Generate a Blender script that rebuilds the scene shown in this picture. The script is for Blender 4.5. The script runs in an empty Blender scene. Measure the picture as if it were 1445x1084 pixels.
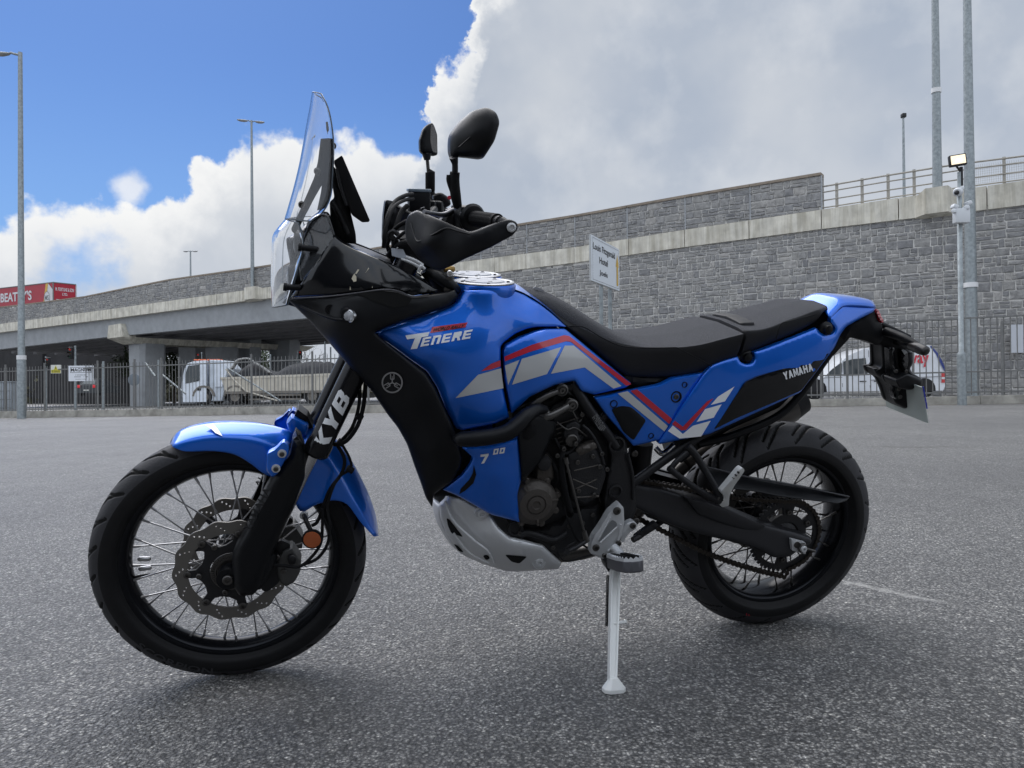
import bpy, bmesh, math, random
import numpy as np
from mathutils import Vector, Matrix
from mathutils.geometry import delaunay_2d_cdt
random.seed(7); rng = np.random.RandomState(7)
D = bpy.data; SC = bpy.context.scene; COL = SC.collection
R = math.radians

# ---------------------------------------------------------------- camera
F_PX, PW_, PH_ = 1071.63, 1445.0, 1084.0
PITCH, ROLL, CAM_H = 0.0070930, -0.0086428, 0.76624
cam_d = D.cameras.new('camera'); cam = D.objects.new('camera', cam_d); COL.objects.link(cam); SC.camera = cam
cam_d.sensor_width = 36.0; cam_d.lens = F_PX/PW_*36.0; cam_d.clip_start = 0.05; cam_d.clip_end = 6000
_fw = Vector((0, math.cos(PITCH), math.sin(PITCH))); _up0 = Vector((0, -math.sin(PITCH), math.cos(PITCH))); _rt0 = Vector((1, 0, 0))
_rt = _rt0*math.cos(ROLL) + _up0*math.sin(ROLL); _up = -_rt0*math.sin(ROLL) + _up0*math.cos(ROLL)
CAMP = Vector((0, 0, CAM_H))
cam.matrix_world = Matrix(((_rt.x, _up.x, -_fw.x, CAMP.x), (_rt.y, _up.y, -_fw.y, CAMP.y), (_rt.z, _up.z, -_fw.z, CAMP.z), (0, 0, 0, 1)))
def ray(px, py):
    return (_fw + _rt*((px-PW_/2)/F_PX) + _up*(-(py-PH_/2)/F_PX))

# ---------------------------------------------------------------- world, sun, exposure
SUN_AZ, SUN_EL = R(-34), R(58)          # azimuth from +Y towards +X
SC.view_settings.view_transform = 'Standard'
SC.view_settings.look = 'None'
SC.view_settings.gamma = 1.0
SC.view_settings.use_curve_mapping = False
SC.view_settings.exposure = 0.28
world = D.worlds.new('World'); SC.world = world; world.use_nodes = True
def build_world():
    nt = world.node_tree; nt.nodes.clear(); N = nt.nodes.new; L = nt.links.new
    out = N('ShaderNodeOutputWorld'); bg = N('ShaderNodeBackground'); L(bg.outputs[0], out.inputs[0]); bg.inputs[1].default_value = 0.1
    sky = N('ShaderNodeTexSky'); sky.sky_type = 'NISHITA'; sky.sun_disc = False
    sky.sun_elevation = SUN_EL; sky.sun_rotation = SUN_AZ; sky.dust_density = 1.0; sky.ozone_density = 1.5
    def V(x):
        return x
    def math_(op, a, b=None, c=None, clamp=False):
        m = N('ShaderNodeMath'); m.operation = op; m.use_clamp = clamp
        for i, q in enumerate((a, b, c)):
            if q is None: continue
            if isinstance(q, (int, float)): m.inputs[i].default_value = q
            else: L(q, m.inputs[i])
        return m.outputs[0]
    def mapr(v, a, b, c, d, smooth=True):
        m = N('ShaderNodeMapRange'); m.interpolation_type = 'SMOOTHSTEP' if smooth else 'LINEAR'
        L(v, m.inputs[0])
        for i, q in enumerate((a, b, c, d)): m.inputs[i+1].default_value = q
        return m.outputs[0]
    def noise(vec, scale, detail, rough, dist=0.0):
        n = N('ShaderNodeTexNoise'); L(vec, n.inputs['Vector']); n.inputs['Scale'].default_value = scale
        n.inputs['Detail'].default_value = detail; n.inputs['Roughness'].default_value = rough; n.inputs['Distortion'].default_value = dist
        return n.outputs['Fac']
    def mixc(f, a, b):
        m = N('ShaderNodeMix'); m.data_type = 'RGBA'
        if isinstance(f, (int, float)): m.inputs[0].default_value = f
        else: L(f, m.inputs[0])
        for i, q in ((6, a), (7, b)):
            if isinstance(q, tuple): m.inputs[i].default_value = (*q, 1)
            else: L(q, m.inputs[i])
        return m.outputs[2]
    tc = N('ShaderNodeTexCoord'); vec = tc.outputs['Generated']
    sp = N('ShaderNodeSeparateXYZ'); L(vec, sp.inputs[0]); X, Y, Z = sp.outputs
    az = math_('ARCTAN2', X, Y); el = math_('ARCSINE', Z)
    # top edge of the cloud bank, elevation against azimuth
    pts = [(-60, 330), (0, 312), (30, 302), (110, 296), (215, 301), (262, 262), (310, 205), (350, 178), (400, 182), (470, 190), (520, 192), (590, 190), (606, 150), (612, 108), (640, 72), (668, 30), (672, 0), (700, -120), (800, -330)]
    fc = N('ShaderNodeFloatCurve'); cm = fc.mapping; c = cm.curves[0]
    P = []
    for (x, y) in pts:
        d = ray(x, y).normalized(); P.append((math.atan2(d.x, d.y)/(2*math.pi)+0.5, math.asin(d.z)/(math.pi/2)))
    P = [(0.0, 0.75), (0.25, 0.62), (0.33, 0.30)] + P + [(0.60, 0.95), (1.0, 0.75)]
    c.points[0].location = P[0]; c.points[1].location = P[-1]
    for q in P[1:-1]: c.points.new(*q)
    for q in c.points: q.handle_type = 'VECTOR'
    cm.update()
    na = noise(vec, 11.0, 8, 0.55); nb = noise(vec, 34.0, 5, 0.6)
    azp = math_('ADD', az, math_('ADD', math_('MULTIPLY', math_('SUBTRACT', na, 0.5), 0.16), math_('MULTIPLY', math_('SUBTRACT', nb, 0.5), 0.05)))
    L(math_('MULTIPLY_ADD', azp, 1/(2*math.pi), 0.5), fc.inputs['Value'])
    elb = math_('MULTIPLY', fc.outputs[0], math.pi/2)
    n1 = noise(vec, 9.0, 9, 0.52, 0.0); n2 = noise(vec, 30.0, 7, 0.55, 0.0); n3 = noise(vec, 3.0, 5, 0.55)
    bil = math_('ADD', math_('MULTIPLY', math_('SUBTRACT', n1, 0.5), 0.20), math_('MULTIPLY', math_('SUBTRACT', n2, 0.5), 0.06))
    dep = math_('ADD', math_('SUBTRACT', elb, el), bil)
    mask = mapr(dep, -0.004, 0.018, 0, 1)
    # gaps low on the left, small puff beside the bank
    def blob(px, py, r):
        d = ray(px, py).normalized()
        vm = N('ShaderNodeVectorMath'); vm.operation = 'DISTANCE'; L(vec, vm.inputs[0]); vm.inputs[1].default_value = d
        return math_('SUBTRACT', r, vm.outputs['Value'])
    g1 = mapr(math_('ADD', blob(118, 388, 0.05), math_('MULTIPLY', math_('SUBTRACT', n2, 0.5), 0.10)), -0.01, 0.05, 0, 0.8)
    mask = math_('MULTIPLY', mask, math_('SUBTRACT', 1, g1))
    puff = mapr(math_('ADD', blob(183, 265, 0.019), math_('MULTIPLY', math_('SUBTRACT', n2, 0.5), 0.03)), -0.004, 0.012, 0, 0.75)
    mask = math_('MAXIMUM', mask, puff)
    # shading: sunlit rim, blue-grey bellies
    edge = mapr(dep, 0.0, 0.12, 1.0, 0.0)
    lump = math_('MULTIPLY_ADD', math_('SUBTRACT', n1, 0.5), 2.2, 0.5, True)
    fine = math_('MULTIPLY_ADD', math_('SUBTRACT', n2, 0.5), 1.6, 0.5, True)
    br = math_('ADD', math_('MULTIPLY', edge, 0.85), math_('MULTIPLY', math_('SUBTRACT', lump, 0.5), 0.5))
    br = math_('ADD', br, math_('MULTIPLY', math_('SUBTRACT', fine, 0.5), 0.16), None, True)
    base = mixc(mapr(n3, 0.35, 0.65, 0, 1), (4.15, 4.75, 5.75), (5.9, 6.25, 6.8))
    low = mapr(el, 0.10, 0.42, 1, 0)
    base = mixc(math_('MULTIPLY', low, 0.5), base, (5.3, 5.8, 6.6))
    cl = mixc(br, base, (9.7, 9.7, 9.6))
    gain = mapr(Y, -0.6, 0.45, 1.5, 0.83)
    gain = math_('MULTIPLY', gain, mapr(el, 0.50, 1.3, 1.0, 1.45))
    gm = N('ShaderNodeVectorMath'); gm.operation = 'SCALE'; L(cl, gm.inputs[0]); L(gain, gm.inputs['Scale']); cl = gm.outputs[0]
    tint = N('ShaderNodeMix'); tint.data_type = 'RGBA'; tint.blend_type = 'MULTIPLY'; tint.inputs[0].default_value = 1
    L(sky.outputs[0], tint.inputs[6]); tint.inputs[7].default_value = (SKYT[0], SKYT[1], SKYT[2], 1)
    blue = mixc(mapr(el, 0.12, 0.42, 0.40, 0), tint.outputs[2], (2.5, 4.4, 7.3))
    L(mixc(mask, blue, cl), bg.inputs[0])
SKYT = (0.37, 0.56, 0.88)
build_world()
sun_d = D.lights.new('sun', 'SUN'); sun = D.objects.new('sun', sun_d); COL.objects.link(sun)
sun_d.energy = 2.6; sun_d.angle = R(65); sun_d.color = (1.0, 0.96, 0.9)
_sd = Vector((math.sin(SUN_AZ)*math.cos(SUN_EL), math.cos(SUN_AZ)*math.cos(SUN_EL), math.sin(SUN_EL)))
sun.rotation_euler = _sd.to_track_quat('Z', 'Y').to_euler()

# ---------------------------------------------------------------- helpers
SLOPE = math.tan(0.0147215)
def gz(x, y=0): return SLOPE*x
def PY(px, py, y):
    d = ray(px, py); t = y/d.y; return CAMP + d*t
def G(px, py):
    d = ray(px, py); t = CAM_H/(SLOPE*d.x - d.z); return CAMP + d*t
WALL_A, WALL_S = 43.8, 0.723            # face of the viaduct: y = A - S x
def PL(px, py, off=0.0):
    "pixel to the plane of the viaduct's face, moved back by off metres"
    d = ray(px, py); t = (WALL_A + off*math.sqrt(1+WALL_S**2))/(d.y + WALL_S*d.x); return CAMP + d*t
WDIR = Vector((1, -WALL_S, 0)).normalized(); WBACK = Vector((WALL_S, 1, 0)).normalized()

def link(o, parent=None):
    COL.objects.link(o)
    if parent is not None: o.parent = parent
    return o
def tag(o, label=None, cat=None, group=None, kind=None):
    if label: o['label'] = label
    if cat: o['category'] = cat
    if group: o['group'] = group
    if kind: o['kind'] = kind
    return o
def empty(name, loc, label, cat, group=None, rz=0):
    o = D.objects.new(name, None); COL.objects.link(o); o.location = loc; o.rotation_euler = (0, 0, rz); o.empty_display_size = .2
    return tag(o, label, cat, group)
def orient(d):
    d = Vector(d).normalized(); a = Vector((0, 0, 1)) if abs(d.z) < .9 else Vector((1, 0, 0))
    u = d.cross(a).normalized(); v = d.cross(u).normalized(); return u, v
class MB:
    def __init__(s): s.v = []; s.f = []; s.m = []; s.cur = 0; s.tone = None
    def add(s, vs, fs):
        b = len(s.v); s.v.extend([tuple(p) for p in vs]); s.f.extend([tuple(b+i for i in f) for f in fs]); s.m.extend([s.cur]*len(fs)); return s
    def box(s, c, size, rz=0, M=None, bev=0.0):
        x, y, z = [q/2 for q in size]
        if bev > 0:
            bm = bmesh.new(); bmesh.ops.create_cube(bm, size=1)
            for v in bm.verts: v.co = Vector((v.co.x*size[0], v.co.y*size[1], v.co.z*size[2]))
            bmesh.ops.bevel(bm, geom=bm.edges[:], offset=bev, segments=2, affect='EDGES', profile=.5)
            vs = [v.co.copy() for v in bm.verts]; fs = [[v.index for v in f.verts] for f in bm.faces]; bm.free()
        else:
            vs = [Vector((a*x, b*y, d*z)) for a in (-1, 1) for b in (-1, 1) for d in (-1, 1)]
            fs = [(0, 1, 3, 2), (4, 6, 7, 5), (0, 4, 5, 1), (2, 3, 7, 6), (0, 2, 6, 4), (1, 5, 7, 3)]
        if M is None: M = Matrix.Rotation(rz, 3, 'Z')
        return s.add([Vector(c) + M @ v for v in vs], fs)
    def tube(s, pts, r, n=10, caps=True, up=None):
        pts = [Vector(p) for p in pts]; k = len(pts)
        rs = r if isinstance(r, (list, tuple)) else [r]*k
        vs = []; u = None
        for i, p in enumerate(pts):
            a = pts[max(i-1, 0)]; b = pts[min(i+1, k-1)]; d = (b-a).normalized()
            if u is None: u, _ = orient(d)
            u = (u - d*u.dot(d)).normalized(); w = d.cross(u)
            for j in range(n):
                t = 2*math.pi*j/n; vs.append(p + (u*math.cos(t) + w*math.sin(t))*rs[i])
        fs = [(i*n+j, i*n+(j+1) % n, (i+1)*n+(j+1) % n, (i+1)*n+j) for i in range(k-1) for j in range(n)]
        if caps: fs += [tuple(range(n-1, -1, -1)), tuple((k-1)*n+j for j in range(n))]
        return s.add(vs, fs)
    def cyl(s, a, b, r, r2=None, n=20): return s.tube([a, b], [r, r if r2 is None else r2], n)
    def lathe(s, c, axis, prof, n=32, close=False):
        "prof: (radius, height along axis)"
        u, v = orient(axis); ax = Vector(axis).normalized(); c = Vector(c); k = len(prof)
        vs = [c + ax*h + (u*math.cos(2*math.pi*j/n) + v*math.sin(2*math.pi*j/n))*r for (r, h) in prof for j in range(n)]
        fs = [(i*n+j, i*n+(j+1) % n, (i+1)*n+(j+1) % n, (i+1)*n+j) for i in range(k-1) for j in range(n)]
        if close: fs += [((k-1)*n+j, (k-1)*n+(j+1) % n, (j+1) % n, j) for j in range(n)]
        else:
            if prof[0][0] > 1e-6: fs.append(tuple(range(n-1, -1, -1)))
            if prof[-1][0] > 1e-6: fs.append(tuple((k-1)*n+j for j in range(n)))
        return s.add(vs, fs)
    def prism(s, loop, off):
        "loop of 3D points extruded by the vector off"
        n = len(loop); loop = [Vector(p) for p in loop]; off = Vector(off)
        return s.add(loop + [p+off for p in loop], [tuple(range(n)), tuple(range(2*n-1, n-1, -1))] + [(i, i+n, (i+1) % n+n, (i+1) % n) for i in range(n)])
    def grid(s, rows, closeu=False, closev=False):
        a, b = len(rows), len(rows[0]); vs = [p for r in rows for p in r]
        fs = [(i*b+j, i*b+(j+1) % b, ((i+1) % a)*b+(j+1) % b, ((i+1) % a)*b+j) for i in range(a if closeu else a-1) for j in range(b if closev else b-1)]
        return s.add(vs, fs)
    def build(s, name, mats, parent=None, smooth=40, fix=True, bevel=0):
        me = D.meshes.new(name); me.from_pydata([tuple(v) for v in s.v], [], s.f)
        if not isinstance(mats, (list, tuple)): mats = [mats]
        for m in mats: me.materials.append(m)
        if len(mats) > 1: me.polygons.foreach_set('material_index', s.m)
        if fix:
            bm = bmesh.new(); bm.from_mesh(me); bmesh.ops.recalc_face_normals(bm, faces=bm.faces[:]); bm.to_mesh(me); bm.free()
        if smooth:
            me.polygons.foreach_set('use_smooth', [True]*len(me.polygons)); me.set_sharp_from_angle(angle=R(smooth))
        me.update()
        o = D.objects.new(name, me); link(o, parent); o['_'] = 0; del o['_']
        if bevel:
            b = o.modifiers.new('bevel', 'BEVEL'); b.width = bevel; b.segments = 2; b.limit_method = 'ANGLE'; b.angle_limit = R(35)
        return o
def catmull(P, n=6, closed=False):
    P = [np.array(p, float) for p in P]; k = len(P); out = []
    for i in range(k if closed else k-1):
        p1, p2 = P[i], P[(i+1) % k]
        p0 = P[(i-1) % k] if closed or i > 0 else 2*p1-p2
        p3 = P[(i+2) % k] if closed or i+2 < k else 2*p2-p1
        for j in range(n):
            t = j/n
            out.append(.5*((2*p1)+(-p0+p2)*t+(2*p0-5*p1+4*p2-p3)*t*t+(-p0+3*p1-3*p2+p3)*t**3))
    if not closed: out.append(P[-1])
    return out

# ---------------------------------------------------------------- materials
MATS = {}
def mat(name, col, rough=.5, metal=0, coat=0, spec=.5, bump=0, bscale=50, var=0, vscale=5, trans=0, ior=1.45, emit=None, estr=1, col2=None, coords='Object', rvar=0, alpha=None):
    if name in MATS: return MATS[name]
    m = D.materials.new(name); m.use_nodes = True; nt = m.node_tree; N = nt.nodes.new; L = nt.links.new
    b = nt.nodes['Principled BSDF']; b.inputs['Base Color'].default_value = (*col, 1); b.inputs['Roughness'].default_value = rough
    b.inputs['Metallic'].default_value = metal; b.inputs['Coat Weight'].default_value = coat; b.inputs['Coat Roughness'].default_value = .04
    b.inputs['Specular IOR Level'].default_value = spec; b.inputs['Transmission Weight'].default_value = trans; b.inputs['IOR'].default_value = ior
    if emit: b.inputs['Emission Color'].default_value = (*emit, 1); b.inputs['Emission Strength'].default_value = estr
    tc = N('ShaderNodeTexCoord')
    if var or rvar:
        n = N('ShaderNodeTexNoise'); n.inputs['Scale'].default_value = vscale; n.inputs['Detail'].default_value = 6; n.inputs['Roughness'].default_value = .6; L(tc.outputs[coords], n.inputs['Vector'])
        r = N('ShaderNodeMapRange'); L(n.outputs['Fac'], r.inputs[0]); r.inputs[1].default_value = .3; r.inputs[2].default_value = .7
        if var:
            x = N('ShaderNodeMix'); x.data_type = 'RGBA'; L(r.outputs[0], x.inputs[0])
            c2 = col2 if col2 else tuple(min(1, q*(1+var)) for q in col); c1 = col if col2 else tuple(q*(1-var) for q in col)
            x.inputs[6].default_value = (*c1, 1); x.inputs[7].default_value = (*c2, 1); L(x.outputs[2], b.inputs['Base Color'])
        if rvar:
            q = N('ShaderNodeMapRange'); L(n.outputs['Fac'], q.inputs[0]); q.inputs[1].default_value = .3; q.inputs[2].default_value = .7
            q.inputs[3].default_value = max(0, rough-rvar); q.inputs[4].default_value = min(1, rough+rvar); L(q.outputs[0], b.inputs['Roughness'])
    if bump:
        n = N('ShaderNodeTexNoise'); n.inputs['Scale'].default_value = bscale; n.inputs['Detail'].default_value = 4; L(tc.outputs[coords], n.inputs['Vector'])
        p = N('ShaderNodeBump'); p.inputs['Strength'].default_value = bump; p.inputs['Distance'].default_value = .01; L(n.outputs['Fac'], p.inputs['Height']); L(p.outputs[0], b.inputs['Normal'])
    MATS[name] = m; return m
def text_mesh(txt, shear=0, weight=0.0, spacing=1.0, res=4):
    c = D.curves.new('t', 'FONT'); c.body = txt; c.shear = shear; c.offset = weight; c.space_character = spacing; c.resolution_u = res
    o = D.objects.new('t', c); COL.objects.link(o); dg = bpy.context.evaluated_depsgraph_get(); dg.update()
    me = D.meshes.new_from_object(o.evaluated_get(dg)); vs = np.array([v.co[:] for v in me.vertices]); fs = [tuple(p.vertices) for p in me.polygons]
    D.objects.remove(o); D.curves.remove(c); D.meshes.remove(me)
    vs[:, 0] -= vs[:, 0].min(); w = vs[:, 0].max(); vs[:, 1] -= vs[:, 1].min(); h = vs[:, 1].max()
    return vs[:, :2]/[w, h], fs
def plate_mesh(loops, extrude=0.0, bevel=0.0):
    "2D loops (outer and holes) filled and extruded; returns verts, faces in the xy plane"
    c = D.curves.new('p', 'CURVE'); c.dimensions = '2D'; c.fill_mode = 'BOTH'; c.extrude = extrude; c.bevel_depth = bevel; c.bevel_resolution = 1
    for lp in loops:
        s = c.splines.new('POLY'); s.points.add(len(lp)-1); s.use_cyclic_u = True
        for i, p in enumerate(lp): s.points[i].co = (p[0], p[1], 0, 1)
    o = D.objects.new('p', c); COL.objects.link(o); dg = bpy.context.evaluated_depsgraph_get(); dg.update()
    me = D.meshes.new_from_object(o.evaluated_get(dg)); vs = [v.co.copy() for v in me.vertices]; fs = [tuple(p.vertices) for p in me.polygons]
    D.objects.remove(o); D.curves.remove(c); D.meshes.remove(me)
    return vs, fs
def board_text(mb, txt, O, U, V, shear=0, weight=0.0, off=(0, 0, 0)):
    "text laid on a flat board: O baseline left corner, U along, V up (full extents)"
    vs, fs = text_mesh(txt, shear, weight); O, U, V, off = Vector(O), Vector(U), Vector(V), Vector(off)
    mb.add([O + U*float(a) + V*float(b) + off for a, b in vs], fs)
def tiny_print(rows, seed=1):
    "lines of print too small to read in the photograph: short strokes in a unit square"
    rg = np.random.RandomState(seed); V = []; F = []
    for k in range(rows):
        y0 = 1-(k+.8)/rows; y1 = 1-(k+.2)/rows; x = 0
        while x < .97:
            w = rg.uniform(.02, .06)
            if rg.rand() > .18: b = len(V); V += [(x, y0), (min(x+w, 1), y0), (min(x+w, 1), y1), (x, y1)]; F.append((b, b+1, b+2, b+3))
            x += w+.018
    return np.array(V), F
def circle(n, r, cx=0, cy=0, ph=0): return [(cx+r*math.cos(2*math.pi*i/n+ph), cy+r*math.sin(2*math.pi*i/n+ph)) for i in range(n)]
# ================================================================ SETTING
M_galv = mat('galvanised_steel', (.30, .33, .34), .55, .6, var=.25, vscale=9, bump=.1, bscale=30)
M_fence = mat('fence_steel', (.20, .20, .195), .6, .4, var=.2, vscale=3)
M_conc = mat('weathered_concrete', (.64, .62, .565), .9, var=.22, vscale=1.4, bump=.3, bscale=8)
def streaks(m, k=.55):
    nt = m.node_tree; N = nt.nodes.new; L = nt.links.new; bs = nt.nodes['Principled BSDF']; src = bs.inputs['Base Color'].links[0].from_socket
    g = N('ShaderNodeNewGeometry'); mp = N('ShaderNodeMapping'); mp.inputs['Scale'].default_value = (1.6, 1.6, .12); L(g.outputs['Position'], mp.inputs[0])
    n = N('ShaderNodeTexNoise'); n.inputs['Scale'].default_value = 2.2; n.inputs['Detail'].default_value = 8; n.inputs['Roughness'].default_value = .7; L(mp.outputs[0], n.inputs['Vector'])
    r = N('ShaderNodeValToRGB'); L(n.outputs['Fac'], r.inputs[0]); r.color_ramp.elements[0].position = .38; r.color_ramp.elements[0].color = (k, k*.97, k*.88, 1); r.color_ramp.elements[1].position = .58; r.color_ramp.elements[1].color = (1.05, 1.04, 1.0, 1)
    x = N('ShaderNodeMix'); x.data_type = 'RGBA'; x.blend_type = 'MULTIPLY'; x.inputs[0].default_value = 1; L(src, x.inputs[6]); L(r.outputs[0], x.inputs[7]); L(x.outputs[2], bs.inputs['Base Color'])
streaks(M_conc, .74)
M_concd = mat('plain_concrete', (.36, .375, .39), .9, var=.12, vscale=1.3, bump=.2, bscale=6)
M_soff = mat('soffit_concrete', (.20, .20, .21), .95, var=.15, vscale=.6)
M_mortar = mat('lime_mortar', (.62, .605, .575), .95, var=.2, vscale=4, bump=.3, bscale=20)
M_dark = mat('dark_plastic', (.012, .012, .014), .5)
M_white = mat('white_paint', (.75, .75, .75), .4)

def asphalt(name, near=True):
    m = D.materials.new(name); m.use_nodes = True; nt = m.node_tree; N = nt.nodes.new; L = nt.links.new; b = nt.nodes['Principled BSDF']
    tc = N('ShaderNodeTexCoord'); P = tc.outputs['Object']
    def vor(sc, rand=1.0):
        v = N('ShaderNodeTexVoronoi'); v.inputs['Scale'].default_value = sc; v.inputs['Randomness'].default_value = rand; L(P, v.inputs['Vector']); return v
    def noi(sc, d=5, r=.6):
        n = N('ShaderNodeTexNoise'); n.inputs['Scale'].default_value = sc; n.inputs['Detail'].default_value = d; n.inputs['Roughness'].default_value = r; L(P, n.inputs['Vector']); return n.outputs['Fac']
    def ramp(v, stops):
        r = N('ShaderNodeValToRGB'); L(v, r.inputs[0]); e = r.color_ramp.elements
        while len(e) < len(stops): e.new(.5)
        for q, (p, c) in zip(e, stops): q.position = p; q.color = (*c, 1)
        return r.outputs[0]
    def mth(op, a, bb):
        q = N('ShaderNodeMath'); q.operation = op
        for i, w in enumerate((a, bb)):
            if isinstance(w, (int, float)): q.inputs[i].default_value = w
            else: L(w, q.inputs[i])
        return q.outputs[0]
    def mul(a, c):
        x = N('ShaderNodeMix'); x.data_type = 'RGBA'; x.blend_type = 'MULTIPLY'; x.inputs[0].default_value = 1; L(a, x.inputs[6]); L(c, x.inputs[7]); return x.outputs[2]
    def mixv(f, a, c):
        x = N('ShaderNodeMix'); x.data_type = 'RGBA'; L(f, x.inputs[0])
        for k, q in ((6, a), (7, c)):
            if isinstance(q, tuple): x.inputs[k].default_value = (*q, 1)
            else: L(q, x.inputs[k])
        return x.outputs[2]
    v1 = vor(118); v2 = vor(270); v3 = vor(62)
    sp = N('ShaderNodeSeparateColor'); L(v1.outputs['Color'], sp.inputs[0]); sp2 = N('ShaderNodeSeparateColor'); L(v2.outputs['Color'], sp2.inputs[0]); sp3 = N('ShaderNodeSeparateColor'); L(v3.outputs['Color'], sp3.inputs[0])
    stone = ramp(sp.outputs[0], [(0, (.092, .092, .090)), (.4, (.165, .162, .157)), (.75, (.235, .231, .224)), (.95, (.32, .316, .30)), (1, (.44, .43, .41))])
    fine = ramp(sp2.outputs[1], [(0, (.55, .55, .55)), (.7, (1.05, 1.05, 1.05)), (1, (1.7, 1.7, 1.65))])
    coarse = ramp(sp3.outputs[2], [(0, (.70, .70, .71)), (.5, (1.12, 1.12, 1.12)), (.92, (1.42, 1.415, 1.40)), (1, (1.65, 1.63, 1.58))])
    big = ramp(noi(.28, 7, .68), [(.32, (.70, .70, .71)), (.5, (.95, .95, .95)), (.68, (1.22, 1.215, 1.20))])
    mid = ramp(noi(3.5, 7, .75), [(.3, (.78, .78, .78)), (.7, (1.18, 1.18, 1.18))])
    pit_shade = ramp(v1.outputs['Distance'], [(.0, (1.30, 1.30, 1.30)), (.38, (1.02, 1.02, 1.02)), (.62, (.26, .26, .27))])  # gaps between stones darkened in colour, standing in for self-shadow of the relief
    grit = ramp(noi(75, 3, .65), [(.36, (.50, .50, .51)), (.5, (1.05, 1.05, 1.05)), (.66, (1.7, 1.695, 1.68))])
    col = mul(mul(mul(mul(mul(mul(stone, pit_shade), fine), coarse), big), mid), grit)
    # pale scraped line, filled crack and a shallow pothole, each with its own outline
    spx = N('ShaderNodeSeparateXYZ'); L(P, spx.inputs[0]); nw = noi(7, 6, .7); nw2 = noi(1.8, 4, .6)
    def seg(x0, y0, x1, y1, w, wob):
        dx, dy = x1-x0, y1-y0; LL = math.hypot(dx, dy); ux, uy = dx/LL, dy/LL
        u = mth('ADD', mth('MULTIPLY', mth('SUBTRACT', spx.outputs[0], x0), ux), mth('MULTIPLY', mth('SUBTRACT', spx.outputs[1], y0), uy))
        v = mth('ADD', mth('MULTIPLY', mth('SUBTRACT', spx.outputs[0], x0), -uy), mth('MULTIPLY', mth('SUBTRACT', spx.outputs[1], y0), ux))
        v = mth('ADD', v, mth('MULTIPLY', mth('SUBTRACT', nw2, .5), wob)); v = mth('ABSOLUTE', v, 0)
        e = mth('MAXIMUM', mth('SUBTRACT', mth('ABSOLUTE', mth('SUBTRACT', u, LL/2), 0), LL/2), 0)
        d = mth('ADD', v, mth('MULTIPLY', e, .2)); d = mth('ADD', d, mth('MULTIPLY', mth('SUBTRACT', nw, .5), w*8))
        mr = N('ShaderNodeMapRange'); L(d, mr.inputs[0]); mr.inputs[1].default_value = w*.3; mr.inputs[2].default_value = w*1.3; mr.inputs[3].default_value = 1; mr.inputs[4].default_value = 0; return mr.outputs[0]
    A, Bq, C = G(1185, 818), G(1262, 834), G(1395, 862)
    s1 = seg(A.x, A.y, Bq.x, Bq.y, .022, .12); s2 = seg(Bq.x, Bq.y, C.x, C.y, .014, .26)
    col = mixv(mth('MULTIPLY', mth('MULTIPLY', s1, .9), mth('ADD', .35, sp3.outputs[0])), col, (.42, .41, .39)); col = mixv(mth('MULTIPLY', s2, .28), col, (.34, .335, .32))
    P0, P1 = G(1262, 631), G(1322, 631); pt = seg(P0.x, P0.y, P1.x, P1.y, .09, .25); col = mixv(mth('MULTIPLY', pt, .7), col, (.045, .042, .036))
    Q0, Q1 = G(-80, 712), G(120, 716); cr = seg(Q0.x, Q0.y, Q1.x, Q1.y, .006, .12); col = mixv(mth('MULTIPLY', cr, .5), col, (.04, .04, .04))
    for (xa, ya, xb, yb, w_, k_) in ((60, 622, 700, 612, .05, .25), (900, 600, 1440, 596, .06, .25), (20, 598, 420, 594, .05, .3)):
        Q0, Q1 = G(xa, ya), G(xb, yb); cr = seg(Q0.x, Q0.y, Q1.x, Q1.y, w_, .5); col = mixv(mth('MULTIPLY', cr, k_), col, (.30, .295, .285))
    L(col, b.inputs['Base Color'])
    b.inputs['Roughness'].default_value = .48; b.inputs['Specular IOR Level'].default_value = 1.0
    h = mth('ADD', mth('MULTIPLY', v1.outputs['Distance'], -1.0), mth('MULTIPLY', v2.outputs['Distance'], -.35))
    h = mth('ADD', h, mth('MULTIPLY', v3.outputs['Distance'], -.7)); h = mth('ADD', h, mth('MULTIPLY', noi(28, 5, .7), 1.8)); h = mth('ADD', h, mth('MULTIPLY', s1, .8))
    bp = N('ShaderNodeBump'); bp.inputs['Strength'].default_value = 1.0; bp.inputs['Distance'].default_value = .011; L(h, bp.inputs['Height']); L(bp.outputs[0], b.inputs['Normal'])
    return m
M_asph = asphalt('worn_asphalt')
# car park and everything beyond: one tilted sheet, with a finely bumped piece round the camera joined in the same mesh
def ground():
    xs = sorted(set([-900, -300, -120, -60] + list(np.linspace(-40, 40, 33)) + [60, 120, 300, 900])); ys = sorted(set([-300, -60, -20] + list(np.linspace(-10, 60, 29)) + [90, 150, 300, 900, 2500]))
    mb = MB(); rows = []
    for y in ys:
        rows.append([Vector((x, y, gz(max(-60, min(x, 60))) + (0.006*math.sin(x*1.3+y*.7) if abs(x) < 30 and 6 < y < 40 else 0))) for x in xs])
    mb.grid(rows); o = mb.build('ground', M_asph, smooth=30); tag(o, kind='structure')
ground()

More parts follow.
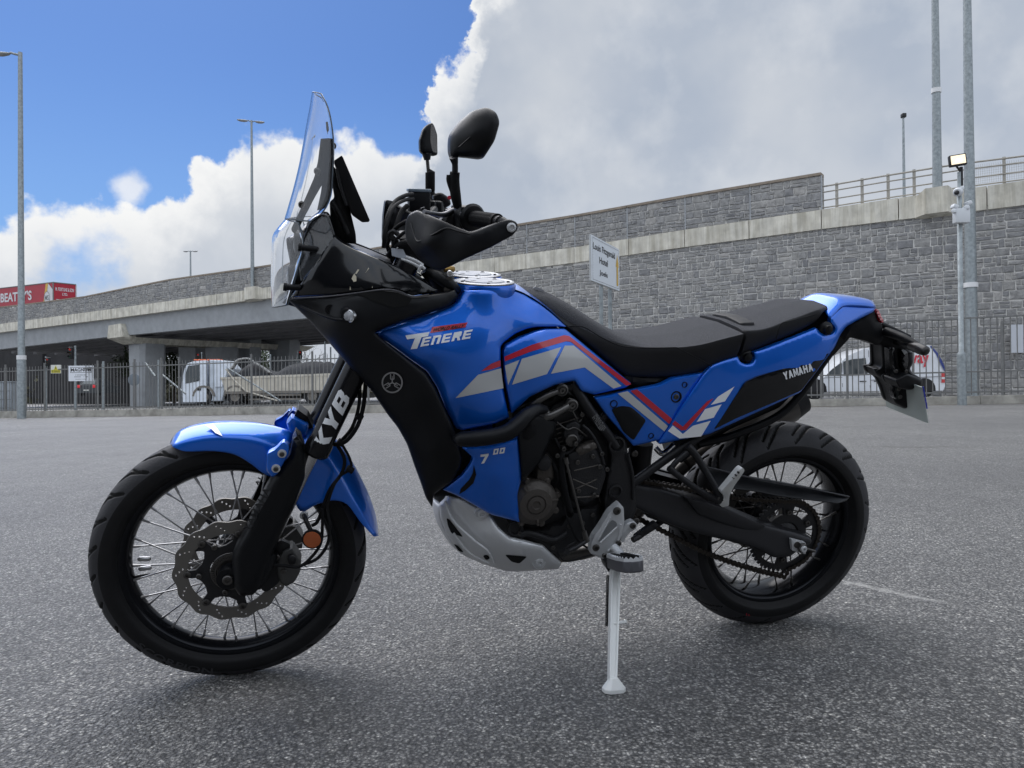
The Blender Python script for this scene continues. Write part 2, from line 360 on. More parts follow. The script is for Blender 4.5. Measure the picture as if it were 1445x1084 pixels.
# ---- fence line: front kerb wall and palisade
FA = Vector((-34.0, 38.2)); FB = Vector((26.0, 18.8))
fd = (FB-FA).normalized(); fn = Vector((fd.y, -fd.x)); 
if fn.y > 0: fn = -fn          # towards the camera
flen = (FB-FA).length
def FP(px, off=0.0, z=0.0):
    "point on the fence line seen at image column px"
    d = ray(px, 560); c = FA + fn*off
    # solve t: d.xy*t = c + fd*s
    den = d.x*fd.y - d.y*fd.x; t = (c.x*fd.y - c.y*fd.x)/den
    x, y = d.x*t, d.y*t; return Vector((x, y, gz(x)+z))
def FS(s, off=0, z=0):
    p = FA + fd*s + fn*off; return Vector((p.x, p.y, gz(p.x)+z))
M_kerb = mat('dirty_kerb_concrete', (.36, .345, .31), .95, var=.35, vscale=2.5, bump=.4, bscale=15)
M_dirt = mat('gutter_silt', (.13, .115, .09), .95, var=.3, vscale=5, bump=.4, bscale=30)
kr = empty('kerb_wall', FS(0), 'low weathered concrete kerb wall running under the steel railings', 'kerb')
k = 0; s = 0.0
while s < flen:
    L_ = 2.4; e = min(s+L_, flen); a = FS(s+.006); b = FS(e-.006); hh = .30 if a.x < -4 else .24
    mb = MB(); w = fn*.16; w3 = Vector((w.x, w.y, 0))
    z0 = Vector((0, 0, -.1)); z1 = Vector((0, 0, hh + rng.uniform(-.012, .012)))
    mb.prism([a+w3+z0, b+w3+z0, b+w3+z1-Vector((0, 0, .03)), a+w3+z1-Vector((0, 0, .03))], -w3*2)
    mb.prism([a+w3*.8+z1-Vector((0, 0, .03)), b+w3*.8+z1-Vector((0, 0, .03)), b+w3*.8+z1, a+w3*.8+z1], -w3*1.6)
    o = mb.build('kerb_stone', M_kerb, None, smooth=0); o.parent = kr; o.matrix_parent_inverse = Matrix.Translation(-kr.location)
    s = e
mb = MB(); a, b = FS(0), FS(flen); w3 = Vector((fn.x, fn.y, 0))
mb.grid([[FS(q, .17, .004) for q in np.linspace(0, flen, 60)], [FS(q, .42 + .12*math.sin(q*1.7)+.1*math.sin(q*4.1), .004) for q in np.linspace(0, flen, 60)]])
tag(mb.build('gutter_dirt', M_dirt), kind='structure')

def own(o, root):
    o.parent = root; o.matrix_parent_inverse = root.matrix_basis.inverted(); return o
def fence():
    root = empty('railing_fence', FS(0), 'grey steel vertical bar railings on the low kerb across the car park', 'fence')
    # post columns measured in the photo
    h_l, h_r = 2.30, 2.35
    posts = [8, 63, 138, 190, 228, 253, 355, 441, 520, 600, 690, 780, 870, 960, 1050, 1159, 1196, 1289, 1415, 1500]
    base = .30
    def htop(px): return 2.15 if px < 700 else 2.62
    me_p = None
    for px in posts:
        p = FP(px, 0); mb = MB(); mb.box((0, 0, 1.22), (.07, .05, 2.44), rz=math.atan2(fd.y, fd.x)); o = mb.build('post', M_fence, root, smooth=0)
        o.location = Vector((p.x, p.y, p.z)) - root.location
    for (a, b, zz) in ((-40, 1520, .34), (-40, 700, 2.10), (700, 1520, 2.56), (700, 1520, .95)):
        mb = MB(); A = FP(a, 0, zz); B = FP(b, 0, zz); mb.prism([A, B, B+Vector((0, 0, .045)), A+Vector((0, 0, .045))], Vector((fn.x, fn.y, 0))*.03)
        own(mb.build('rail', M_fence, None, smooth=0), root)
    mb = MB(); mb.box((0, 0, 1.0), (.022, .022, 2.0)); proto = mb.build('picket', M_fence, root, smooth=0); me = proto.data; first = True
    s = 0.0; cnt = 0
    px = -10.0
    s0 = (FP(-10)-FS(0)).length; s1 = (FP(1460)-FS(0)).length; s = s0; hid = ((FP(505)-FS(0)).length, (FP(1118)-FS(0)).length)
    while s < s1:
        if not (hid[0] < s < hid[1]):
            p = FS(s); o = proto if first else proto.copy()
            if not first: link(o, root)
            first = False; hgt = 2.30 if p.x < 0 else 2.62
            o.location = Vector((p.x, p.y, p.z+.28)) - root.location; o.scale = (1, 1, (hgt-.28+rng.uniform(-.004, .004))/2.0); o.rotation_euler = (0, rng.uniform(-.004, .004), .4); cnt += 1
        s += .172
    # slanted stays behind the fence
    for (x0, y0, x1, y1) in ((205, 512, 219, 531), (228, 528, 262, 556), (322, 520, 396, 566)):
        A = PY(x0, y0, 32.5); B = PY(x1, y1, 32.0); mb = MB(); mb.tube([A, B], .035, 6); own(mb.build('stay', M_galv, None), root)
fence()
# ================================================================ VIADUCT AND WALL
def interp(P):
    xs = [p[0] for p in P]; ys = [p[1] for p in P]; return lambda x: float(np.interp(x, xs, ys))
# edges of the structure, as pixels turned into real heights along the face
e_ptop = [(-60, 440), (0, 433), (110, 420), (232, 395), (380, 374), (731, 316), (813, 303), (969, 275), (1162, 243)]
e_pbot = [(-60, 464), (0, 457.6), (151, 437.4), (354, 409), (700, 364), (813, 349.6), (969, 324.6), (1162, 296.4), (1311, 273.5), (1445, 257), (1560, 239)]
e_bbot = [(-60, 476), (0, 469.5), (151, 450.7), (353, 424.4), (700, 385), (813, 371), (969, 349), (1162, 323.6), (1305, 306.6), (1445, 290.6), (1560, 276)]
e_beam = [(-60, 499), (0, 491.7), (141, 475.5), (399, 450.7), (620, 430)]
def along(P):
    "pixel polyline -> (distance along the face, height)"
    out = []
    for (x, y) in P:
        q = PL(x, y); out.append((q.x*WDIR.x + (q.y-WALL_A)*WDIR.y, q.z))
    return out
W0 = Vector((0, WALL_A, 0))
def WP(s, z, off=0.0): return W0 + WDIR*s + Vector((0, 0, z)) + WBACK*off
f_ptop, f_pbot, f_bbot, f_beam = [interp(along(P)) for P in (e_ptop, e_pbot, e_bbot, e_beam)]
def sx(px): q = PL(px, 500); return q.x*WDIR.x + (q.y-WALL_A)*WDIR.y
S_END, S_GAP, S_ABUT, S_FAR = sx(1162), sx(1555)+24, sx(600), sx(-55)
via = empty('viaduct', WP(sx(400), 0), 'long concrete flyover with stone faced parapet rising to the right behind the car park', 'bridge')
Moff = None
# edge panels (fascia) with open joints
jx = [-50, 0, 28, 48, 72, 97, 125, 151, 179, 208, 240, 273, 308, 345, 383, 425, 470, 520, 575, 635, 700, 745, 813, 890, 969, 1060, 1162, 1271, 1396, 1560, 1720, 1900]
for a, b in zip(jx[:-1], jx[1:]):
    s0, s1 = sx(a)+.02, sx(b)-.02; mb = MB()
    mb.prism([WP(s0, f_bbot(s0), -.12), WP(s1, f_bbot(s1), -.12), WP(s1, f_pbot(s1), -.12), WP(s0, f_pbot(s0), -.12)], WBACK*.6)
    own(mb.build('edge_panel', M_conc, None, smooth=0), via)
# parapet core + coping stones
M_cope = mat('coping_stone', (.27, .225, .18), .9, var=.25, vscale=3)
ss = np.linspace(S_FAR, S_END, 40); mb = MB()
rows = [[WP(s, f_pbot(s)-.05, .03) for s in ss], [WP(s, f_ptop(s)-.10, .03) for s in ss], [WP(s, f_ptop(s)-.10, .42) for s in ss], [WP(s, f_pbot(s)-.05, .42) for s in ss]]
mb.grid(rows, closeu=True); own(mb.build('parapet_core', M_mortar, None, smooth=0), via)
cx = [-55, 0, 60, 120, 180, 240, 300, 357, 420, 500, 600, 680, 745, 813, 887, 969, 1061, 1162]
for a, b in zip(cx[:-1], cx[1:]):
    s0, s1 = sx(a)+.01, sx(b)-.01; mb = MB()
    mb.prism([WP(s0, f_ptop(s0)-.12, -.06), WP(s1, f_ptop(s1)-.12, -.06), WP(s1, f_ptop(s1), -.06), WP(s0, f_ptop(s0), -.06)], WBACK*.54)
    own(mb.build('coping_slab', M_cope, None, smooth=0), via)
# longitudinal beam behind the fascia, soffit, cross beams, columns
DEPTH = 22.0
sb = np.linspace(S_FAR, S_ABUT+1, 30); mb = MB()
mb.grid([[WP(s, f_bbot(s)+.1, .35) for s in sb], [WP(s, f_beam(s), .55) for s in sb], [WP(s, f_beam(s), 1.2) for s in sb], [WP(s, f_bbot(s)+.1, 1.2) for s in sb]], closeu=True)
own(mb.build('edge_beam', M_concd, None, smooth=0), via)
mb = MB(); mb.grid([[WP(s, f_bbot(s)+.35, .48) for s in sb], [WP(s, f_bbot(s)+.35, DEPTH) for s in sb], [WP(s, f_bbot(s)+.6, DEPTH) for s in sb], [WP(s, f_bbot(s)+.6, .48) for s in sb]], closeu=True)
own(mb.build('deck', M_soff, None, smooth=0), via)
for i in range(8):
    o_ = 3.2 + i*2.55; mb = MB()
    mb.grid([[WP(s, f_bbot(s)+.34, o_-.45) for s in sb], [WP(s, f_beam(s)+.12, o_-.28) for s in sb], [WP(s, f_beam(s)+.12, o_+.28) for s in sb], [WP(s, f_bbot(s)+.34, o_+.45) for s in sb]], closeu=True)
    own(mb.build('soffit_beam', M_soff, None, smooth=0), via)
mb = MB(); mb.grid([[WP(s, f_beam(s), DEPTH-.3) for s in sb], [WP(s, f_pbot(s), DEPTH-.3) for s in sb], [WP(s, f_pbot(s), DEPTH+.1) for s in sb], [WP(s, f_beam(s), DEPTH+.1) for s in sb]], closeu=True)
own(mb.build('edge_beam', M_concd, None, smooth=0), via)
def pier(px, w=2.6):
    s = sx(px); zb = f_beam(s); g = gz(WP(s, 0).x)
    mb = MB()      # crosshead: flares out to the face
    a = zb - 1.15
    mb.prism([WP(s-1.25, zb+.98, -.02), WP(s+.95, zb+1.05, -.02), WP(s+1.45, zb-.18, -.02), WP(s-1.5, zb-.22, -.02)], WBACK*1.2)
    mb.grid([[WP(s-1.5, zb-.22, -.02), WP(s+1.45, zb-.18, -.02), WP(s+1.45, zb-.18, DEPTH), WP(s-1.5, zb-.22, DEPTH)], [WP(s-1.3, zb-.75, 1.4), WP(s+1.2, zb-.75, 1.4), WP(s+1.2, zb-.75, DEPTH-1), WP(s-1.3, zb-.75, DEPTH-1)]], closev=True)
    own(mb.build('crosshead', M_conc, None, smooth=0), via)
    for o_ in (3.0, 11, 19):
        mb = MB(); loops = []
        for z, k in ((g-.3, .80), (zb-.70, 1.0)):
            loops.append([WP(s+x*k, z, o_+y) for x, y in ((-1.2, -.9), (-.9, -1.3), (1.0, -1.3), (1.4, -.9), (1.4, .9), (1.0, 1.3), (-.9, 1.3), (-1.2, .9))])
        mb.grid(loops, closev=True); mb.add(loops[1], [tuple(range(8))])
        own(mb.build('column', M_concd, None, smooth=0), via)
pier(163); pier(-240)
# a second row of piers deep under the deck nearer the abutment
for o_, pa, pb in ((13, 252, 276), (13.5, 321, 353), (17, 380, 409)):
    A_, B_ = PL(pa, 520, o_), PL(pb, 520, o_); s0_, s1_ = [p.x*WDIR.x+(p.y-WALL_A)*WDIR.y for p in (A_, B_)]; mb = MB()
    mb.prism([WP(s0_+.15, gz(-20)-.5, o_), WP(s1_-.15, gz(-20)-.5, o_), WP(s1_, f_beam(s1_)+.3, o_), WP(s0_, f_beam(s0_)+.3, o_)], WBACK*1.4)
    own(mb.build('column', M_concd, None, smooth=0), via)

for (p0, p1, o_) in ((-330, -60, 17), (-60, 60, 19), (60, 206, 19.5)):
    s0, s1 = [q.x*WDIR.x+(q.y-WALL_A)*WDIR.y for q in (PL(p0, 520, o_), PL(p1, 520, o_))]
    mb = MB(); mb.prism([WP(s0, -2, o_), WP(s1, -2, o_), WP(s1, f_bbot(s1)+.3, o_), WP(s0, f_bbot(s0)+.3, o_)], WBACK*1.2); own(mb.build('inner_abutment', mat('deep_shade_concrete', (.025, .025, .027), .95, var=.3, vscale=.5), None, smooth=0), via)  # walls added at the back; near-black colour paints the deep shade under the deck

# ---- masonry wall below the fascia
wall = empty('retaining_wall', WP(sx(1100), 0), 'tall grey rubble stone retaining wall with pale mortar under the flyover edge', 'wall')
S_R = sx(1560)+24; sw = np.linspace(S_ABUT, S_R, 30); mb = MB()
mb.grid([[WP(s, -.8, 0) for s in sw], [WP(s, f_bbot(s)+.15, 0) for s in sw], [WP(s, f_bbot(s)+.15, 1.5) for s in sw], [WP(s, -.8, 1.5) for s in sw]], closeu=True)
for s_ in (S_ABUT, S_R): mb.prism([WP(s_, -.8, 0), WP(s_, f_bbot(s_)+.15, 0), WP(s_, f_bbot(s_)+.15, 1.5), WP(s_, -.8, 1.5)], WDIR*.02)
own(mb.build('mortar_backing', M_mortar, None, smooth=0), wall)
def stone_layout(s0, s1, zlo, zhi, cw=.48, ch=.33, joints=()):
    "random squared rubble: cells split at random; returns rectangles (s, z, w, h)"
    out = []; z = zlo
    while z < zhi:
        H = ch*rng.uniform(.85, 1.25); s = s0 - rng.uniform(0, .5)
        while s < s1:
            W = cw*rng.uniform(.75, 1.5)
            for j in joints:
                if s < j < s+W: W = max(.12, j-s)
            r = rng.rand()
            if r < .30: out.append((s, z, W, H))
            elif r < .52:
                k = rng.uniform(.35, .65); out += [(s, z, W, H*k), (s, z+H*k, W, H*(1-k))]
            elif r < .70:
                k = rng.uniform(.35, .65); out += [(s, z, W*k, H), (s+W*k, z, W*(1-k), H)]
            elif r < .88:
                k = rng.uniform(.35, .65); q = rng.uniform(.3, .7); out += [(s, z, W*k, H), (s+W*k, z, W*(1-k), H*q), (s+W*k, z+H*q, W*(1-k), H*(1-q))]
            else:
                k = rng.uniform(.4, .6); q = rng.uniform(.3, .7); out += [(s, z, W, H*k), (s, z+H*k, W*q, H*(1-k)), (s+W*q, z+H*k, W*(1-q), H*(1-k))]
            s += W
        z += H
    return out
def stone_unit(seed):
    r = np.random.RandomState(seed); n = 9; bk = []; fr = []; 
    ang = []
    per = [(-.5, -.5), (-.05, -.5), (.5, -.5), (.5, 0), (.5, .5), (.1, .5), (-.5, .5), (-.5, -.05)]
    bk = [(x + (r.uniform(-.05, .05)), 0.3, y + r.uniform(-.08, .08)) for x, y in per]
    m1 = [(x*.97, -.55 + r.uniform(-.1, .1), y*.95) for x, _, y in bk]
    m2 = [(x*.80+r.uniform(-.02, .02), -1.0 + r.uniform(-.35, .25), y*.74) for x, _, y in bk]
    vs = bk + m1 + m2 + [(r.uniform(-.1, .1), -1.15 + r.uniform(-.3, .3), r.uniform(-.1, .1))]
    fs = []
    for a in (0, 8):
        for i in range(8): fs.append((a+i, a+(i+1) % 8, a+8+(i+1) % 8, a+8+i))
    for i in range(8): fs.append((16+i, 16+(i+1) % 8, 24))
    return np.array(vs), fs
UNITS = [stone_unit(i) for i in range(10)]
def stone_mat(name, use_obj):
    m = D.materials.new(name); m.use_nodes = True; nt = m.node_tree; N = nt.nodes.new; L = nt.links.new; b = nt.nodes['Principled BSDF']
    if use_obj: q = N('ShaderNodeObjectInfo'); t = q.outputs['Random']
    else: q = N('ShaderNodeAttribute'); q.attribute_name = 'tone'; t = q.outputs['Fac']
    r = N('ShaderNodeValToRGB'); L(t, r.inputs[0]); e = r.color_ramp.elements
    for p in (.25, .5, .75): e.new(p)
    for k, c in zip(e, ((.205, .205, .21), (.265, .262, .258), (.31, .303, .29), (.235, .236, .24), (.37, .358, .34))): k.color = (*c, 1)
    tc = N('ShaderNodeTexCoord'); geo = N('ShaderNodeNewGeometry'); n = N('ShaderNodeTexNoise'); n.inputs['Scale'].default_value = 5; n.inputs['Detail'].default_value = 6; n.inputs['Roughness'].default_value = .7; L(geo.outputs['Position'], n.inputs['Vector'])
    mr = N('ShaderNodeMapRange'); L(n.outputs['Fac'], mr.inputs[0]); mr.inputs[1].default_value = .3; mr.inputs[2].default_value = .7; mr.inputs[3].default_value = .7; mr.inputs[4].default_value = 1.35
    x = N('ShaderNodeMix'); x.data_type = 'RGBA'; x.blend_type = 'MULTIPLY'; x.inputs[0].default_value = 1; L(r.outputs[0], x.inputs[6]); L(mr.outputs[0], x.inputs[7]); L(x.outputs[2], b.inputs['Base Color'])
    b.inputs['Roughness'].default_value = .85
    n2 = N('ShaderNodeTexNoise'); n2.inputs['Scale'].default_value = 22; n2.inputs['Detail'].default_value = 4; L(geo.outputs['Position'], n2.inputs['Vector'])
    bp = N('ShaderNodeBump'); bp.inputs['Strength'].default_value = .8; bp.inputs['Distance'].default_value = .03; L(n2.outputs['Fac'], bp.inputs['Height']); L(bp.outputs[0], b.inputs['Normal'])
    return m
M_st1, M_st2 = stone_mat('rubble_stone', True), stone_mat('rubble_stone_far', False)
Wrot = Matrix((( WDIR.x, WBACK.x, 0), (WDIR.y, WBACK.y, 0), (0, 0, 1)))
def stones(root, rects, face_off, top_f, bot_f, nparts, name, gap=.032, dep=.040, score=None):
    keep = [r for r in rects if r[1]+r[3]*.5 < top_f(r[0]+r[2]/2) and r[1]+r[3] > bot_f(r[0]+r[2]/2)]
    fixd = []
    for (s, z, w, h) in keep:
        t = top_f(s+w/2)-.01; b_ = bot_f(s+w/2)+.01
        z2 = min(z+h, t); z1 = max(z, b_)
        if z2-z1 > .05: fixd.append((s, z1, w, z2-z1))
    if nparts:
        fixd.sort(key=lambda r: -score(r)); pts, rest = fixd[:nparts], fixd[nparts:]
    else: pts, rest = [], fixd
    ms = []
    if pts:
        for vs, fs in UNITS:
            me = D.meshes.new('stone'); me.from_pydata([tuple(v) for v in vs], [], fs); me.materials.append(M_st1); me.polygons.foreach_set('use_smooth', [False]*len(me.polygons)); me.update()
            bm = bmesh.new(); bm.from_mesh(me); bmesh.ops.recalc_face_normals(bm, faces=bm.faces[:]); bm.to_mesh(me); bm.free(); ms.append(me)
    for (s, z, w, h) in pts:
        o = D.objects.new('stone', ms[rng.randint(10)]); link(o, root); p = WP(s+w/2, z+h/2, face_off) - root.location
        o.matrix_local = Matrix.Translation(p) @ Wrot.to_4x4() @ Matrix.Diagonal((w-gap, dep*rng.uniform(.7, 1.4), h-gap, 1))
    V = []; F = []; T = []; b = 0; Wn = np.array(Wrot)
    for (s, z, w, h) in rest:
        vs, fs = UNITS[rng.randint(10)]; p = np.array(WP(s+w/2, z+h/2, face_off))
        q = (vs*[w-gap, dep*rng.uniform(.7, 1.4), h-gap]) @ Wn.T + p; V.append(q); F += [tuple(b+i for i in f) for f in fs]; T += [rng.rand()]*len(vs); b += len(vs)
    if V:
        me = D.meshes.new(name); me.from_pydata(np.concatenate(V).tolist(), [], F); me.materials.append(M_st2)
        a = me.attributes.new('tone', 'FLOAT', 'POINT'); a.data.foreach_set('value', T)
        bm = bmesh.new(); bm.from_mesh(me); bmesh.ops.recalc_face_normals(bm, faces=bm.faces[:]); bm.to_mesh(me); bm.free()
        o = D.objects.new(name, me); link(o); own(o, root); o['kind'] = 'stuff'
jw = [sx(p) for p in (640, 930, 1017, 1216, 1333, 1458)]
def seen(r):
    s, z, w, h = r; p = WP(s+w/2, z+h/2); v = w*h/(p.y**2)
    u = p.x/p.y*F_PX + PW_/2; vv = PH_/2 - (p.z-CAM_H)/p.y*F_PX
    ok = 900 < u < 1440 and vv < (430 if u < 1240 else 540) and (vv < 500 or u > 1340)
    return v if ok else v*.01
stones(wall, stone_layout(S_ABUT, S_R, -.6, 9.5, joints=jw), 0.0, lambda s: f_bbot(s), lambda s: -.6, 300, 'wall_stones', score=seen)
jp = [sx(p) for p in cx]
stones(via, stone_layout(S_FAR, S_END-.05, min(f_pbot(S_FAR), f_pbot(S_END))-.5, 12, cw=.62, ch=.34, joints=jp), .03, lambda s: f_ptop(s)-.12, lambda s: f_pbot(s) if S_FAR < s < S_END-.1 else 99, 0, 'parapet_stones', gap=.022, dep=.045)
# concrete posts between the parapet panels
for p in cx[1:]:
    s = sx(p); mb = MB(); zz0, zz1 = f_pbot(s), f_ptop(s)-.12
    mb.prism([WP(s-.03, zz0, -.02), WP(s+.03, zz0, -.02), WP(s+.03, zz1, -.02), WP(s-.03, zz1, -.02)], WBACK*.06); own(mb.build('joint_strip', M_concd, None, smooth=0), via)

# ---- steel guard rail on the deck edge at the right
M_rail = mat('dull_rail_paint', (.36, .34, .30), .6, .2, var=.15, vscale=4)
gr = empty('guard_rail', WP(S_END, f_pbot(S_END)), 'pale metal guard rail with four horizontal bars on the flyover edge past the parapet end', 'railing')
top_px = [(1163, 262), (1260, 245), (1340, 232), (1445, 219), (1560, 204)]
f_rt = interp(along(top_px))
for fr in (1.0, .76, .42, .12):
    mb = MB(); sr = np.linspace(S_END, S_GAP, 14); pts = [WP(s, f_pbot(s)+(f_rt(s)-f_pbot(s))*fr, .15) for s in sr]; mb.tube(pts, .038 if fr == 1 else .030, 8)
    own(mb.build('rail_bar', M_rail, None), gr)
for p in (1182, 1218, 1255, 1292, 1330, 1372, 1420, 1470, 1530, 1600, 1680, 1770, 1870):
    s = sx(p); mb = MB(); mb.box(WP(s, (f_pbot(s)+f_rt(s))/2+.02, .2), (.11, .10, f_rt(s)-f_pbot(s)+.1), rz=math.atan2(WDIR.y, WDIR.x)); own(mb.build('rail_post', M_rail, None, smooth=0), gr)
mb = MB()
for s in np.arange(sx(1374), S_GAP, .075):
    mb.box(WP(s, f_pbot(s)+.45*(f_rt(s)-f_pbot(s))+.1, .19), (.006, .006, .72*(f_rt(s)-f_pbot(s))))
for q in np.linspace(.1, .8, 9):
    ss2 = np.linspace(sx(1374), S_GAP, 8); mb.tube([WP(s, f_pbot(s)+(f_rt(s)-f_pbot(s))*q, .19) for s in ss2], .003, 4)
own(mb.build('mesh_infill', M_rail, None, smooth=0), gr)['kind'] = 'stuff'
# lamp brackets: concrete corbels on the fascia
def corbel(px0, px1, name='lamp_corbel'):
    s0, s1 = sx(px0), sx(px1); sm = (s0+s1)/2; mb = MB(); w = (s1-s0)/2
    zt = f_pbot(sm)+.12; zb = f_bbot(sm)-.10
    mb.grid([[WP(s0-.45, zt-.25, -.12), WP(s0, zt, -.55), WP(s1, zt, -.55), WP(s1+.2, zt-.15, -.12)], [WP(s0-.45, zb+.1, -.12), WP(s0, zb+.12, -.55), WP(s1, zb+.12, -.55), WP(s1+.2, zb+.1, -.12)]])
    mb.grid([[WP(s0-.45, zt-.25, -.12), WP(s0, zt, -.55), WP(s1, zt, -.55), WP(s1+.2, zt-.15, -.12)], [WP(s0-.45, zt-.2, .3), WP(s0, zt+.001, .3), WP(s1, zt+.001, .3), WP(s1+.2, zt-.1, .3)]])
    mb.grid([[WP(s0-.45, zb+.1, -.12), WP(s0, zb+.12, -.55), WP(s1, zb+.12, -.55), WP(s1+.2, zb+.1, -.12)], [WP(s0-.45, zb, .1), WP(s0, zb, .1), WP(s1, zb, .1), WP(s1+.2, zb, .1)]])
    own(mb.build(name, M_conc, None, smooth=0), via); return WP(sm, zt, -.25)
c1 = corbel(354, 368); c2 = corbel(1311, 1343)

# ================================================================ LAMP POSTS AND POLES
M_lamph = mat('lamp_housing', (.33, .34, .34), .5, .3)
M_glass = mat('lamp_lens', (.5, .52, .52), .2)
def luminaire(mb, c, d, L=.75, w=.16, h=.11):
    d = Vector(d).normalized(); u = Vector((0, 0, 1)).cross(d).normalized(); rows = []
    for t, k, z in ((0, .35, .0), (.1, .7, -.01), (.35, 1.0, -.02), (.7, .95, -.015), (.93, .6, 0), (1, .15, .02)):
        rows.append([Vector(c) + d*(L*t) + u*(w*k*math.cos(a)) + Vector((0, 0, z + h*k*math.sin(a)*(.6 if math.sin(a) > 0 else 1.0))) for a in np.linspace(0, 2*math.pi, 10, False)])
    mb.grid(rows, closev=True); mb.add(rows[0], [tuple(range(10))]); mb.add(rows[-1], [tuple(range(10))])
def pole(name, base, z_top, r0, r1, label, cat, heads=(), collar=None, group=None, n=12, band=None):
    rt = empty(name, base, label, cat, group); mb = MB(); H = z_top - base.z
    if collar: mb.lathe((0, 0, -.1), (0, 0, 1), [(r0*1.0, 0), (r0*1.0, collar+.1), (r0*.97, collar+.12), (r0*.80, collar+.22), (r1, H+.1)], n)
    else: mb.lathe((0, 0, -.1), (0, 0, 1), [(r0, 0), (r1, H+.1)], n)
    mb.build('pole', M_galv, rt)
    for (d, al, L) in heads:
        d = Vector(d).normalized(); mb = MB(); top = Vector((0, 0, H)); e = top + d*al + Vector((0, 0, -.02))
        mb.tube([top-Vector((0, 0, .12)), top-Vector((0, 0, .08))+d*(al*.5), e], r1*.6, 8); mb.build('arm', M_galv, rt)
        mb = MB(); luminaire(mb, e-Vector((0, 0, .03)), d, L); mb.build('lamp_head', M_lamph, rt)
    if band:
        mb = MB(); mb.lathe((0, 0, band), (0, 0, 1), [(r0*1.05, 0), (r0*1.05, .18)], n); mb.build('band', M_white, rt)
    return rt
def htz(px, py, y): return PY(px, py, y).z
def base_at(px, y): p = PY(px, 560, y); return Vector((p.x, p.y, gz(p.x)))
yl = 32.8
pole('street_lamp', base_at(30.5, yl), htz(32, 74, yl), .175, .085, 'tall tapered galvanised lamp post at the left edge, its head reaching left', 'street lamp', heads=[((-1, -.05, 0), .42, .95)], collar=2.6, group='lamp posts', band=2.55)
p2 = c1; pole('street_lamp', p2, htz(353, 170, p2.y), .15, .075, 'double headed lamp post bolted to a corbel on the flyover parapet left of the windscreen', 'street lamp', heads=[((-.9, -.3, 0), .25, .8), ((.9, .3, 0), .25, .7)], group='lamp posts')
p3 = PL(269, 395, 18); pole('street_lamp', p3, htz(269, 354, p3.y), .11, .08, 'small distant double headed lamp post standing up behind the flyover parapet', 'street lamp', heads=[((-1, 0, 0), .3, .6), ((1, 0, 0), .3, .6)], group='lamp posts')
p4 = c2; pole('street_lamp', p4, htz(1322, -170, p4.y), .18, .10, 'lamp pole bolted to the corbel on the flyover guard rail', 'street lamp', heads=[((.8, .6, 0), .3, .8)], group='lamp posts', band=3.9)
p5 = PL(1276, 285, 16); pole('street_lamp', p5, htz(1273, 164, p5.y), .09, .06, 'thin distant pole with small dark head behind the guard rail', 'street lamp', group='lamp posts')
mb = MB(); mb.box((0.02, 0, p5.z*0 + (htz(1273, 164, p5.y)-p5.z)+.03), (.26, .3, .26), bev=.05); mb.build('lamp_head', M_dark, D.objects['street_lamp.004'])
yr = 28.6; pole('street_lamp', base_at(1372, yr), htz(1360, -120, yr), .235, .12, 'thick mottled galvanised pole rising past the frame behind the floodlight post', 'street lamp', group='lamp posts', band=4.2, n=16)
# floodlight and camera post
yc = 22.2; bc = base_at(1357.5, yc); zt = htz(1357, 236, yc)
cp = empty('camera_post', bc, 'grey post carrying a lit floodlight, a white dome camera and a junction box', 'camera post')
H = zt-bc.z; mb = MB(); mb.lathe((0, 0, -.1), (0, 0, 1), [(.125, 0), (.125, 1.55), (.12, 1.6), (.075, 1.66), (.07, H-.75), (.05, H-.72), (.05, H-.05)], 14); mb.build('pole', M_galv, cp)
M_box = mat('white_enclosure', (.62, .64, .66), .4)
def at_c(px, py, dy=-.12): p = PY(px, py, yc+dy); return p - bc
mb = MB(); mb.box(at_c(1356.5, 305), (.42, .2, .42), bev=.02); mb.build('junction_box', M_box, cp)
for (a, b) in ((1347, 292), (1366, 287)):
    mb = MB(); mb.box(at_c(a, b), (.16, .2, .12), bev=.03, M=Matrix.Rotation(.4 if a < 1355 else -.4, 3, 'Y')); mb.tube([at_c(a, b), at_c(1357, b+9)], .025, 6); mb.build('bracket_arm', M_box, cp)
    mb = MB(); mb.lathe(at_c(a-1, b+6, -.2), (0, -.4, -1), [(.0, -.06), (.06, -.05), (.07, 0), (.04, .06), (0, .07)], 12); mb.build('small_camera', M_box, cp)
mb = MB(); mb.lathe(at_c(1352, 271), (-.6, -.6, -.25), [(0, -.14), (.08, -.13), (.125, -.06), (.13, .03), (.10, .10), (0, .12)], 20); mb.box(at_c(1356, 266, 0), (.12, .15, .10), bev=.02); dc = mb.build('dome_camera', M_box, cp)
mb = MB(); mb.lathe(at_c(1350, 272, -.22), (-.6, -.6, -.25), [(.07, 0), (.05, .03), (0, .05)], 16); mb.build('lens', M_dark, dc)
fc_ = at_c(1351, 226.5, -.2); th = R(10)
mb = MB(); Mr = Matrix.Rotation(R(-6), 3, 'Y') @ Matrix.Rotation(R(-14), 3, 'Z'); mb.box(fc_, (.46, .16, .33), M=Mr, bev=.03); mb.tube([fc_+Vector((0, .1, -.1)), at_c(1356, 243, 0)], .03, 6); mb.tube([at_c(1356, 236, 0), at_c(1356.5, 262, 0)], .055, 8); fl = mb.build('floodlight', M_dark, cp)
M_lit = mat('lit_lamp', (.8, .7, .5), .3, emit=(1.0, .82, .58), estr=.75, var=.3, vscale=25)
mb = MB(); mb.box(fc_+Mr @ Vector((0, -.085, .005)), (.38, .006, .25), M=Mr); pn = mb.build('lamp_glass', M_lit, fl, smooth=0)
M_lit2 = mat('lit_filament', (.9, .85, .7), .3, emit=(1.0, .92, .72), estr=4)
mb = MB(); mb.box(fc_+Mr @ Vector((.01, -.095, -.02)), (.14, .012, .07), M=Mr, bev=.005); mb.build('lamp_tube', M_lit2, fl)

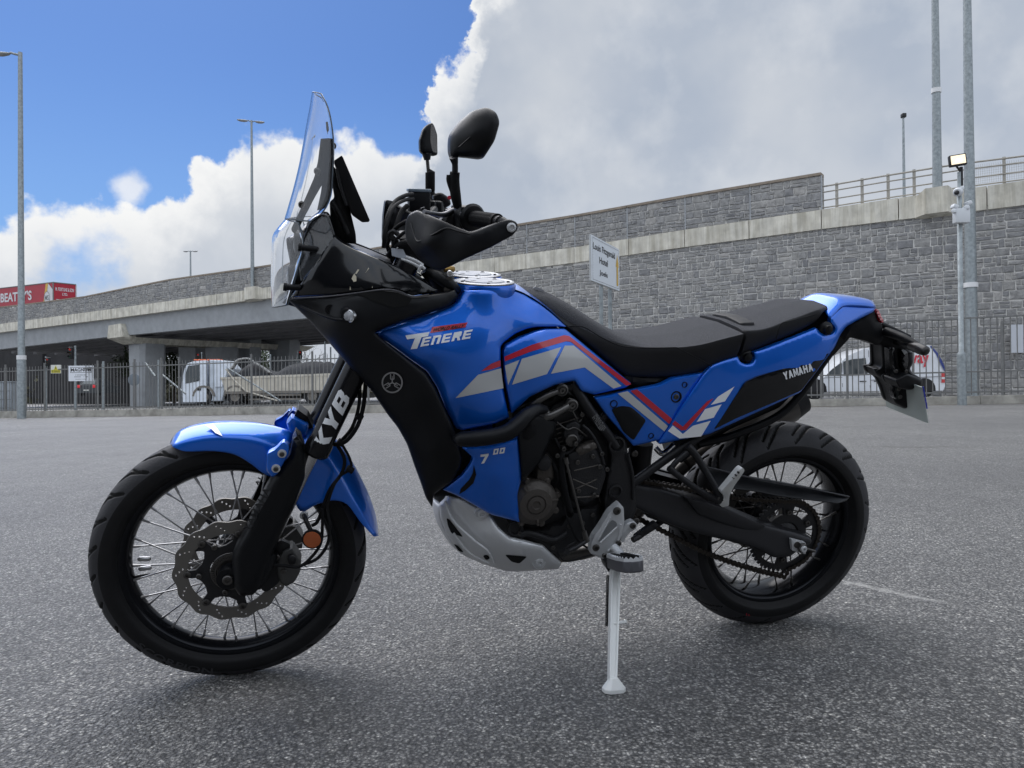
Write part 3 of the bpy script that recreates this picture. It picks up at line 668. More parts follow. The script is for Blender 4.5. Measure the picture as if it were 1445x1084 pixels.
# ================================================================ SECOND, TALLER FENCE BY THE WALL
tf = empty('tall_fence', base_at(1300, 29.5), 'taller flat topped bar fence standing behind the van close to the stone wall', 'fence')
def TF(px, z=0):
    d = ray(px, 560); den = d.x*.323+d.y; t = (38.9)/den; return Vector((d.x*t, d.y*t, gz(d.x*t)+z))
hT = lambda px: 3.62
pxs = np.arange(1236, 1462, 6.6)
mb = MB(); A, B = TF(1225, 0), TF(1500, 0)
A.z = PY(1225, 431, A.y).z; B.z = PY(1500, 415.5, B.y).z; mb.prism([A, B, B+Vector((0, 0, .14)), A+Vector((0, 0, .14))], (0, .06, 0)); own(mb.build('rail', M_fence, None, smooth=0), tf)
mb = MB(); mb.box((0, 0, -.5), (.022, .022, 1.0)); pr = mb.build('picket', M_fence, tf, smooth=0); fi = True
for px in pxs:
    q = TF(px); zt_ = A.z + (B.z-A.z)*(q.x-A.x)/(B.x-A.x); o = pr if fi else pr.copy()
    if not fi: link(o, tf)
    fi = False; o.location = Vector((q.x, q.y+.03, zt_)) - tf.location; o.scale = (1, 1, zt_-q.z)

# ================================================================ SIGNS AND SMALL THINGS
def post_sign():
    TL, TR, BR, BL = (834.4, 330.5), (873.6, 353.2), (873.9, 410.2), (834.4, 396.3)
    yA, yB = 16.0, 17.76
    a, b, c, d = PY(*TL, yA), PY(*TR, yB), PY(*BR, yB), PY(*BL, yA)
    base = Vector(((a.x+b.x)/2, (a.y+b.y)/2, gz(a.x)))
    rt = empty('direction_sign', base, 'white hotel direction sign with yellow arrow on two grey posts', 'sign')
    zt_, zb_ = (a.z+b.z)/2, (c.z+d.z)/2; A = Vector((a.x, a.y, zb_)); B = Vector((b.x, b.y, zb_)); U = B-A; V = Vector((0, 0, zt_-zb_)); n = Vector((U.y, -U.x, 0)).normalized()
    if n.y > 0: n = -n
    M_board = mat('sign_white', (.72, .76, .80), .45); M_blk = mat('sign_black', (.03, .03, .035), .5); M_yel = mat('sign_ochre', (.62, .40, .08), .5); M_fr = mat('sign_frame', (.45, .46, .46), .5, .4)
    mb = MB(); mb.prism([A, B, B+V, A+V], -n*.03); bo = own(mb.build('sign_board', M_board, None, smooth=0), rt)
    mb = MB()
    for (p, q) in ((A, B), (B, B+V), (B+V, A+V), (A+V, A)): mb.tube([p-n*.03, q-n*.03], .022, 6)
    own(mb.build('sign_frame', M_fr, None), rt)
    mb = MB(); e = n*.004
    def bar(u0, v0, u1, v1, t=.012):
        P, Q = A+U*u0+V*v0+e, A+U*u1+V*v1+e; w = V*t if abs(v0-v1) < 1e-6 else U*t*.6; mb.add([P, Q, Q+w, P+w], [(0, 1, 2, 3)])
    lt = mb; mb = MB()
    def bar(u0, v0, u1, v1, t=.012):
        P, Q = A+U*u0+V*v0+e, A+U*u1+V*v1+e; w = V*t if abs(v0-v1) < 1e-6 else U*t*.6; mb.add([P, Q, Q+w, P+w], [(0, 1, 2, 3)])
    for i in range(44): bar(.035+i*.0213, .035, .045+i*.0213, .035); bar(.035+i*.0213, .955, .045+i*.0213, .955)
    for i in range(26): bar(.035, .04+i*.0355, .035, .055+i*.0355); bar(.965, .04+i*.0355, .965, .055+i*.0355)
    o = mb.build('dashed_border', M_blk, None, smooth=0); o.parent = bo; o['kind'] = 'stuff'; mb = lt
    board_text(mb, 'Louis Fitzgerald', A+U*.05+V*.67+e, U*.78, V*.19, weight=.02); board_text(mb, 'Hotel', A+U*.26+V*.45+e, U*.30, V*.15, weight=.02); board_text(mb, 'Joels', A+U*.26+V*.16+e, U*.29, V*.15, weight=.02)
    o = mb.build('lettering', M_blk, None, smooth=0); o.parent = bo
    mb = MB(); ar = [(.885, .10), (.945, .10), (.945, .55), (.975, .55), (.915, .86), (.855, .55), (.885, .55)]; mb.add([A+U*x+V*y+n*.005 for x, y in ar], [tuple(range(7))]); o = mb.build('arrow', M_yel, None, smooth=0); o.parent = bo
    for t in (.42, .74):
        P = A+U*t - n*.07; mb = MB(); mb.tube([Vector((P.x, P.y, gz(P.x)-.1)), Vector((P.x, P.y, zt_-.15))], .045, 10); own(mb.build('post', M_galv, None), rt)
post_sign()
def flat_board(name, px0, py0, px1, py1, y, label, col, cat='sign', th=.03):
    a, b = PY(px0, py1, y), PY(px1, py0, y); rt = empty(name, Vector(((a.x+b.x)/2, y, a.z)), label, cat)
    m = mat(name+'_face', col, .5); mb = MB(); mb.box(((0), .0, (b.z-a.z)/2), (b.x-a.x, th, b.z-a.z)); bo = mb.build('board', m, rt, smooth=0)
    return rt, bo, b.x-a.x, b.z-a.z
M_blk = MATS['sign_black']
yb = FP(114).y - .06
rt, bo, w, h = flat_board('notice_board', 97, 516, 132, 538, yb, 'white rectangular notice with black lettering fixed to the railings', (.78, .8, .84))
mb = MB(); e = Vector((0, -.018, 0)); O = lambda u, v: Vector((-w/2+w*u, 0, h*v)) + e
board_text(mb, 'MAGNUM', O(.10, .62), (w*.80, 0, 0), (0, 0, h*.22), weight=.02)
for v in (.54, .88): mb.add([O(.07, v), O(.93, v), O(.93, v+.025), O(.07, v+.025)], [(0, 1, 2, 3)])
for u in (.07, .92): mb.add([O(u, .54), O(u+.012, .54), O(u+.012, .90), O(u, .90)], [(0, 1, 2, 3)])
lt = mb; lt.build('lettering', M_blk, bo, smooth=0); mb = MB()
for (u0, v0, du, dv, sd) in ((.28, .36, .44, .07, 1), (.20, .24, .60, .07, 2), (.28, .10, .44, .05, 3)):
    vs, fs = tiny_print(1, sd); mb.add([O(u0+du*a, v0+dv*b) for a, b in vs], fs)
o = mb.build('small_print', M_blk, bo, smooth=0); o['kind'] = 'stuff'
rt, bo, w, h = flat_board('warning_sign', 72, 515, 86, 527, FP(79).y-.06, 'small white and yellow warning sign with a triangle on the railings', (.75, .75, .68))
mb = MB(); O = lambda u, v: Vector((-w/2+w*u, -.018, h*v)); mb.add([O(.04, .05), O(.96, .05), O(.96, .42), O(.04, .42)], [(0, 1, 2, 3)]); mb.add([O(.3, .42), O(.7, .42), O(.5, .95)], [(0, 1, 2)]); mb.build('yellow_print', mat('sign_yellow', (.62, .55, .05), .5), bo, smooth=0)
mb = MB(); mb.add([O(.47, .50)+Vector((0, -.002, 0)), O(.53, .50)+Vector((0, -.002, 0)), O(.53, .75)+Vector((0, -.002, 0)), O(.47, .75)+Vector((0, -.002, 0))], [(0, 1, 2, 3)])
vs, fs = tiny_print(2, 4); mb.add([O(.1+.8*a, .10+.26*b)+Vector((0, -.002, 0)) for a, b in vs], fs); mb.build('black_print', M_blk, bo, smooth=0)
rt, bo, w, h = flat_board('wall_notice', 1426, 458, 1445.5, 498, PL(1435, 480, -.3).y, 'pale grey rectangular panel on the stone wall at the right edge', (.6, .62, .66))
# roadside cabinet
p = base_at(16, 36); rt = empty('roadside_cabinet', p, 'pale grey metal cabinet behind the railings at the left edge', 'cabinet')
M_cab = mat('cabinet_paint', (.30, .33, .36), .5, var=.1, vscale=4)
for k in range(2):
    mb = MB(); mb.box((-.38+.36*k, 0, .82), (.34, .5, 1.64), bev=.02); mb.build('door', M_cab, rt)
mb = MB(); mb.box((-.2, 0, 1.67), (.8, .56, .05), bev=.01); mb.box((-.2, .03, .8), (.74, .45, 1.6)); mb.build('casing', M_cab, rt)
for z in (.45, .85, 1.25):
    mb = MB(); mb.box((-.2, -.262, z), (.70, .01, .02)); mb.build('trim', M_fence, rt, smooth=0)
# slim blue-grey posts and traffic lights behind the fence at the left
def traffic_light(px, pytop, y, label, lit=True, heads=1, side=1, scale=1.0):
    b = base_at(px, y); rt = empty('traffic_light', b, label, 'traffic light', 'traffic lights beyond the railings'); H = htz(px, pytop, y)-b.z
    mb = MB(); mb.lathe((0, 0, -.1), (0, 0, 1), [(.08*scale, 0), (.07*scale, H+.1)], 10); mb.build('pole', M_galv, rt)
    z = H-.55*scale
    mb = MB(); mb.box((side*.28*scale, -.05, z), (.30*scale, .22, .9*scale), bev=.03); hd = mb.build('signal_head', M_dark, rt)
    for i, c in enumerate(((.9, .03, .02), (.06, .04, .01), (.01, .05, .03))):
        m = mat('signal_red', (.25, .015, .015), .4, emit=(1, .05, .03), estr=.15) if i == 0 and lit else mat('signal_off%d' % i, c if i else (.08, .01, .01), .3)
        mb = MB(); mb.lathe((side*.28*scale, -.165, z+(.28-.28*i)*scale), (0, -1, 0), [(.09*scale, 0), (.07*scale, .015), (0, .02)], 14); mb.build('lamp', m, hd)
        mb = MB(); a = np.linspace(0, math.pi, 9); mb.grid([[Vector((side*.28*scale+.105*scale*math.cos(t), yy, z+(.28-.28*i)*scale+.105*scale*math.sin(t))) for t in a] for yy in (-.16, -.30)]); mb.build('hood', M_dark, hd)
    return rt
t1 = traffic_light(106.5, 488, 45, 'traffic light on a stout pole with red lamp lit behind the warning sign', True, side=-1, scale=.8)
t2 = traffic_light(65, 503, 40, 'traffic light partly behind the warning sign, its pole beside the yellow notice', True, side=1, scale=.6)
t3 = traffic_light(421, 494, 66, 'small far traffic light showing red above the lorry load', True, side=1, scale=.8)
t4 = traffic_light(285, 497, 62, 'traffic light seen over the cab roof of the tipper lorry', True, side=-1, scale=.8)
p = base_at(189.5, 35); rt = empty('round_sign', p, 'grey back of a round road sign in front of the bridge column', 'sign')
hz_ = htz(189.5, 536, 35)-p.z; mb = MB(); mb.lathe((0, 0, hz_), (0, -1, 0), [(.28, 0), (.28, .02), (.26, .025)], 24); mb.build('disc', mat('sign_back', (.20, .23, .26), .5, .4), rt)
mb = MB(); mb.lathe((0, .04, -.1), (0, 0, 1), [(.03, 0), (.03, hz_+.35)], 8); mb.build('post', M_galv, rt)
for (px, pt, y, lab) in ((146, 510, 41, 'plain slim grey post behind the railings left of the bridge column'), (459, 482, 58, 'slim green post under the bright gap beyond the flyover'), (467, 490, 60, 'shorter slim green post beside the bright gap beyond the flyover'), (224, 508, 44, 'slim dark post behind the railings right of the bridge column'), (382, 500, 52, 'slim grey post rising behind the lorry hopper')):
    pole('slim_post', base_at(px, y), htz(px, pt, y), .07, .06, lab, 'post', n=8)
# ================================================================ VEHICLES
M_tyre = mat('tyre_rubber', (.016, .016, .017), .75, bump=.2, bscale=60)
M_win = mat('vehicle_window', (.02, .03, .035), .06, spec=.8)
M_wpaint = mat('van_paint', (.70, .72, .75), .28, coat=.5, var=.06, vscale=2)
M_red = mat('tail_light_red', (.55, .02, .02), .25, coat=.5)
M_grime = mat('grimy_chassis', (.05, .048, .045), .85, var=.3, vscale=6)
def wheel(parent, c, r, w, rimc, n=24):
    mb = MB(); s = 1
    mb.lathe(Vector(c), (0, 1, 0), [(r*.62, -w/2), (r*.93, -w/2), (r, -w*.38), (r, w*.38), (r*.93, w/2), (r*.62, w/2)], n, close=True); t = mb.build('wheel', M_tyre, parent)
    mb = MB(); mb.lathe(Vector(c)+Vector((0, -w*.42, 0)), (0, -1, 0), [(r*.62, -.03), (r*.60, .02), (r*.50, -.02), (r*.22, .0), (r*.18, .03), (0, .035)], n)
    for i in range(6):
        a = i*math.pi/3; mb.box(Vector(c)+Vector((math.cos(a)*r*.36, -w*.42-.012, math.sin(a)*r*.36)), (r*.11, .012, r*.22), M=Matrix.Rotation(-a+math.pi/2, 3, 'Y'))
    mb.build('rim', rimc, t); return t
def side_body(mb, prof, w, bulge=.0, y0=0.0, tuck=.0, n=1, inset_top=.18):
    "closed side outline (x,z) extruded across the width with tumblehome above the waist"
    zs = [p[1] for p in prof]; zmx = max(zs); zm = min(zs) + (zmx-min(zs))*.5
    def off(z): return inset_top*max(0, (z-zm)/(zmx-zm))**1.3
    rows = []
    for t in (-1, -.96, 0, .96, 1):
        k = 1.0 if abs(t) < .99 else .0
        rows.append([Vector((x*(1 if k else .994), t*(w/2-off(z)), z*(1 if k else .994)+(0 if k else .004))) for x, z in prof])
    mb.grid(rows, closev=True); mb.add(rows[0], [tuple(range(len(prof)))]); mb.add(rows[-1], [tuple(range(len(prof)))]); return off
def strip(mb, pts, off, w, e=.008, side=-1):
    mb.add([Vector((x, side*(w/2-off(z)+e), z)) for x, z in pts], [tuple(range(len(pts)))])
def van():
    yv = 27.2; pA, pB = PY(1120, 553, yv), PY(1336, 553, yv); Lv = pB.x-pA.x; ctr = Vector(((pA.x+pB.x)/2, yv+.95, gz((pA.x+pB.x)/2)+.12))
    rt = empty('van', ctr, 'white delivery van with red lettering on its side parked behind the right hand railings', 'van')
    W = 1.75; zt_ = PY(1230, 487, yv).z-ctr.z; zb_ = .28; x0 = -Lv/2; 
    def X(px): return PY(px, 540, yv).x-ctr.x
    def Z(py): return PY(1230, py, yv).z-ctr.z
    prof = [(X(1122), zb_), (X(1122), Z(541)), (X(1128), Z(533)), (X(1148), Z(530)), (X(1163), Z(532)-.02), (X(1180), Z(517)), (X(1200), Z(501)), (X(1222), Z(492)), (X(1248), Z(488)), (X(1290), Z(487)), (X(1318), Z(487.5)), (X(1327), Z(499)), (X(1334), Z(517)), (X(1336), Z(530)), (X(1336), Z(546)), (X(1333), zb_)]
    mb = MB(); off = side_body(mb, prof, W, inset_top=.13); body = mb.build('body', M_wpaint, rt, smooth=50, bevel=.02)
    mb = MB(); strip(mb, [(X(1166), Z(530)), (X(1176), Z(520)), (X(1189), Z(511.5)), (X(1189), Z(530))], off, W); mb.build('quarter_window', M_win, rt, smooth=0)
    mb = MB(); strip(mb, [(X(1192), Z(530)), (X(1192), Z(510)), (X(1205), Z(506.5)), (X(1224), Z(505)), (X(1226), Z(529))], off, W); mb.build('side_window', M_win, rt, smooth=0)
    M_line = mat('shut_line', (.12, .12, .13), .8)
    mb = MB()
    for a in ((1190, 505, 1190, 546), (1229, 494, 1229, 547), (1279, 492, 1279, 532), (1160, 533, 1190, 532)):
        x, z, x2, z2 = X(a[0]), Z(a[1]), X(a[2]), Z(a[3]); d = Vector((z2-z, 0, x-x2)).normalized()*.008
        strip(mb, [(x-d.x, z-d.z), (x+d.x, z+d.z), (x2+d.x, z2+d.z), (x2-d.x, z2-d.z)], off, W, .006)
    mb.build('shut_line', M_line, rt, smooth=0)
    mb = MB(); strip(mb, [(X(1229), Z(536)), (X(1336), Z(531)), (X(1336), Z(532.2)), (X(1229), Z(537.2))], off, W, .012); mb.build('slide_rail', mat('rail_grey', (.3, .3, .31), .6), rt, smooth=0)
    for px in (1219, 1239):
        mb = MB(); mb.box((X(px), -(W/2-off(Z(538))+.02), Z(538)), (.24, .03, .035), bev=.01); mb.build('door_handle', mat('handle_dark', (.05, .05, .05), .5), rt)
    mb = MB(); strip(mb, [(X(1330), Z(527)), (X(1336)-.005, Z(527)), (X(1336)-.005, Z(541)), (X(1330), Z(541))], off, W, .014); tl = mb.build('tail_light', M_red, rt, smooth=0)
    mb = MB(); strip(mb, [(X(1330), Z(533)), (X(1336)-.005, Z(533)), (X(1336)-.005, Z(536)), (X(1330), Z(536))], off, W, .018); mb.build('reverse_lens', M_white, tl, smooth=0)
    mb = MB(); zz = [487.8, 499, 510, 517, 526]; xx = [1318.5, 1327.2, 1331.8, 1334.3, 1335.8]
    strip(mb, [(X(a), Z(b)) for a, b in zip(xx, zz)] + [(X(1334), Z(524)), (X(1329), Z(513)), (X(1324.5), Z(501)), (X(1317), Z(490))], off, W, .01); mb.build('rear_edge_stripe', mat('stripe_blue', (.03, .05, .22), .4), rt, smooth=0)
    vs, fs = text_mesh('way', weight=.02); mb = MB()
    mb.add([Vector((X(1283)+a*(X(1314)-X(1283)), -(W/2-off(Z(516-b*16))+.012), Z(518.5-b*17))) for a, b in [(float(p[0]), float(p[1])) for p in vs]], fs)
    mb.build('lettering', mat('letter_red', (.60, .02, .04), .4), rt, smooth=0)
    for px in (1152, 1306): wheel(rt, (X(px), -W/2+.12, .33), .33, .2, M_grime)
    for px in (1152, 1306): wheel(rt, (X(px), W/2-.12, .33), .33, .2, M_grime)
    for px in (1152, 1306):
        mb = MB(); a = np.linspace(0, math.pi, 12); mb.add([Vector((X(px)+.40*math.cos(t), -W/2-.004, .34+.40*math.sin(t))) for t in a] + [Vector((X(px)-.40, -W/2-.004, .26)), Vector((X(px)+.40, -W/2-.004, .26))], [tuple(range(14))]); mb.build('wheel_arch', M_dark, rt, smooth=0)
van()
def car():
    y = 67; c = base_at(122, y); c.y = y; c.z = PY(122, 558, y).z-.05
    rt = empty('car', c, 'small dark car with red tail lights driving away under the flyover behind the railings', 'car'); w = 1.75; z1 = PY(131, 534, y).z-c.z
    mb = MB(); rows = []
    M_car = mat('car_paint', (.05, .055, .06), .6)
    for yy, k, zt_ in ((0, 1, .55), (.05, 1, .95), (.35, .96, 1.0), (.75, .80, z1*.97), (1.5, .76, z1), (2.4, .80, z1*.95), (3.1, .95, 1.0), (4.1, .95, .85), (4.2, .9, .5)):
        hw = w/2*k; rows.append([Vector((-w/2*.98, yy, .25)), Vector((-w/2, yy, .55)), Vector((-w/2*(.5+.5*k), yy, min(.95, zt_))), Vector((-hw*.93, yy, zt_)), Vector((hw*.93, yy, zt_)), Vector((w/2*(.5+.5*k), yy, min(.95, zt_))), Vector((w/2, yy, .55)), Vector((w/2*.98, yy, .25))])
    mb.grid(rows, closev=True); mb.add(rows[0], [tuple(range(8))]); mb.add(rows[-1], [tuple(range(8))]); mb.build('body', M_car, rt)
    mb = MB(); mb.add([Vector((-.60, .33, 1.04)), Vector((.60, .33, 1.04)), Vector((.50, .72, z1*.94)), Vector((-.50, .72, z1*.94))], [(0, 1, 2, 3)]); mb.build('rear_window', mat('rear_glass', (.10, .12, .13), .5), rt, smooth=0)
    Mt = mat('lit_tail_light', (.6, .02, .03), .3, emit=(1, .06, .07), estr=.15)
    for s in (-1, 1):
        mb = MB(); mb.box((s*.68, -.01, .84), (.30, .08, .26), bev=.03); mb.build('tail_light', Mt, rt)
        mb = MB(); mb.lathe((s*.72, .6, .3), (1, 0, 0), [(.3, -.1), (.31, 0), (.3, .1)], 16); mb.build('wheel', M_tyre, rt)
    mb = MB(); mb.box((0, -.02, .5), (.5, .02, .12)); mb.build('number_plate', mat('plate_pale', (.6, .6, .55), .5), rt, smooth=0)
car()
def lorry():
    yl_ = 47.0; c = base_at(330, yl_); c.y = yl_+1.25; c.z = PY(330, 571, yl_).z
    rt = empty('tipper_lorry', c, 'pale dusty tipper lorry loaded with dark asphalt behind the railings under the flyover', 'lorry')
    X = lambda px: PY(px, 540, yl_).x-c.x
    Z = lambda py: PY(330, py, yl_).z-c.z
    W = 2.5; M_cab = mat('lorry_cab_paint', (.72, .77, .84), .4, coat=.3, var=.12, vscale=2); M_tip = mat('dusty_body_paint', (.58, .54, .46), .7, var=.18, vscale=1.2); M_dust = mat('dusty_chassis', (.22, .20, .175), .9, var=.3, vscale=3)
    prof = [(X(257), Z(567)), (X(256), Z(545)), (X(257), Z(531)), (X(260), Z(519)), (X(264), Z(512)), (X(272), Z(509.5)), (X(290), Z(508)), (X(291), Z(567))]
    mb = MB(); off = side_body(mb, prof, W, inset_top=.08); mb.build('cab', M_cab, rt, bevel=.03)
    mb = MB(); strip(mb, [(X(261.5), Z(541)), (X(261.5), Z(528)), (X(265), Z(516)), (X(281), Z(514)), (X(281.5), Z(537))], off, W, .01); mb.build('side_window', M_win, rt, smooth=0)
    mb = MB(); mb.add([Vector((X(257)-.015, s*1.12, Z(544))) for s in (-1, 1)] + [Vector((X(260)-.02, s*1.08, Z(518))) for s in (1, -1)], [(0, 1, 2, 3)]); mb.build('windscreen', M_win, rt, smooth=0)
    mb = MB(); mb.box((X(255.5), -W/2-.12, Z(524)), (.12, .22, .62), bev=.03); mb.tube([(X(257), -W/2-.12, Z(515)), (X(262), -W/2, Z(513))], .02, 6); mb.build('mirror', M_dark, rt)
    mb = MB(); mb.box((X(281), -W/2-.01, Z(549)), (.22, .04, .16), bev=.02); mb.build('door_step', M_dark, rt)
    mb = MB(); mb.prism([(X(294), -W/2+.1, Z(566)), (X(294), -W/2+.1, Z(507.5)), (X(312), -W/2+.1, Z(508)), (X(322), -W/2+.1, Z(520)), (X(318), -W/2+.1, Z(545)), (X(312), -W/2+.1, Z(566))], (0, W-.2, 0)); mb.build('tank_shroud', mat('shroud_paint', (.55, .60, .66), .5, var=.15, vscale=2), rt, bevel=.05)
    mb = MB(); mb.prism([(X(303), -W/2+.02, Z(546)), (X(303), -W/2+.02, Z(512)), (X(317), -W/2+.02, Z(512)), (X(320), -W/2+.02, Z(525)), (X(313), -W/2+.02, Z(546))], (0, .1, 0)); mb.build('side_panel', M_cab, rt, bevel=.02)
    # orange marker beacons along the cab roof
    for px in (272, 278, 284, 291, 298, 304):
        mb = MB(); mb.box((X(px), -.6, Z(507)), (.22, .5, .07), bev=.02); mb.build('beacon', mat('beacon_orange', (.75, .16, .05), .4), rt)
    # tipper body with ribs
    x0, x1 = X(312), X(520); mb = MB()
    prof2 = [(x0, Z(533)), (x1, Z(527)), (x1, Z(552)), (x0+.25, Z(553.5))]
    mb.prism([(x, -W/2, z) for x, z in prof2], (0, W, 0)); mb.build('tipper_body', M_tip, rt, smooth=0)
    mb = MB(); mb.prism([(x0-.05, -W/2-.05, Z(535.5)), (x1, -W/2-.05, Z(529.5)), (x1, -W/2-.05, Z(526.5)), (x0-.05, -W/2-.05, Z(532.5))], (0, .12, 0)); mb.build('top_rail', M_tip, rt, smooth=0)
    mb = MB(); mb.prism([(x0+.2, -W/2-.05, Z(556)), (x1, -W/2-.05, Z(555)), (x1, -W/2-.05, Z(551.5)), (x0+.2, -W/2-.05, Z(552.5))], (0, W, 0)); mb.build('bottom_rail', M_dust, rt, smooth=0)
    for q in np.arange(x0+.35, x1, .42):
        t = (q-x0)/(x1-x0); mb = MB(); zt_ = Z(535-6*t); zb_ = Z(552.5); mb.box((q, -W/2-.03, (zt_+zb_)/2), (.07, .07, zt_-zb_-.02)); mb.build('body_rib', M_tip, rt, smooth=0)
    # load: heap with rounded tops
    nx, ny = 46, 12; rows = []
    for i in range(nx):
        t = i/(nx-1); x = x0+.1+(x1-x0-.2)*t; px = 312+208*t
        h = float(np.interp(px, [312, 325, 340, 352, 368, 385, 400, 430, 460, 480, 520], [.1, .35, .9, 1.0, .55, .35, .75, .95, .85, .45, .7]))
        zt_ = Z(533-6*t); rows.append([Vector((x, -W/2+.08+(W-.16)*j/(ny-1), zt_-.1+h*math.sin(math.pi*j/(ny-1))**.6*(1+.08*rng.uniform(-1, 1)))) for j in range(ny)])
    mb = MB(); mb.grid(rows); mb.build('asphalt_load', mat('asphalt_load_black', (.035, .037, .042), .85, bump=.6, bscale=12, var=.3, vscale=4), rt)
    # rolled sheet and hopper flaps over the front of the load
    M_tarp = mat('load_sheet', (.36, .36, .35), .7, var=.2, vscale=4)
    mb = MB(); pts = catmull([(X(316), -W/2+.1, Z(524)), (X(326), -W/2+.1, Z(519)), (X(334), -W/2+.1, Z(508.5)), (X(349), -W/2+.1, Z(506)), (X(357), -W/2+.1, Z(511)), (X(366), -W/2+.1, Z(516)), (X(380), -W/2+.1, Z(526))], 5)
    mb.grid([[Vector(p) for p in pts], [Vector(p)+Vector((0, .5, -.02)) for p in pts]]); mb.tube([Vector(p) for p in pts], .06, 6); mb.build('load_sheet', M_tarp, rt)
    mb = MB(); mb.tube([(X(320), -W/2-.12, Z(521)), (X(331), -W/2-.14, Z(536)), (X(348), -W/2-.14, Z(552)), (X(392), -W/2-.14, Z(566))], .05, 6); mb.build('sheet_arm', M_tip, rt)
    # chassis, arches, wheels
    mb = MB(); mb.box(((X(296)+x1)/2, 0, Z(560)), (x1-X(296), 1.6, .3)); mb.build('chassis', M_grime, rt, smooth=0)
    for px in (287, 331, 440, 462): wheel(rt, (X(px), -W/2+.2, Z(571)+.50), .50, .32, M_dust)
    for px in (287, 331, 440, 462): wheel(rt, (X(px), W/2-.2, Z(571)+.50), .50, .32, M_dust)
    for px in (287, 331):
        mb = MB(); a = np.linspace(.05, math.pi-.05, 12); z0 = Z(571)+.5
        mb.grid([[Vector((X(px)+r*math.cos(t), y, z0+r*math.sin(t))) for t in a] for r, y in ((.58, -W/2-.02), (.70, -W/2-.02), (.70, -W/2+.4), (.58, -W/2+.4))], closeu=True); mb.build('mudguard', M_dust, rt)
    mb = MB()
    for z in (558, 564): mb.box(((X(352)+X(425))/2, -W/2+.02, Z(z)), (X(425)-X(352), .05, .10))
    mb.build('side_guard', M_dust, rt, smooth=0)
lorry()
def trailer():
    off = 5.0; q = lambda px, py: PL(px, py, off)
    a, b, c_ = q(-70, 417), q(75, 398.5), q(75, 440); 
    rt = empty('trailer_lorry', Vector((b.x, b.y, f_pbot(sx(60)))), 'red curtain sided lorry trailer with white lettering driving along the flyover top', 'lorry')
    M_r = mat('curtain_red', (.36, .012, .03), .45, var=.08, vscale=1); M_w = mat('print_white', (.62, .62, .64), .5); M_y = mat('print_gold', (.62, .38, .06), .5); M_fr2 = mat('trailer_frame', (.16, .17, .17), .5)
    zT = b.z; zB = zT-2.9; B0 = Vector((b.x, b.y, zB)); U = -WDIR*22.0; V = Vector((0, 0, zT-zB))
    zA = PL(0, 407, off).z; drop = (q(0, 407).z-b.z)/(Vector((q(0, 407).x-b.x, q(0, 407).y-b.y)).length)
    U = U + Vector((0, 0, drop*22.0)); back = WBACK*2.55
    bx = MB(); bx.prism([B0, B0+U, B0+U+V, B0+V], back); body = own(bx.build('box_body', M_r, None, smooth=0), rt)
    def P(u, v, e=.02): return B0 + U.normalized()*u + Vector((0, 0, v)) - WBACK*e
    fr = MB()
    for s_, e_ in ((B0, B0+V), (B0+V, B0+V+back), (B0+back, B0+V+back), (B0+V, B0+V+U)): fr.tube([s_, e_], .07, 6)
    own(fr.build('frame', M_fr2, None), rt)
    # printed curtain
    m = MB(); m.add([P(.75, 0), P(.0+.1, 0), P(.1, V.z*.72), P(1.2, V.z-.08), P(1.75, V.z-.08)], [(0, 1, 2, 3, 4)]); o = m.build('curtain_print', M_w, None, smooth=0); o.parent = body
    m = MB(); m.add([P(2.7, 0, .03), P(2.25, 0, .03), P(1.2, V.z-.06, .03), P(1.85, V.z-.06, .03)], [(0, 1, 2, 3)]); o = m.build('curtain_band', M_y, None, smooth=0); o.parent = body
    m = MB(); cc = P(1.55, V.z*.40, .04); ud = -U.normalized(); m.add([cc + ud*(.75*math.cos(t)) + Vector((0, 0, .75*math.sin(t))) for t in np.linspace(0, 2*math.pi, 24, False)], [tuple(range(24))]); o = m.build('roundel', M_w, None, smooth=0); o.parent = body
    m = MB(); n = 24
    m.grid([[cc - WBACK*.01 + ud*(r_*math.cos(t)) + Vector((0, 0, r_*math.sin(t))) for t in np.linspace(0, 2*math.pi, n, False)] for r_ in (.68, .74)], closev=True)
    board_text(m, 'MS', cc-ud*.5-Vector((0, 0, .3))-WBACK*.01, ud*1.0, (0, 0, .6), weight=.02); o = m.build('roundel_letters', M_fr2, None, smooth=0); o.parent = body
    m = MB(); u0 = 13.4; uu = lambda px: (B0-q(px, 415)).dot(WDIR); board_text(m, "BEATTY'S", P(uu(1), V.z*.36, .03), ud*(uu(1)-uu(45)), (0, 0, 1.2), shear=.0, weight=.03)
    m.add([P(9.6, .42, .03), P(4.2, .42, .03), P(4.2, .55, .03), P(9.6, .55, .03)], [(0, 1, 2, 3)]); o = m.build('lettering', M_w, None, smooth=0); o.parent = body
    # rear doors face
    e = WDIR*.012; bu = WBACK.copy(); R0 = B0 + e
    m = MB(); board_text(m, 'M. FORTUNE & SON', R0+bu*.25+Vector((0, 0, 1.95)), bu*2.05, (0, 0, .42), weight=.02); board_text(m, 'LTD.', R0+bu*1.0+Vector((0, 0, 1.45)), bu*.6, (0, 0, .3), weight=.02)
    for z in (.78, .92): m.add([R0+bu*.3+Vector((0, 0, z)), R0+bu*2.2+Vector((0, 0, z)), R0+bu*2.2+Vector((0, 0, z+.05)), R0+bu*.3+Vector((0, 0, z+.05))], [(0, 1, 2, 3)])
    o = m.build('rear_lettering', M_w, None, smooth=0); o.parent = body
    m = MB(); m.box(B0+back+WDIR*.02+Vector((0, 0, V.z/2)), (.1, .1, V.z), rz=0); own(m.build('corner_post', M_w, None, smooth=0), rt)
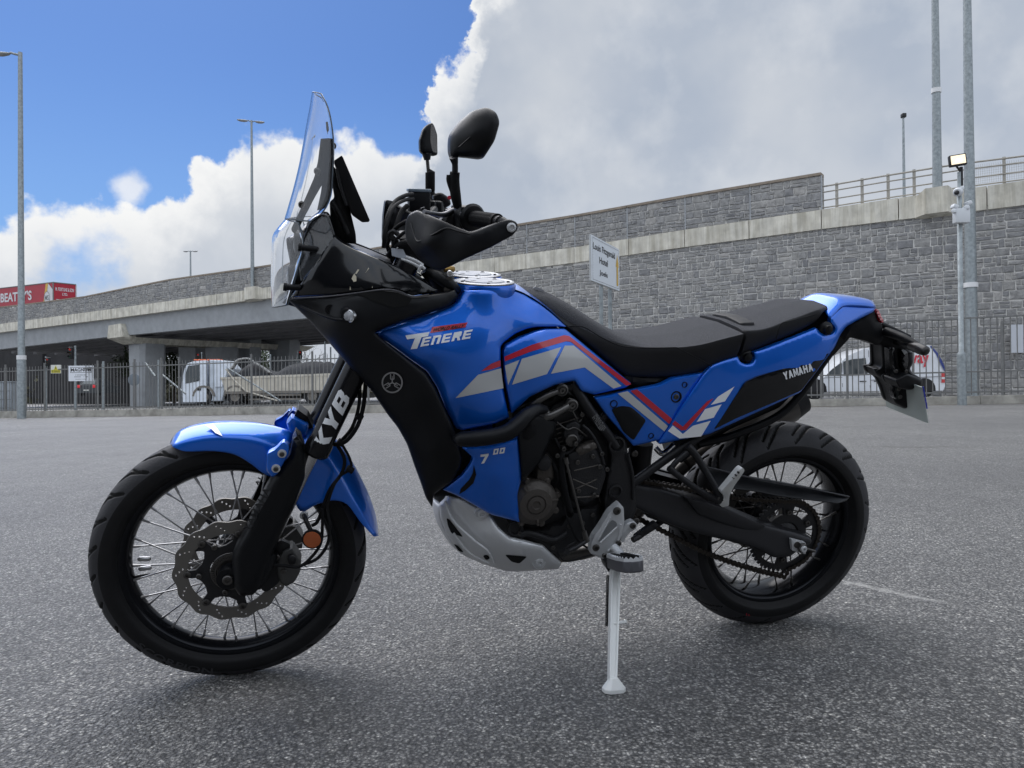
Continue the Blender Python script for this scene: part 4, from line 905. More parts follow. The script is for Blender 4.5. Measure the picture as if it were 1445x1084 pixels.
    for k in (1.5, 2.8, 4.1):
        m = MB(); c0 = B0 - WDIR*k; c0.z = f_pbot(sx(60))+.5-.4; m.lathe(c0, WBACK, [(.3, 0), (.5, 0), (.52, .1), (.5, .3)], 16); own(m.build('wheel', M_tyre, None), rt)
    m = MB(); m.prism([B0-Vector((0, 0, .1)), B0+U-Vector((0, 0, .1)), B0+U, B0], back); own(m.build('underframe', M_fr2, None, smooth=0), rt)
trailer()

# ================================================================ TREES UNDER AND BEYOND THE FLYOVER
M_leaf = mat('evergreen_leaves', (.04, .06, .025), .7, var=.5, vscale=2.5); M_bark = mat('bark', (.09, .075, .06), .9, var=.3, vscale=6)
def leafy_tree(base, h, r, label, n=2600, ls=.22, cz=.55, group='trees beyond the flyover', seed=1):
    rg = np.random.RandomState(seed); rt = empty('tree', base, label, 'tree', group); mb = MB()
    mb.tube([(0, 0, -.2), (.05, 0, h*.3), (.1, .05, h*.6)], [.22, .16, .08], 8)
    for i in range(7):
        a = rg.uniform(0, 6.28); z = h*rg.uniform(.25, .6); mb.tube([(0, 0, z), (math.cos(a)*r*.4, math.sin(a)*r*.4, z+h*.12), (math.cos(a)*r*.7, math.sin(a)*r*.7, z+h*.22)], [.08, .05, .02], 5)
    mb.build('trunk', M_bark, rt)
    cl = [(rg.normal(0, r*.42, 2), h*rg.uniform(.35, .92)) for _ in range(16)]; V = []; F = []
    for i in range(n):
        (c, z) = cl[rg.randint(16)]; p = np.array([c[0], c[1], z]) + rg.normal(0, r*.17, 3)
        u = rg.normal(0, 1, 3); u /= np.linalg.norm(u); w = np.cross(u, rg.normal(0, 1, 3)); w /= np.linalg.norm(w); s = ls*rg.uniform(.5, 1.2); b = len(V)
        V += [p-u*s, p+w*s*.5, p+u*s, p-w*s*.5]; F.append((b, b+1, b+2, b+3))
    m2 = MB(); m2.add([tuple(v) for v in V], F); m2.build('crown', M_leaf, rt, smooth=0, fix=False)
def bare_tree(base, h, label, seed=3):
    rg = np.random.RandomState(seed); rt = empty('tree', base, label, 'tree', 'trees beyond the flyover'); mb = MB(); tw = MB()
    def br(p, d, L, r, dep):
        q = p + d*L; (mb if dep < 2 else tw).tube([p, (p+q)/2+Vector(rg.normal(0, L*.05, 3)), q], [r, r*.8, r*.6], 5, caps=False)
        if dep >= 5: return
        for _ in range(3): 
            nd = (d + Vector(rg.normal(0, .45, 3)) + Vector((0, 0, .15))).normalized(); br(q, nd, L*rg.uniform(.6, .8), r*.58, dep+1)
    br(Vector((0, 0, -.2)), Vector((0, 0, 1)), h*.3, .14, 0); mb.build('trunk', M_bark, rt); tw.build('branches', M_bark, rt)
TL_LAB = ['evergreen tree just right of the bridge column under the flyover', 'second evergreen right of the bridge column under the flyover', 'low evergreen left of the lorry cab under the flyover', 'evergreen above the lorry cab roof under the flyover', 'tall evergreen above the hopper of the tipper lorry', 'evergreen above the front of the lorry load', 'evergreen above the middle of the lorry load', 'evergreen half hidden behind the bridge column']
tpos = [(206, 92, 7, 3.5), (226, 104, 9, 4.5), (246, 98, 6.5, 3), (296, 100, 8.5, 5), (318, 110, 9.5, 4.5), (352, 104, 8.5, 4.5), (372, 112, 9, 4), (190, 108, 8, 4)]
for i, (px, y, h, r) in enumerate(tpos):
    leafy_tree(base_at(px, y), h, r, TL_LAB[i], seed=10+i)
bare_tree(base_at(436, 96), 8.5, 'leafless tree in the bright gap under the flyover', 5); bare_tree(base_at(414, 120), 9, 'leafless tree beside the far traffic light under the flyover', 8)
def hedge():
    rg = np.random.RandomState(4); V = []; F = []
    for i in range(15000):
        x = rg.uniform(-120, 30); y = 128 + rg.normal(0, 2.5); top = 3.0+1.3*math.sin(x*.31)+.9*math.sin(x*.83+1)+.5*math.sin(x*2.1); z = gz(x)+top*rg.uniform(-.1, 1)**.7 if True else 0
        p = np.array([x, y, z]); u = rg.normal(0, 1, 3); u /= np.linalg.norm(u); w = np.cross(u, rg.normal(0, 1, 3)); w /= np.linalg.norm(w); s = rg.uniform(.2, .55); b = len(V)
        V += [p-u*s, p+w*s*.6, p+u*s, p-w*s*.6]; F.append((b, b+1, b+2, b+3))
    V = np.nan_to_num(np.array(V)); hb = MB(); hb.add([tuple(v) for v in V], F); hb.prism([(-120, 131, -3), (30, 131, -2), (30, 131, 2.2), (-120, 131, 1)], (0, 1, 0))
    tag(hb.build('hedge_belt', mat('hedge_brown_green', (.075, .072, .045), .9, var=.5, vscale=.6), smooth=0, fix=False), 'long scrubby hedge belt far beyond the flyover', 'hedge', kind='stuff')
hedge()

# ================================================================ THE SHOWROOM BEHIND THE VIEWER (unseen, added to account for the dark reflections in the machine's near side)
def showroom():
    M_cl = mat('charcoal_cladding', (.045, .047, .05), .6, var=.1, vscale=1); M_gl = mat('tinted_glazing', (.02, .022, .025), .1)
    rt = empty('showroom', (3, -9.0, gz(3)), 'unseen charcoal clad showroom with tinted windows along the car park behind the viewer', 'building')
    mb = MB(); mb.box((0, -4, 3.2), (34, 8, 6.6)); mb.build('wall', M_cl, rt, smooth=0)
    mb = MB(); mb.box((0, -3.9, 6.65), (34.6, 8.6, .35)); mb.build('roof', M_fence, rt, smooth=0)
    for i in range(10):
        if i == 5: continue
        mb = MB(); mb.box((-14.4+3.2*i, .03, 1.5), (2.9, .06, 2.5)); w = mb.build('window', M_gl, rt, smooth=0)
        mb = MB()
        for dz in (-1.25, 1.25): mb.box((-14.4+3.2*i, .08, 1.5+dz), (2.96, .05, .06))
        for dx in (-1.45, 0, 1.45): mb.box((-14.4+3.2*i+dx, .08, 1.5), (.06, .048, 2.44))
        mb.build('frame', M_fence, w, smooth=0)
    for i in range(11): mb = MB(); mb.box((-16+3.2*i, .02, 4.9), (.05, .05, 3.4)); mb.build('cladding_joint', M_dark, rt, smooth=0)
    mb = MB(); mb.box((1.6, .04, 1.3), (2.2, .06, 2.6)); dr = mb.build('door', M_gl, rt, smooth=0); mb = MB(); mb.tube([(1.5, .12, .9), (1.5, .12, 1.5)], .02, 8); mb.build('handle', M_galv, dr)
showroom()
# ================================================================ THE MOTORCYCLE
# own frame: x forward from the rear axle's ground point, y to the bike's left, z up; it leans on its side stand
BX, BY, YAW, LEAN, STEER = 0.79263, 2.47658, 0.22829, 0.26026, 0.0333
SL = 0.0147215
def _bw(v):
    c, s = math.cos(LEAN), math.sin(LEAN); x, y, z = v[0], v[1]*c+v[2]*s, v[2]*c-v[1]*s
    f = (-math.cos(YAW), -math.sin(YAW)); l = (-f[1], f[0]); X = BX+x*f[0]+y*l[0]; Y = BY+x*f[1]+y*l[1]
    a, b = math.cos(SL), math.sin(SL); return Vector((X*a-z*b, Y, X*b+z*a))
_o = _bw((0, 0, 0)); _e = [_bw(e)-_o for e in ((1, 0, 0), (0, 1, 0), (0, 0, 1))]
BM = Matrix(((_e[0].x, _e[1].x, _e[2].x, _o.x), (_e[0].y, _e[1].y, _e[2].y, _o.y), (_e[0].z, _e[1].z, _e[2].z, _o.z+.002), (0, 0, 0, 1)))
BMi = BM.inverted(); _cb = BMi @ CAMP; _R3 = BMi.to_3x3()
bike = empty('motorcycle', (0, 0, 0), 'blue and black adventure motorcycle with red and grey stripes leaning on its side stand', 'motorcycle')
bike.matrix_world = BM
def B(px, py, lat):
    d = _R3 @ ray(px, py); t = (lat-_cb.y)/d.y; return _cb + d*t
def mir(p): return Vector((p[0], -p[1], p[2]))
class Field:
    def __init__(s, ctrl):
        if isinstance(ctrl, (int, float)): s.c = float(ctrl); s.P = None; return
        P = np.array(ctrl, float); s.P = P[:, :2]; n = len(P)
        if n < 4: 
            A = np.c_[np.ones(n), s.P]; s.w = None; s.a = np.linalg.lstsq(A, P[:, 2], rcond=None)[0]; return
        d = np.linalg.norm(s.P[:, None]-s.P[None], axis=2); K = np.where(d > 0, d*d*np.log(d+1e-9), 0)+np.eye(n)*2.0
        A = np.zeros((n+3, n+3)); A[:n, :n] = K; A[:n, n] = 1; A[:n, n+1:] = s.P; A[n, :n] = 1; A[n+1:, :n] = s.P.T
        x = np.linalg.solve(A, np.r_[P[:, 2], 0, 0, 0]); s.w = x[:n]; s.a = x[n:]
    def __call__(s, x, y):
        if s.P is None: return s.c
        v = s.a[0]+s.a[1]*x+s.a[2]*y
        if s.w is not None:
            d = np.hypot(s.P[:, 0]-x, s.P[:, 1]-y); v += float(np.sum(s.w*d*d*np.log(d+1e-9)))
        return float(v)
def inside(p, poly):
    x, y = p; c = False; n = len(poly)
    for i in range(n):
        x1, y1 = poly[i]; x2, y2 = poly[i-1]
        if (y1 > y) != (y2 > y) and x < (x2-x1)*(y-y1)/(y2-y1)+x1: c = not c
    return c
def densify(poly, step):
    out = []; n = len(poly)
    for i in range(n):
        a = np.array(poly[i], float); b = np.array(poly[(i+1) % n], float); k = max(1, int(np.linalg.norm(b-a)/step))
        out += [tuple(a+(b-a)*j/k) for j in range(k)]
    return out
def edge_dist(pts, poly):
    P = np.array(pts); A = np.array(poly); Bp = np.roll(A, -1, 0); best = np.full(len(P), 1e9)
    for a, b in zip(A, Bp):
        ab = b-a; t = np.clip(((P-a) @ ab)/(ab @ ab+1e-12), 0, 1); q = a+t[:, None]*ab; best = np.minimum(best, np.linalg.norm(P-q, axis=1))
    return best
def fill(poly, step, ring=False):
    "triangulated outline with interior points, pixel space"
    poly = densify(poly, step); xs = [p[0] for p in poly]; ys = [p[1] for p in poly]
    g = [(x + (step/2 if j % 2 else 0), y) for j, y in enumerate(np.arange(min(ys), max(ys), step*.87)) for x in np.arange(min(xs), max(xs), step)]
    if g:
        d = edge_dist(g, poly); keep = max(step*.45, min(5.2, step*1.25)) if ring else step*.45
        g = [p for p, q in zip(g, d) if q > keep and inside(p, poly)]
    if ring:
        A = np.array(poly); nx = np.roll(A, -1, 0); pv = np.roll(A, 1, 0); tg = nx-pv; tg /= np.linalg.norm(tg, axis=1)[:, None]+1e-9; nm = np.c_[-tg[:, 1], tg[:, 0]]
        area = np.sum(A[:, 0]*nx[:, 1]-nx[:, 0]*A[:, 1]); nm = nm if area > 0 else -nm; seen_ = []
        for off in (1.0, 2.6):
            Q = A+nm*off; dq = edge_dist(Q, poly)
            for p, q in zip(Q, dq):
                if q > off*.85 and inside(p, poly) and all((p[0]-s[0])**2+(p[1]-s[1])**2 > .5 for s in seen_[-40:]): seen_.append(tuple(p))
        g = g+seen_
    vv = [Vector(p) for p in poly+g]; n = len(poly)
    r = delaunay_2d_cdt(vv, [], [list(range(n))], 1, 1e-4)
    return [(v.x, v.y) for v in r[0]], [tuple(f) for f in r[2]]
def rnd(poly, r=4, n=4):
    "round the corners of an outline; a corner given as (x, y, 0) stays sharp"
    out = []; k = len(poly)
    for i in range(k):
        p = poly[i]; c = np.array(p[:2], float); rr = r if len(p) < 3 else p[2]
        if rr <= 0: out.append(tuple(c)); continue
        a = np.array(poly[i-1][:2], float); b = np.array(poly[(i+1) % k][:2], float); da, db = a-c, b-c; la, lb = np.linalg.norm(da), np.linalg.norm(db)
        q = min(rr, la*.45, lb*.45); pa, pb = c+da/la*q, c+db/lb*q
        for j in range(n+1): t = j/n; out.append(tuple(pa*(1-t)**2+2*c*t*(1-t)+pb*t*t))
    return out
def sheet(name, outline, ctrl, m, thick=.012, edge=6, drop=.010, step=7, parent=None, both=True, r=4, fn=None, smooth=35, label=None, bevel=0):
    f = ctrl if isinstance(ctrl, Field) else Field(ctrl); poly = rnd(outline, r) if r else [tuple(p[:2]) for p in outline]
    P, T = fill(poly, step, ring=edge > 3 and step < 7); d = edge_dist(P, densify(poly, step))
    V = []
    for (x, y), q in zip(P, d):
        lat = f(x, y)
        if edge and q < edge: lat -= drop*(1-math.sqrt(max(0, 1-(1-q/edge)**2)))
        if fn: lat += fn(x, y, q)
        V.append(B(x, y, lat))
    n = len(V); bot = [Vector((v.x, v.y-thick, v.z)) for v in V]
    cnt = {}
    for t in T:
        for i in range(len(t)): e = (t[i], t[(i+1) % len(t)]); cnt[tuple(sorted(e))] = cnt.get(tuple(sorted(e)), 0)+1
    sides = [(a, b, b+n, a+n) for (a, b), c in cnt.items() if c == 1]
    res = []
    for k in ((0, 1) if both else (0,)):
        mb = MB(); vs = V+bot if k == 0 else [mir(v) for v in V+bot]; mb.add(vs, T+[tuple(n+i for i in reversed(t)) for t in T]+sides)
        o = mb.build(name, m, parent or bike, smooth=smooth, bevel=bevel)
        if label and k == 0: o['label'] = label
        res.append(o)
    o = res[0]; return o, f
def decal(name, polys, f, m, parent, off=.0012, step=6, both=True, merge=True):
    if polys and not isinstance(polys[0][0], (list, tuple)): polys = [polys]
    for k in ((0, 1) if both else (0,)):
        mb = MB()
        for poly in polys:
            P, T = fill([tuple(p[:2]) for p in poly], step); vs = [B(x, y, f(x, y)+off) for x, y in P]; mb.add(vs if k == 0 else [mir(v) for v in vs], T)
        o = mb.build(name, m, parent, smooth=30, fix=False)
        if k == 0: r0 = o
    return r0
def dtext(name, txt, O, U, V, f, m, parent, off=.0018, shear=0, weight=0, glyph=None, both=True):
    "text as a thin print: O, U, V in pixels"
    vs, fs = glyph if glyph else text_mesh(txt, shear, weight); O, U, V = np.array(O, float), np.array(U, float), np.array(V, float)
    for k in ((0, 1) if both else (0,)):
        mb = MB(); q = []
        for a, b in vs:
            aa = a if k == 0 else 1-a
            p = O+U*aa+V*b; w = B(p[0], p[1], f(p[0], p[1])+off); q.append(w if k == 0 else mir(w))
        mb.add(q, fs); o = mb.build(name, m, parent, smooth=0, fix=False)
# block letters drawn as polygons on a 4 x 5 grid
GL = {'T': [[(0, 5), (4, 5), (4, 3.9), (2.6, 3.9), (2.6, 0), (1.2, 0), (1.2, 3.9), (0, 3.9)]],
 'E': [[(0, 0), (4, 0), (4, 1.1), (1.3, 1.1), (1.3, 2), (3.7, 2), (3.7, 3), (1.3, 3), (1.3, 3.9), (4, 3.9), (4, 5), (0, 5)]],
 'N': [[(0, 0), (1.3, 0), (1.3, 3.8), (2.7, 3.8), (2.7, 0), (4, 0), (4, 4.4), (3.4, 5), (0, 5)]],
 'R': [[(0, 0), (1.3, 0), (1.3, 1.7), (2.2, 1.7), (2.9, 0), (4.3, 0), (3.4, 1.9), (4, 2.4), (4, 4.4), (3.4, 5), (0, 5), (0, 2.6), (1.3, 2.6), (1.3, 3.9), (2.7, 3.9), (2.7, 2.7), (0, 2.7)]],
 'K': [[(0, 0), (1.4, 0), (1.4, 1.9), (2.6, 0), (4.2, 0), (2.6, 2.6), (4.2, 5), (2.6, 5), (1.4, 3.2), (1.4, 5), (0, 5)]],
 'Y': [[(1.35, 0), (2.75, 0), (2.75, 2.0), (4.2, 5), (2.75, 5), (2.05, 3.3), (1.35, 5), (-.1, 5), (1.35, 2.0)]],
 'B': [[(0, 0), (1.4, 0), (1.4, 5), (0, 5)], [(1.4, 0), (3.2, 0), (4.1, .7), (4.1, 2.0), (3.7, 2.5), (2.7, 2.5), (2.7, 1.1), (1.4, 1.1)], [(1.4, 3.9), (2.6, 3.9), (2.6, 2.9), (1.4, 2.9), (1.4, 2.1), (2.7, 2.1), (3.7, 2.5), (4.0, 3.0), (4.0, 4.3), (3.2, 5), (1.4, 5)]],
 'A': [[(0, 0), (1.2, 0), (1.5, 1.1), (2.5, 1.1), (2.8, 0), (4, 0), (2.7, 5), (1.3, 5)]],
 'M': [[(0, 0), (1.1, 0), (1.1, 3), (1.9, .6), (2.5, .6), (3.3, 3), (3.3, 0), (4.4, 0), (4.4, 5), (3.1, 5), (2.2, 2.3), (1.3, 5), (0, 5)]],
 'H': [[(0, 0), (1.3, 0), (1.3, 2), (2.7, 2), (2.7, 0), (4, 0), (4, 5), (2.7, 5), (2.7, 3.1), (1.3, 3.1), (1.3, 5), (0, 5)]],
 '7': [[(.6, 0), (2.2, 0), (4.4, 4), (4.4, 5), (0, 5), (0, 3.7), (2.6, 3.7)]],
 '0': [[(0, 0), (1.3, 0), (1.3, 5), (0, 5)], [(2.7, 0), (4, 0), (4, 5), (2.7, 5)], [(1.3, 0), (2.7, 0), (2.7, 1.3), (1.3, 1.3)], [(1.3, 3.7), (2.7, 3.7), (2.7, 5), (1.3, 5)]],
 'old': [[(0, 0), (4, 0), (4, 5), (0, 5), (0, 1.2), (1.2, 1.2), (1.2, 3.8), (2.8, 3.8), (2.8, 1.2), (0, 1.2)]]}
def glyphs(word, gap=.8, shear=.0):
    V = []; F = []; x = 0
    for ch in word:
        for lp in GL[ch]:
            hole = None; pts = [(p[0]+x+p[1]*shear, p[1]) for p in lp]
            r = delaunay_2d_cdt([Vector(p) for p in pts], [], [list(range(len(pts)))], 1, 1e-5); b = len(V); V += [(v.x, v.y) for v in r[0]]; F += [tuple(b+i for i in f) for f in r[2]]
        x += 4.2+gap
    V = np.array(V, float); V[:, 0] -= V[:, 0].min(); V[:, 0] /= V[:, 0].max(); V[:, 1] /= 5.0; return V, F
def btube(name, pts, r, m, parent=None, n=10, smooth=True, both=False, label=None):
    P = [B(*p) if isinstance(p, tuple) else p for p in pts]
    if smooth and len(P) > 2: P = [Vector(q) for q in catmull(P, 6)]
    rs = r
    if isinstance(r, (list, tuple)): rs = list(np.interp(np.linspace(0, 1, len(P)), np.linspace(0, 1, len(r)), r))
    for k in ((0, 1) if both else (0,)):
        mb = MB(); mb.tube(P if k == 0 else [mir(p) for p in P], rs, n); o = mb.build(name, m, parent or bike)
        if k == 0: r0 = o
    if label: r0['label'] = label
    return r0
def bolt(c, axis, r, h, m, parent, name='bolt', n=12):
    mb = MB(); mb.lathe(c, axis, [(r, 0), (r, h*.8), (r*.85, h), (r*.45, h), (r*.42, h*.55), (0, h*.5)], n); return mb.build(name, m, parent)
LF = Vector((0, 1, 0))

# ---- materials
def paint(name, col, rough=.25):
    m = mat(name, col, rough, .0, coat=1.0, spec=.5); return m
P_blue = mat('icon_blue_paint', (.001, .14, .70), .36, metal=.5, coat=1.0)
P_blk = mat('satin_black_plastic', (.003, .0035, .005), .44, spec=.35, bump=.06, bscale=900, rvar=.14, vscale=9)
P_gloss = mat('gloss_black_panel', (.003, .0035, .005), .20, spec=.4, coat=.4, rvar=.05, vscale=5)
P_mblk = mat('black_metal', (.017, .017, .019), .45, .3, bump=.1, bscale=300)
P_rub = mat('black_rubber', (.006, .006, .007), .72, spec=.3, bump=.15, bscale=400)
P_tyre = mat('road_tyre', (.008, .008, .009), .58, spec=.35, bump=.12, bscale=250, var=.25, vscale=14)
P_tread = mat('scuffed_tread', (.030, .030, .034), .60, bump=.15, bscale=200, var=.25, vscale=10)
P_groove = mat('tread_groove', (.004, .004, .004), .9)
P_alu = mat('cast_aluminium', (.62, .63, .64), .45, .45, bump=.12, bscale=350)
P_skid = mat('brushed_skid_plate', (.68, .69, .70), .42, .45, bump=.08, bscale=200)
P_chrome = mat('bright_steel', (.62, .62, .63), .18, 1.0)
P_spoke = mat('spoke_steel', (.42, .42, .43), .32, 1.0)
P_dsteel = mat('dark_steel', (.11, .105, .10), .42, .9)
P_disc = mat('brake_disc_steel', (.21, .20, .185), .45, .8)
P_eng = mat('engine_brown_grey', (.085, .076, .068), .5, .4, bump=.2, bscale=250)
P_engb = mat('engine_black', (.020, .020, .022), .5, .2, bump=.2, bscale=250)
P_rim = mat('anodised_black_rim', (.010, .011, .014), .20, .6)
P_red = mat('stripe_red', (.52, .015, .04), .3, coat=.8)
P_grey = mat('stripe_grey', (.52, .53, .53), .35, coat=.8)
P_wht = mat('decal_white', (.88, .90, .92), .35, coat=.5)
P_seat = mat('seat_vinyl_grain', (.055, .057, .066), .78, bump=.9, bscale=420, var=.3, vscale=300)
P_seats = mat('seat_vinyl_smooth', (.010, .010, .012), .60, bump=.15, bscale=500)
P_glass = mat('clear_acrylic', (.97, .98, 1.0), .015, trans=1.0, ior=1.45)
P_smoke = mat('smoked_lens', (.35, .37, .40), .05, trans=.9, ior=1.3, coat=.5)
P_lens = mat('clear_lens', (.7, .72, .75), .08, trans=.6)
P_amb = mat('amber_reflector', (.42, .09, .015), .35, coat=.6, bump=.5, bscale=700)
P_tail = mat('tail_lens_red', (.55, .01, .025), .15, coat=1)
P_stand = mat('painted_stand', (.85, .86, .84), .35, .1)
P_chain = mat('chain_steel', (.06, .052, .045), .45, .8)

# ---------------------------------------------------------------- wheels
AXF, AXR = Vector((1.595, 0, .3475)), Vector((0, 0, .3335))
_a = Vector((-math.sin(R(27)), 0, math.cos(R(27)))); _so = Vector((1.70, 0, 0))
MS = Matrix.Translation(_so) @ Matrix.Rotation(STEER, 4, _a) @ Matrix.Translation(-_so)
def tyre(name, ax, Ro, w, rb, wb, parent, groove, nth=720, ns=46):
    prof = catmull([(rb-.004, -wb*.46), (rb+.006, -wb*.52), (rb+.018, -w*.47), (Ro-w*.50, -w*.5), (Ro-w*.335, -w*.485), (Ro-w*.14, -w*.37), (Ro-w*.03, -w*.19), (Ro, 0)], 6)
    prof = prof + [np.array([p[0], -p[1]]) for p in prof[-2::-1]]
    pr = np.array(prof); s = np.r_[0, np.cumsum(np.linalg.norm(np.diff(pr, axis=0), axis=1))]; n_t = nth
    # resample finely across the tread
    t = np.linspace(0, s[-1], ns*2+1); rr = np.interp(t, s, pr[:, 0]); yy = np.interp(t, s, pr[:, 1]); mid = s[-1]/2
    th = np.linspace(0, 2*math.pi, n_t, False); TH, I = np.meshgrid(th, np.arange(len(t)), indexing='ij')
    Rr = rr[I].copy(); Yy = yy[I]; S = (t[I]-mid)
    g = groove(TH, S, Ro); nr = np.gradient(pr[:, 0]); Rr = Rr - g*np.clip((Rr-(Ro-w*.42))/(w*.25), .35, 1)
    lip = np.exp(-((np.abs(S)-(mid-.016))/.0016)**2)*.0012 + np.exp(-((np.abs(S)-(mid-.045))/.0012)**2)*.0006
    Yy = Yy + np.sign(Yy)*lip
    X = ax.x+Rr*np.cos(TH); Z = ax.z+Rr*np.sin(TH); V = np.stack([X, Yy, Z], -1).reshape(-1, 3); a, b = X.shape
    ii, jj = np.meshgrid(np.arange(a), np.arange(b-1), indexing='ij'); i2 = (ii+1) % a
    F = np.stack([ii*b+jj, i2*b+jj, i2*b+jj+1, ii*b+jj+1], -1).reshape(-1, 4)
    me = D.meshes.new(name); me.from_pydata(V.tolist(), [], F.tolist()); me.materials.append(P_tyre); me.materials.append(P_tread); me.materials.append(P_groove); me.polygons.foreach_set('use_smooth', [True]*len(F)); gf_ = (g[:, :-1]+g[:, 1:])/2/g.max(); sf = np.abs((S[:, :-1]+S[:, 1:])/2); lim = np.interp(Ro-w*.33, pr[:len(pr)//2+1, 0], mid-s[:len(pr)//2+1]); mi = np.where(sf < lim, 1, 0); mi = np.where((gf_ > .25) & (sf < lim*1.08), 2, mi); me.polygons.foreach_set('material_index', mi.reshape(-1).astype(np.int32)); me.update()
    bm = bmesh.new(); bm.from_mesh(me); bmesh.ops.recalc_face_normals(bm, faces=bm.faces[:]); bm.to_mesh(me); bm.free()
    o = D.objects.new(name, me); link(o, parent); return o
def gr_line(u, v, u0, v0, u1, v1, w):
    "groove from (u0,v0) to (u1,v1) in metres, u wrapped beforehand"
    du, dv = u1-u0, v1-v0; L2 = du*du+dv*dv; t = np.clip(((u-u0)*du+(v-v0)*dv)/L2, 0, 1); d = np.hypot(u-u0-t*du, v-v0-t*dv); return np.clip(1-(d/w)**2*.9, 0, 1)*(d < w)
def g_front(TH, S, Ro):
    pitch = 2*math.pi*Ro/26; u = (TH*Ro); g = np.zeros_like(u)
    for sgn, ph in ((1, 0), (-1, .5)):
        uu = np.mod(u+ph*pitch, pitch*1.0)
        for k in (-1, 0, 1):
            q = uu+k*pitch; v = S*sgn
            g = np.maximum(g, gr_line(q, v, .0, .004, .045, .020, .0040)); g = np.maximum(g, gr_line(q, v, .045, .020, .085, .050, .0044)); g = np.maximum(g, gr_line(q, v, .052, .012, .066, .036, .0032))
    return g*.0075
def g_rear(TH, S, Ro):
    pitch = 2*math.pi*Ro/20; u = (TH*Ro); g = np.zeros_like(u)
    for sgn, ph in ((1, 0), (-1, .5)):
        uu = np.mod(-u+ph*pitch, pitch)
        for k in (-1, 0, 1, 2):
            q = uu+k*pitch-pitch; v = S*sgn
            g = np.maximum(g, gr_line(q, v, .0, .006, .03, .022, .0046)); g = np.maximum(g, gr_line(q, v, .03, .022, .10, .086, .0050)); g = np.maximum(g, gr_line(q, v, .055, .016, .105, .060, .0040))
    return g*.009
def rimm(ax, rf, wf, parent, label, matl):
    mb = MB(); mb.lathe(ax, LF, [(rf, -wf/2), (rf+.002, -wf/2-.003), (rf-.006, -wf/2-.004), (rf-.012, -wf/2+.001), (rf-.017, -wf*.38), (rf-.024, -wf*.18), (rf-.026, 0), (rf-.024, wf*.18), (rf-.017, wf*.38), (rf-.012, wf/2-.001), (rf-.006, wf/2+.004), (rf+.002, wf/2+.003), (rf, wf/2), (rf-.004, wf*.3), (rf-.010, 0), (rf-.004, -wf*.3)], 120, close=True)
    o = mb.build('wheel', matl, parent, smooth=50); o['label'] = label; return o
def spokes(ax, wh, n, rh, yh, rr, yr, lace, parent, pm, msteer=None):
    k = 0
    protos = []
    for side in (-1, 1):
        for dr in (-1, 1):
            mb = MB(); a0 = 0; t0 = dr*lace
            p0 = Vector((rh*math.cos(t0), side*yh, rh*math.sin(t0))); p1 = Vector((rr*math.cos(0), side*yr, rr*math.sin(0)))
            d = (p1-p0).normalized(); mb.tube([p0, p1], .0021, 6); mb.tube([p1-d*.020, p1-d*.006, p1+d*.001], [.0032, .0036, .0042], 8); mb.tube([p0-d*.004, p0+d*.004], .004, 6)
            me = None; o = mb.build('spoke', pm, wh); protos.append(o)
    for i in range(n):
        o = protos[i % 4]
        if i >= 4: o = o.copy(); link(o, wh)
        ang = 2*math.pi*i/n + (.02 if (i//1) % 2 else -.02)
        o.matrix_local = Matrix.Translation(ax) @ Matrix.Rotation(-ang, 4, 'Y')
def wavy(n, r, amp, k, ph=0): return [((r+amp*math.cos(k*t+ph))*math.cos(t), (r+amp*math.cos(k*t+ph))*math.sin(t)) for t in np.linspace(0, 2*math.pi, n, False)]
def disc(ax, y, ro, ri, parent, holes=14, th=.0045, matl=None):
    loops = [wavy(180, ro-.003, .003, 14), wavy(100, ri, .0, 1)]
    for i in range(holes):
        for (rr, ph) in ((ro-.009, .0), (ro-.017, .16), (ro-.025, .30)):
            a = 2*math.pi*(i+ph)/holes; loops.append(circle(10, .0032, rr*math.cos(a), rr*math.sin(a)))
    vs, fs = plate_mesh(loops, th/2, .0006); mb = MB(); mb.add([Vector((ax.x+v.x, y+v.z, ax.z+v.y)) for v in vs], fs); o = mb.build('brake_disc', matl or P_disc, parent, smooth=25)
    # floating carrier
    out = []; 
    m_ = 7
    for i in range(m_):
        a = 2*math.pi*i/m_
        for (q, rr) in ((-.38, ri*.70), (-.14, ri*.80), (-.10, ri*1.02), (.10, ri*1.02), (.14, ri*.80), (.38, ri*.70)): t = a+q*2*math.pi/m_; out.append((rr*math.cos(t), rr*math.sin(t)))
    vs, fs = plate_mesh([out, circle(40, ri*.50)], .003, .0008); mb = MB(); mb.add([Vector((ax.x+v.x, y+v.z, ax.z+v.y)) for v in vs], fs); c = mb.build('disc_carrier', P_engb, parent, smooth=25)
    s = 1 if y > 0 else -1
    for i in range(m_):
        a = 2*math.pi*i/m_; mb = MB(); mb.lathe(Vector((ax.x+ri*1.0*math.cos(a), y+s*.002, ax.z+ri*1.0*math.sin(a))), (0, s, 0), [(.0095, 0), (.0095, .004), (.007, .006), (.004, .006), (.0035, .002), (0, .002)], 14); mb.build('disc_button', P_dsteel, parent)
    return o
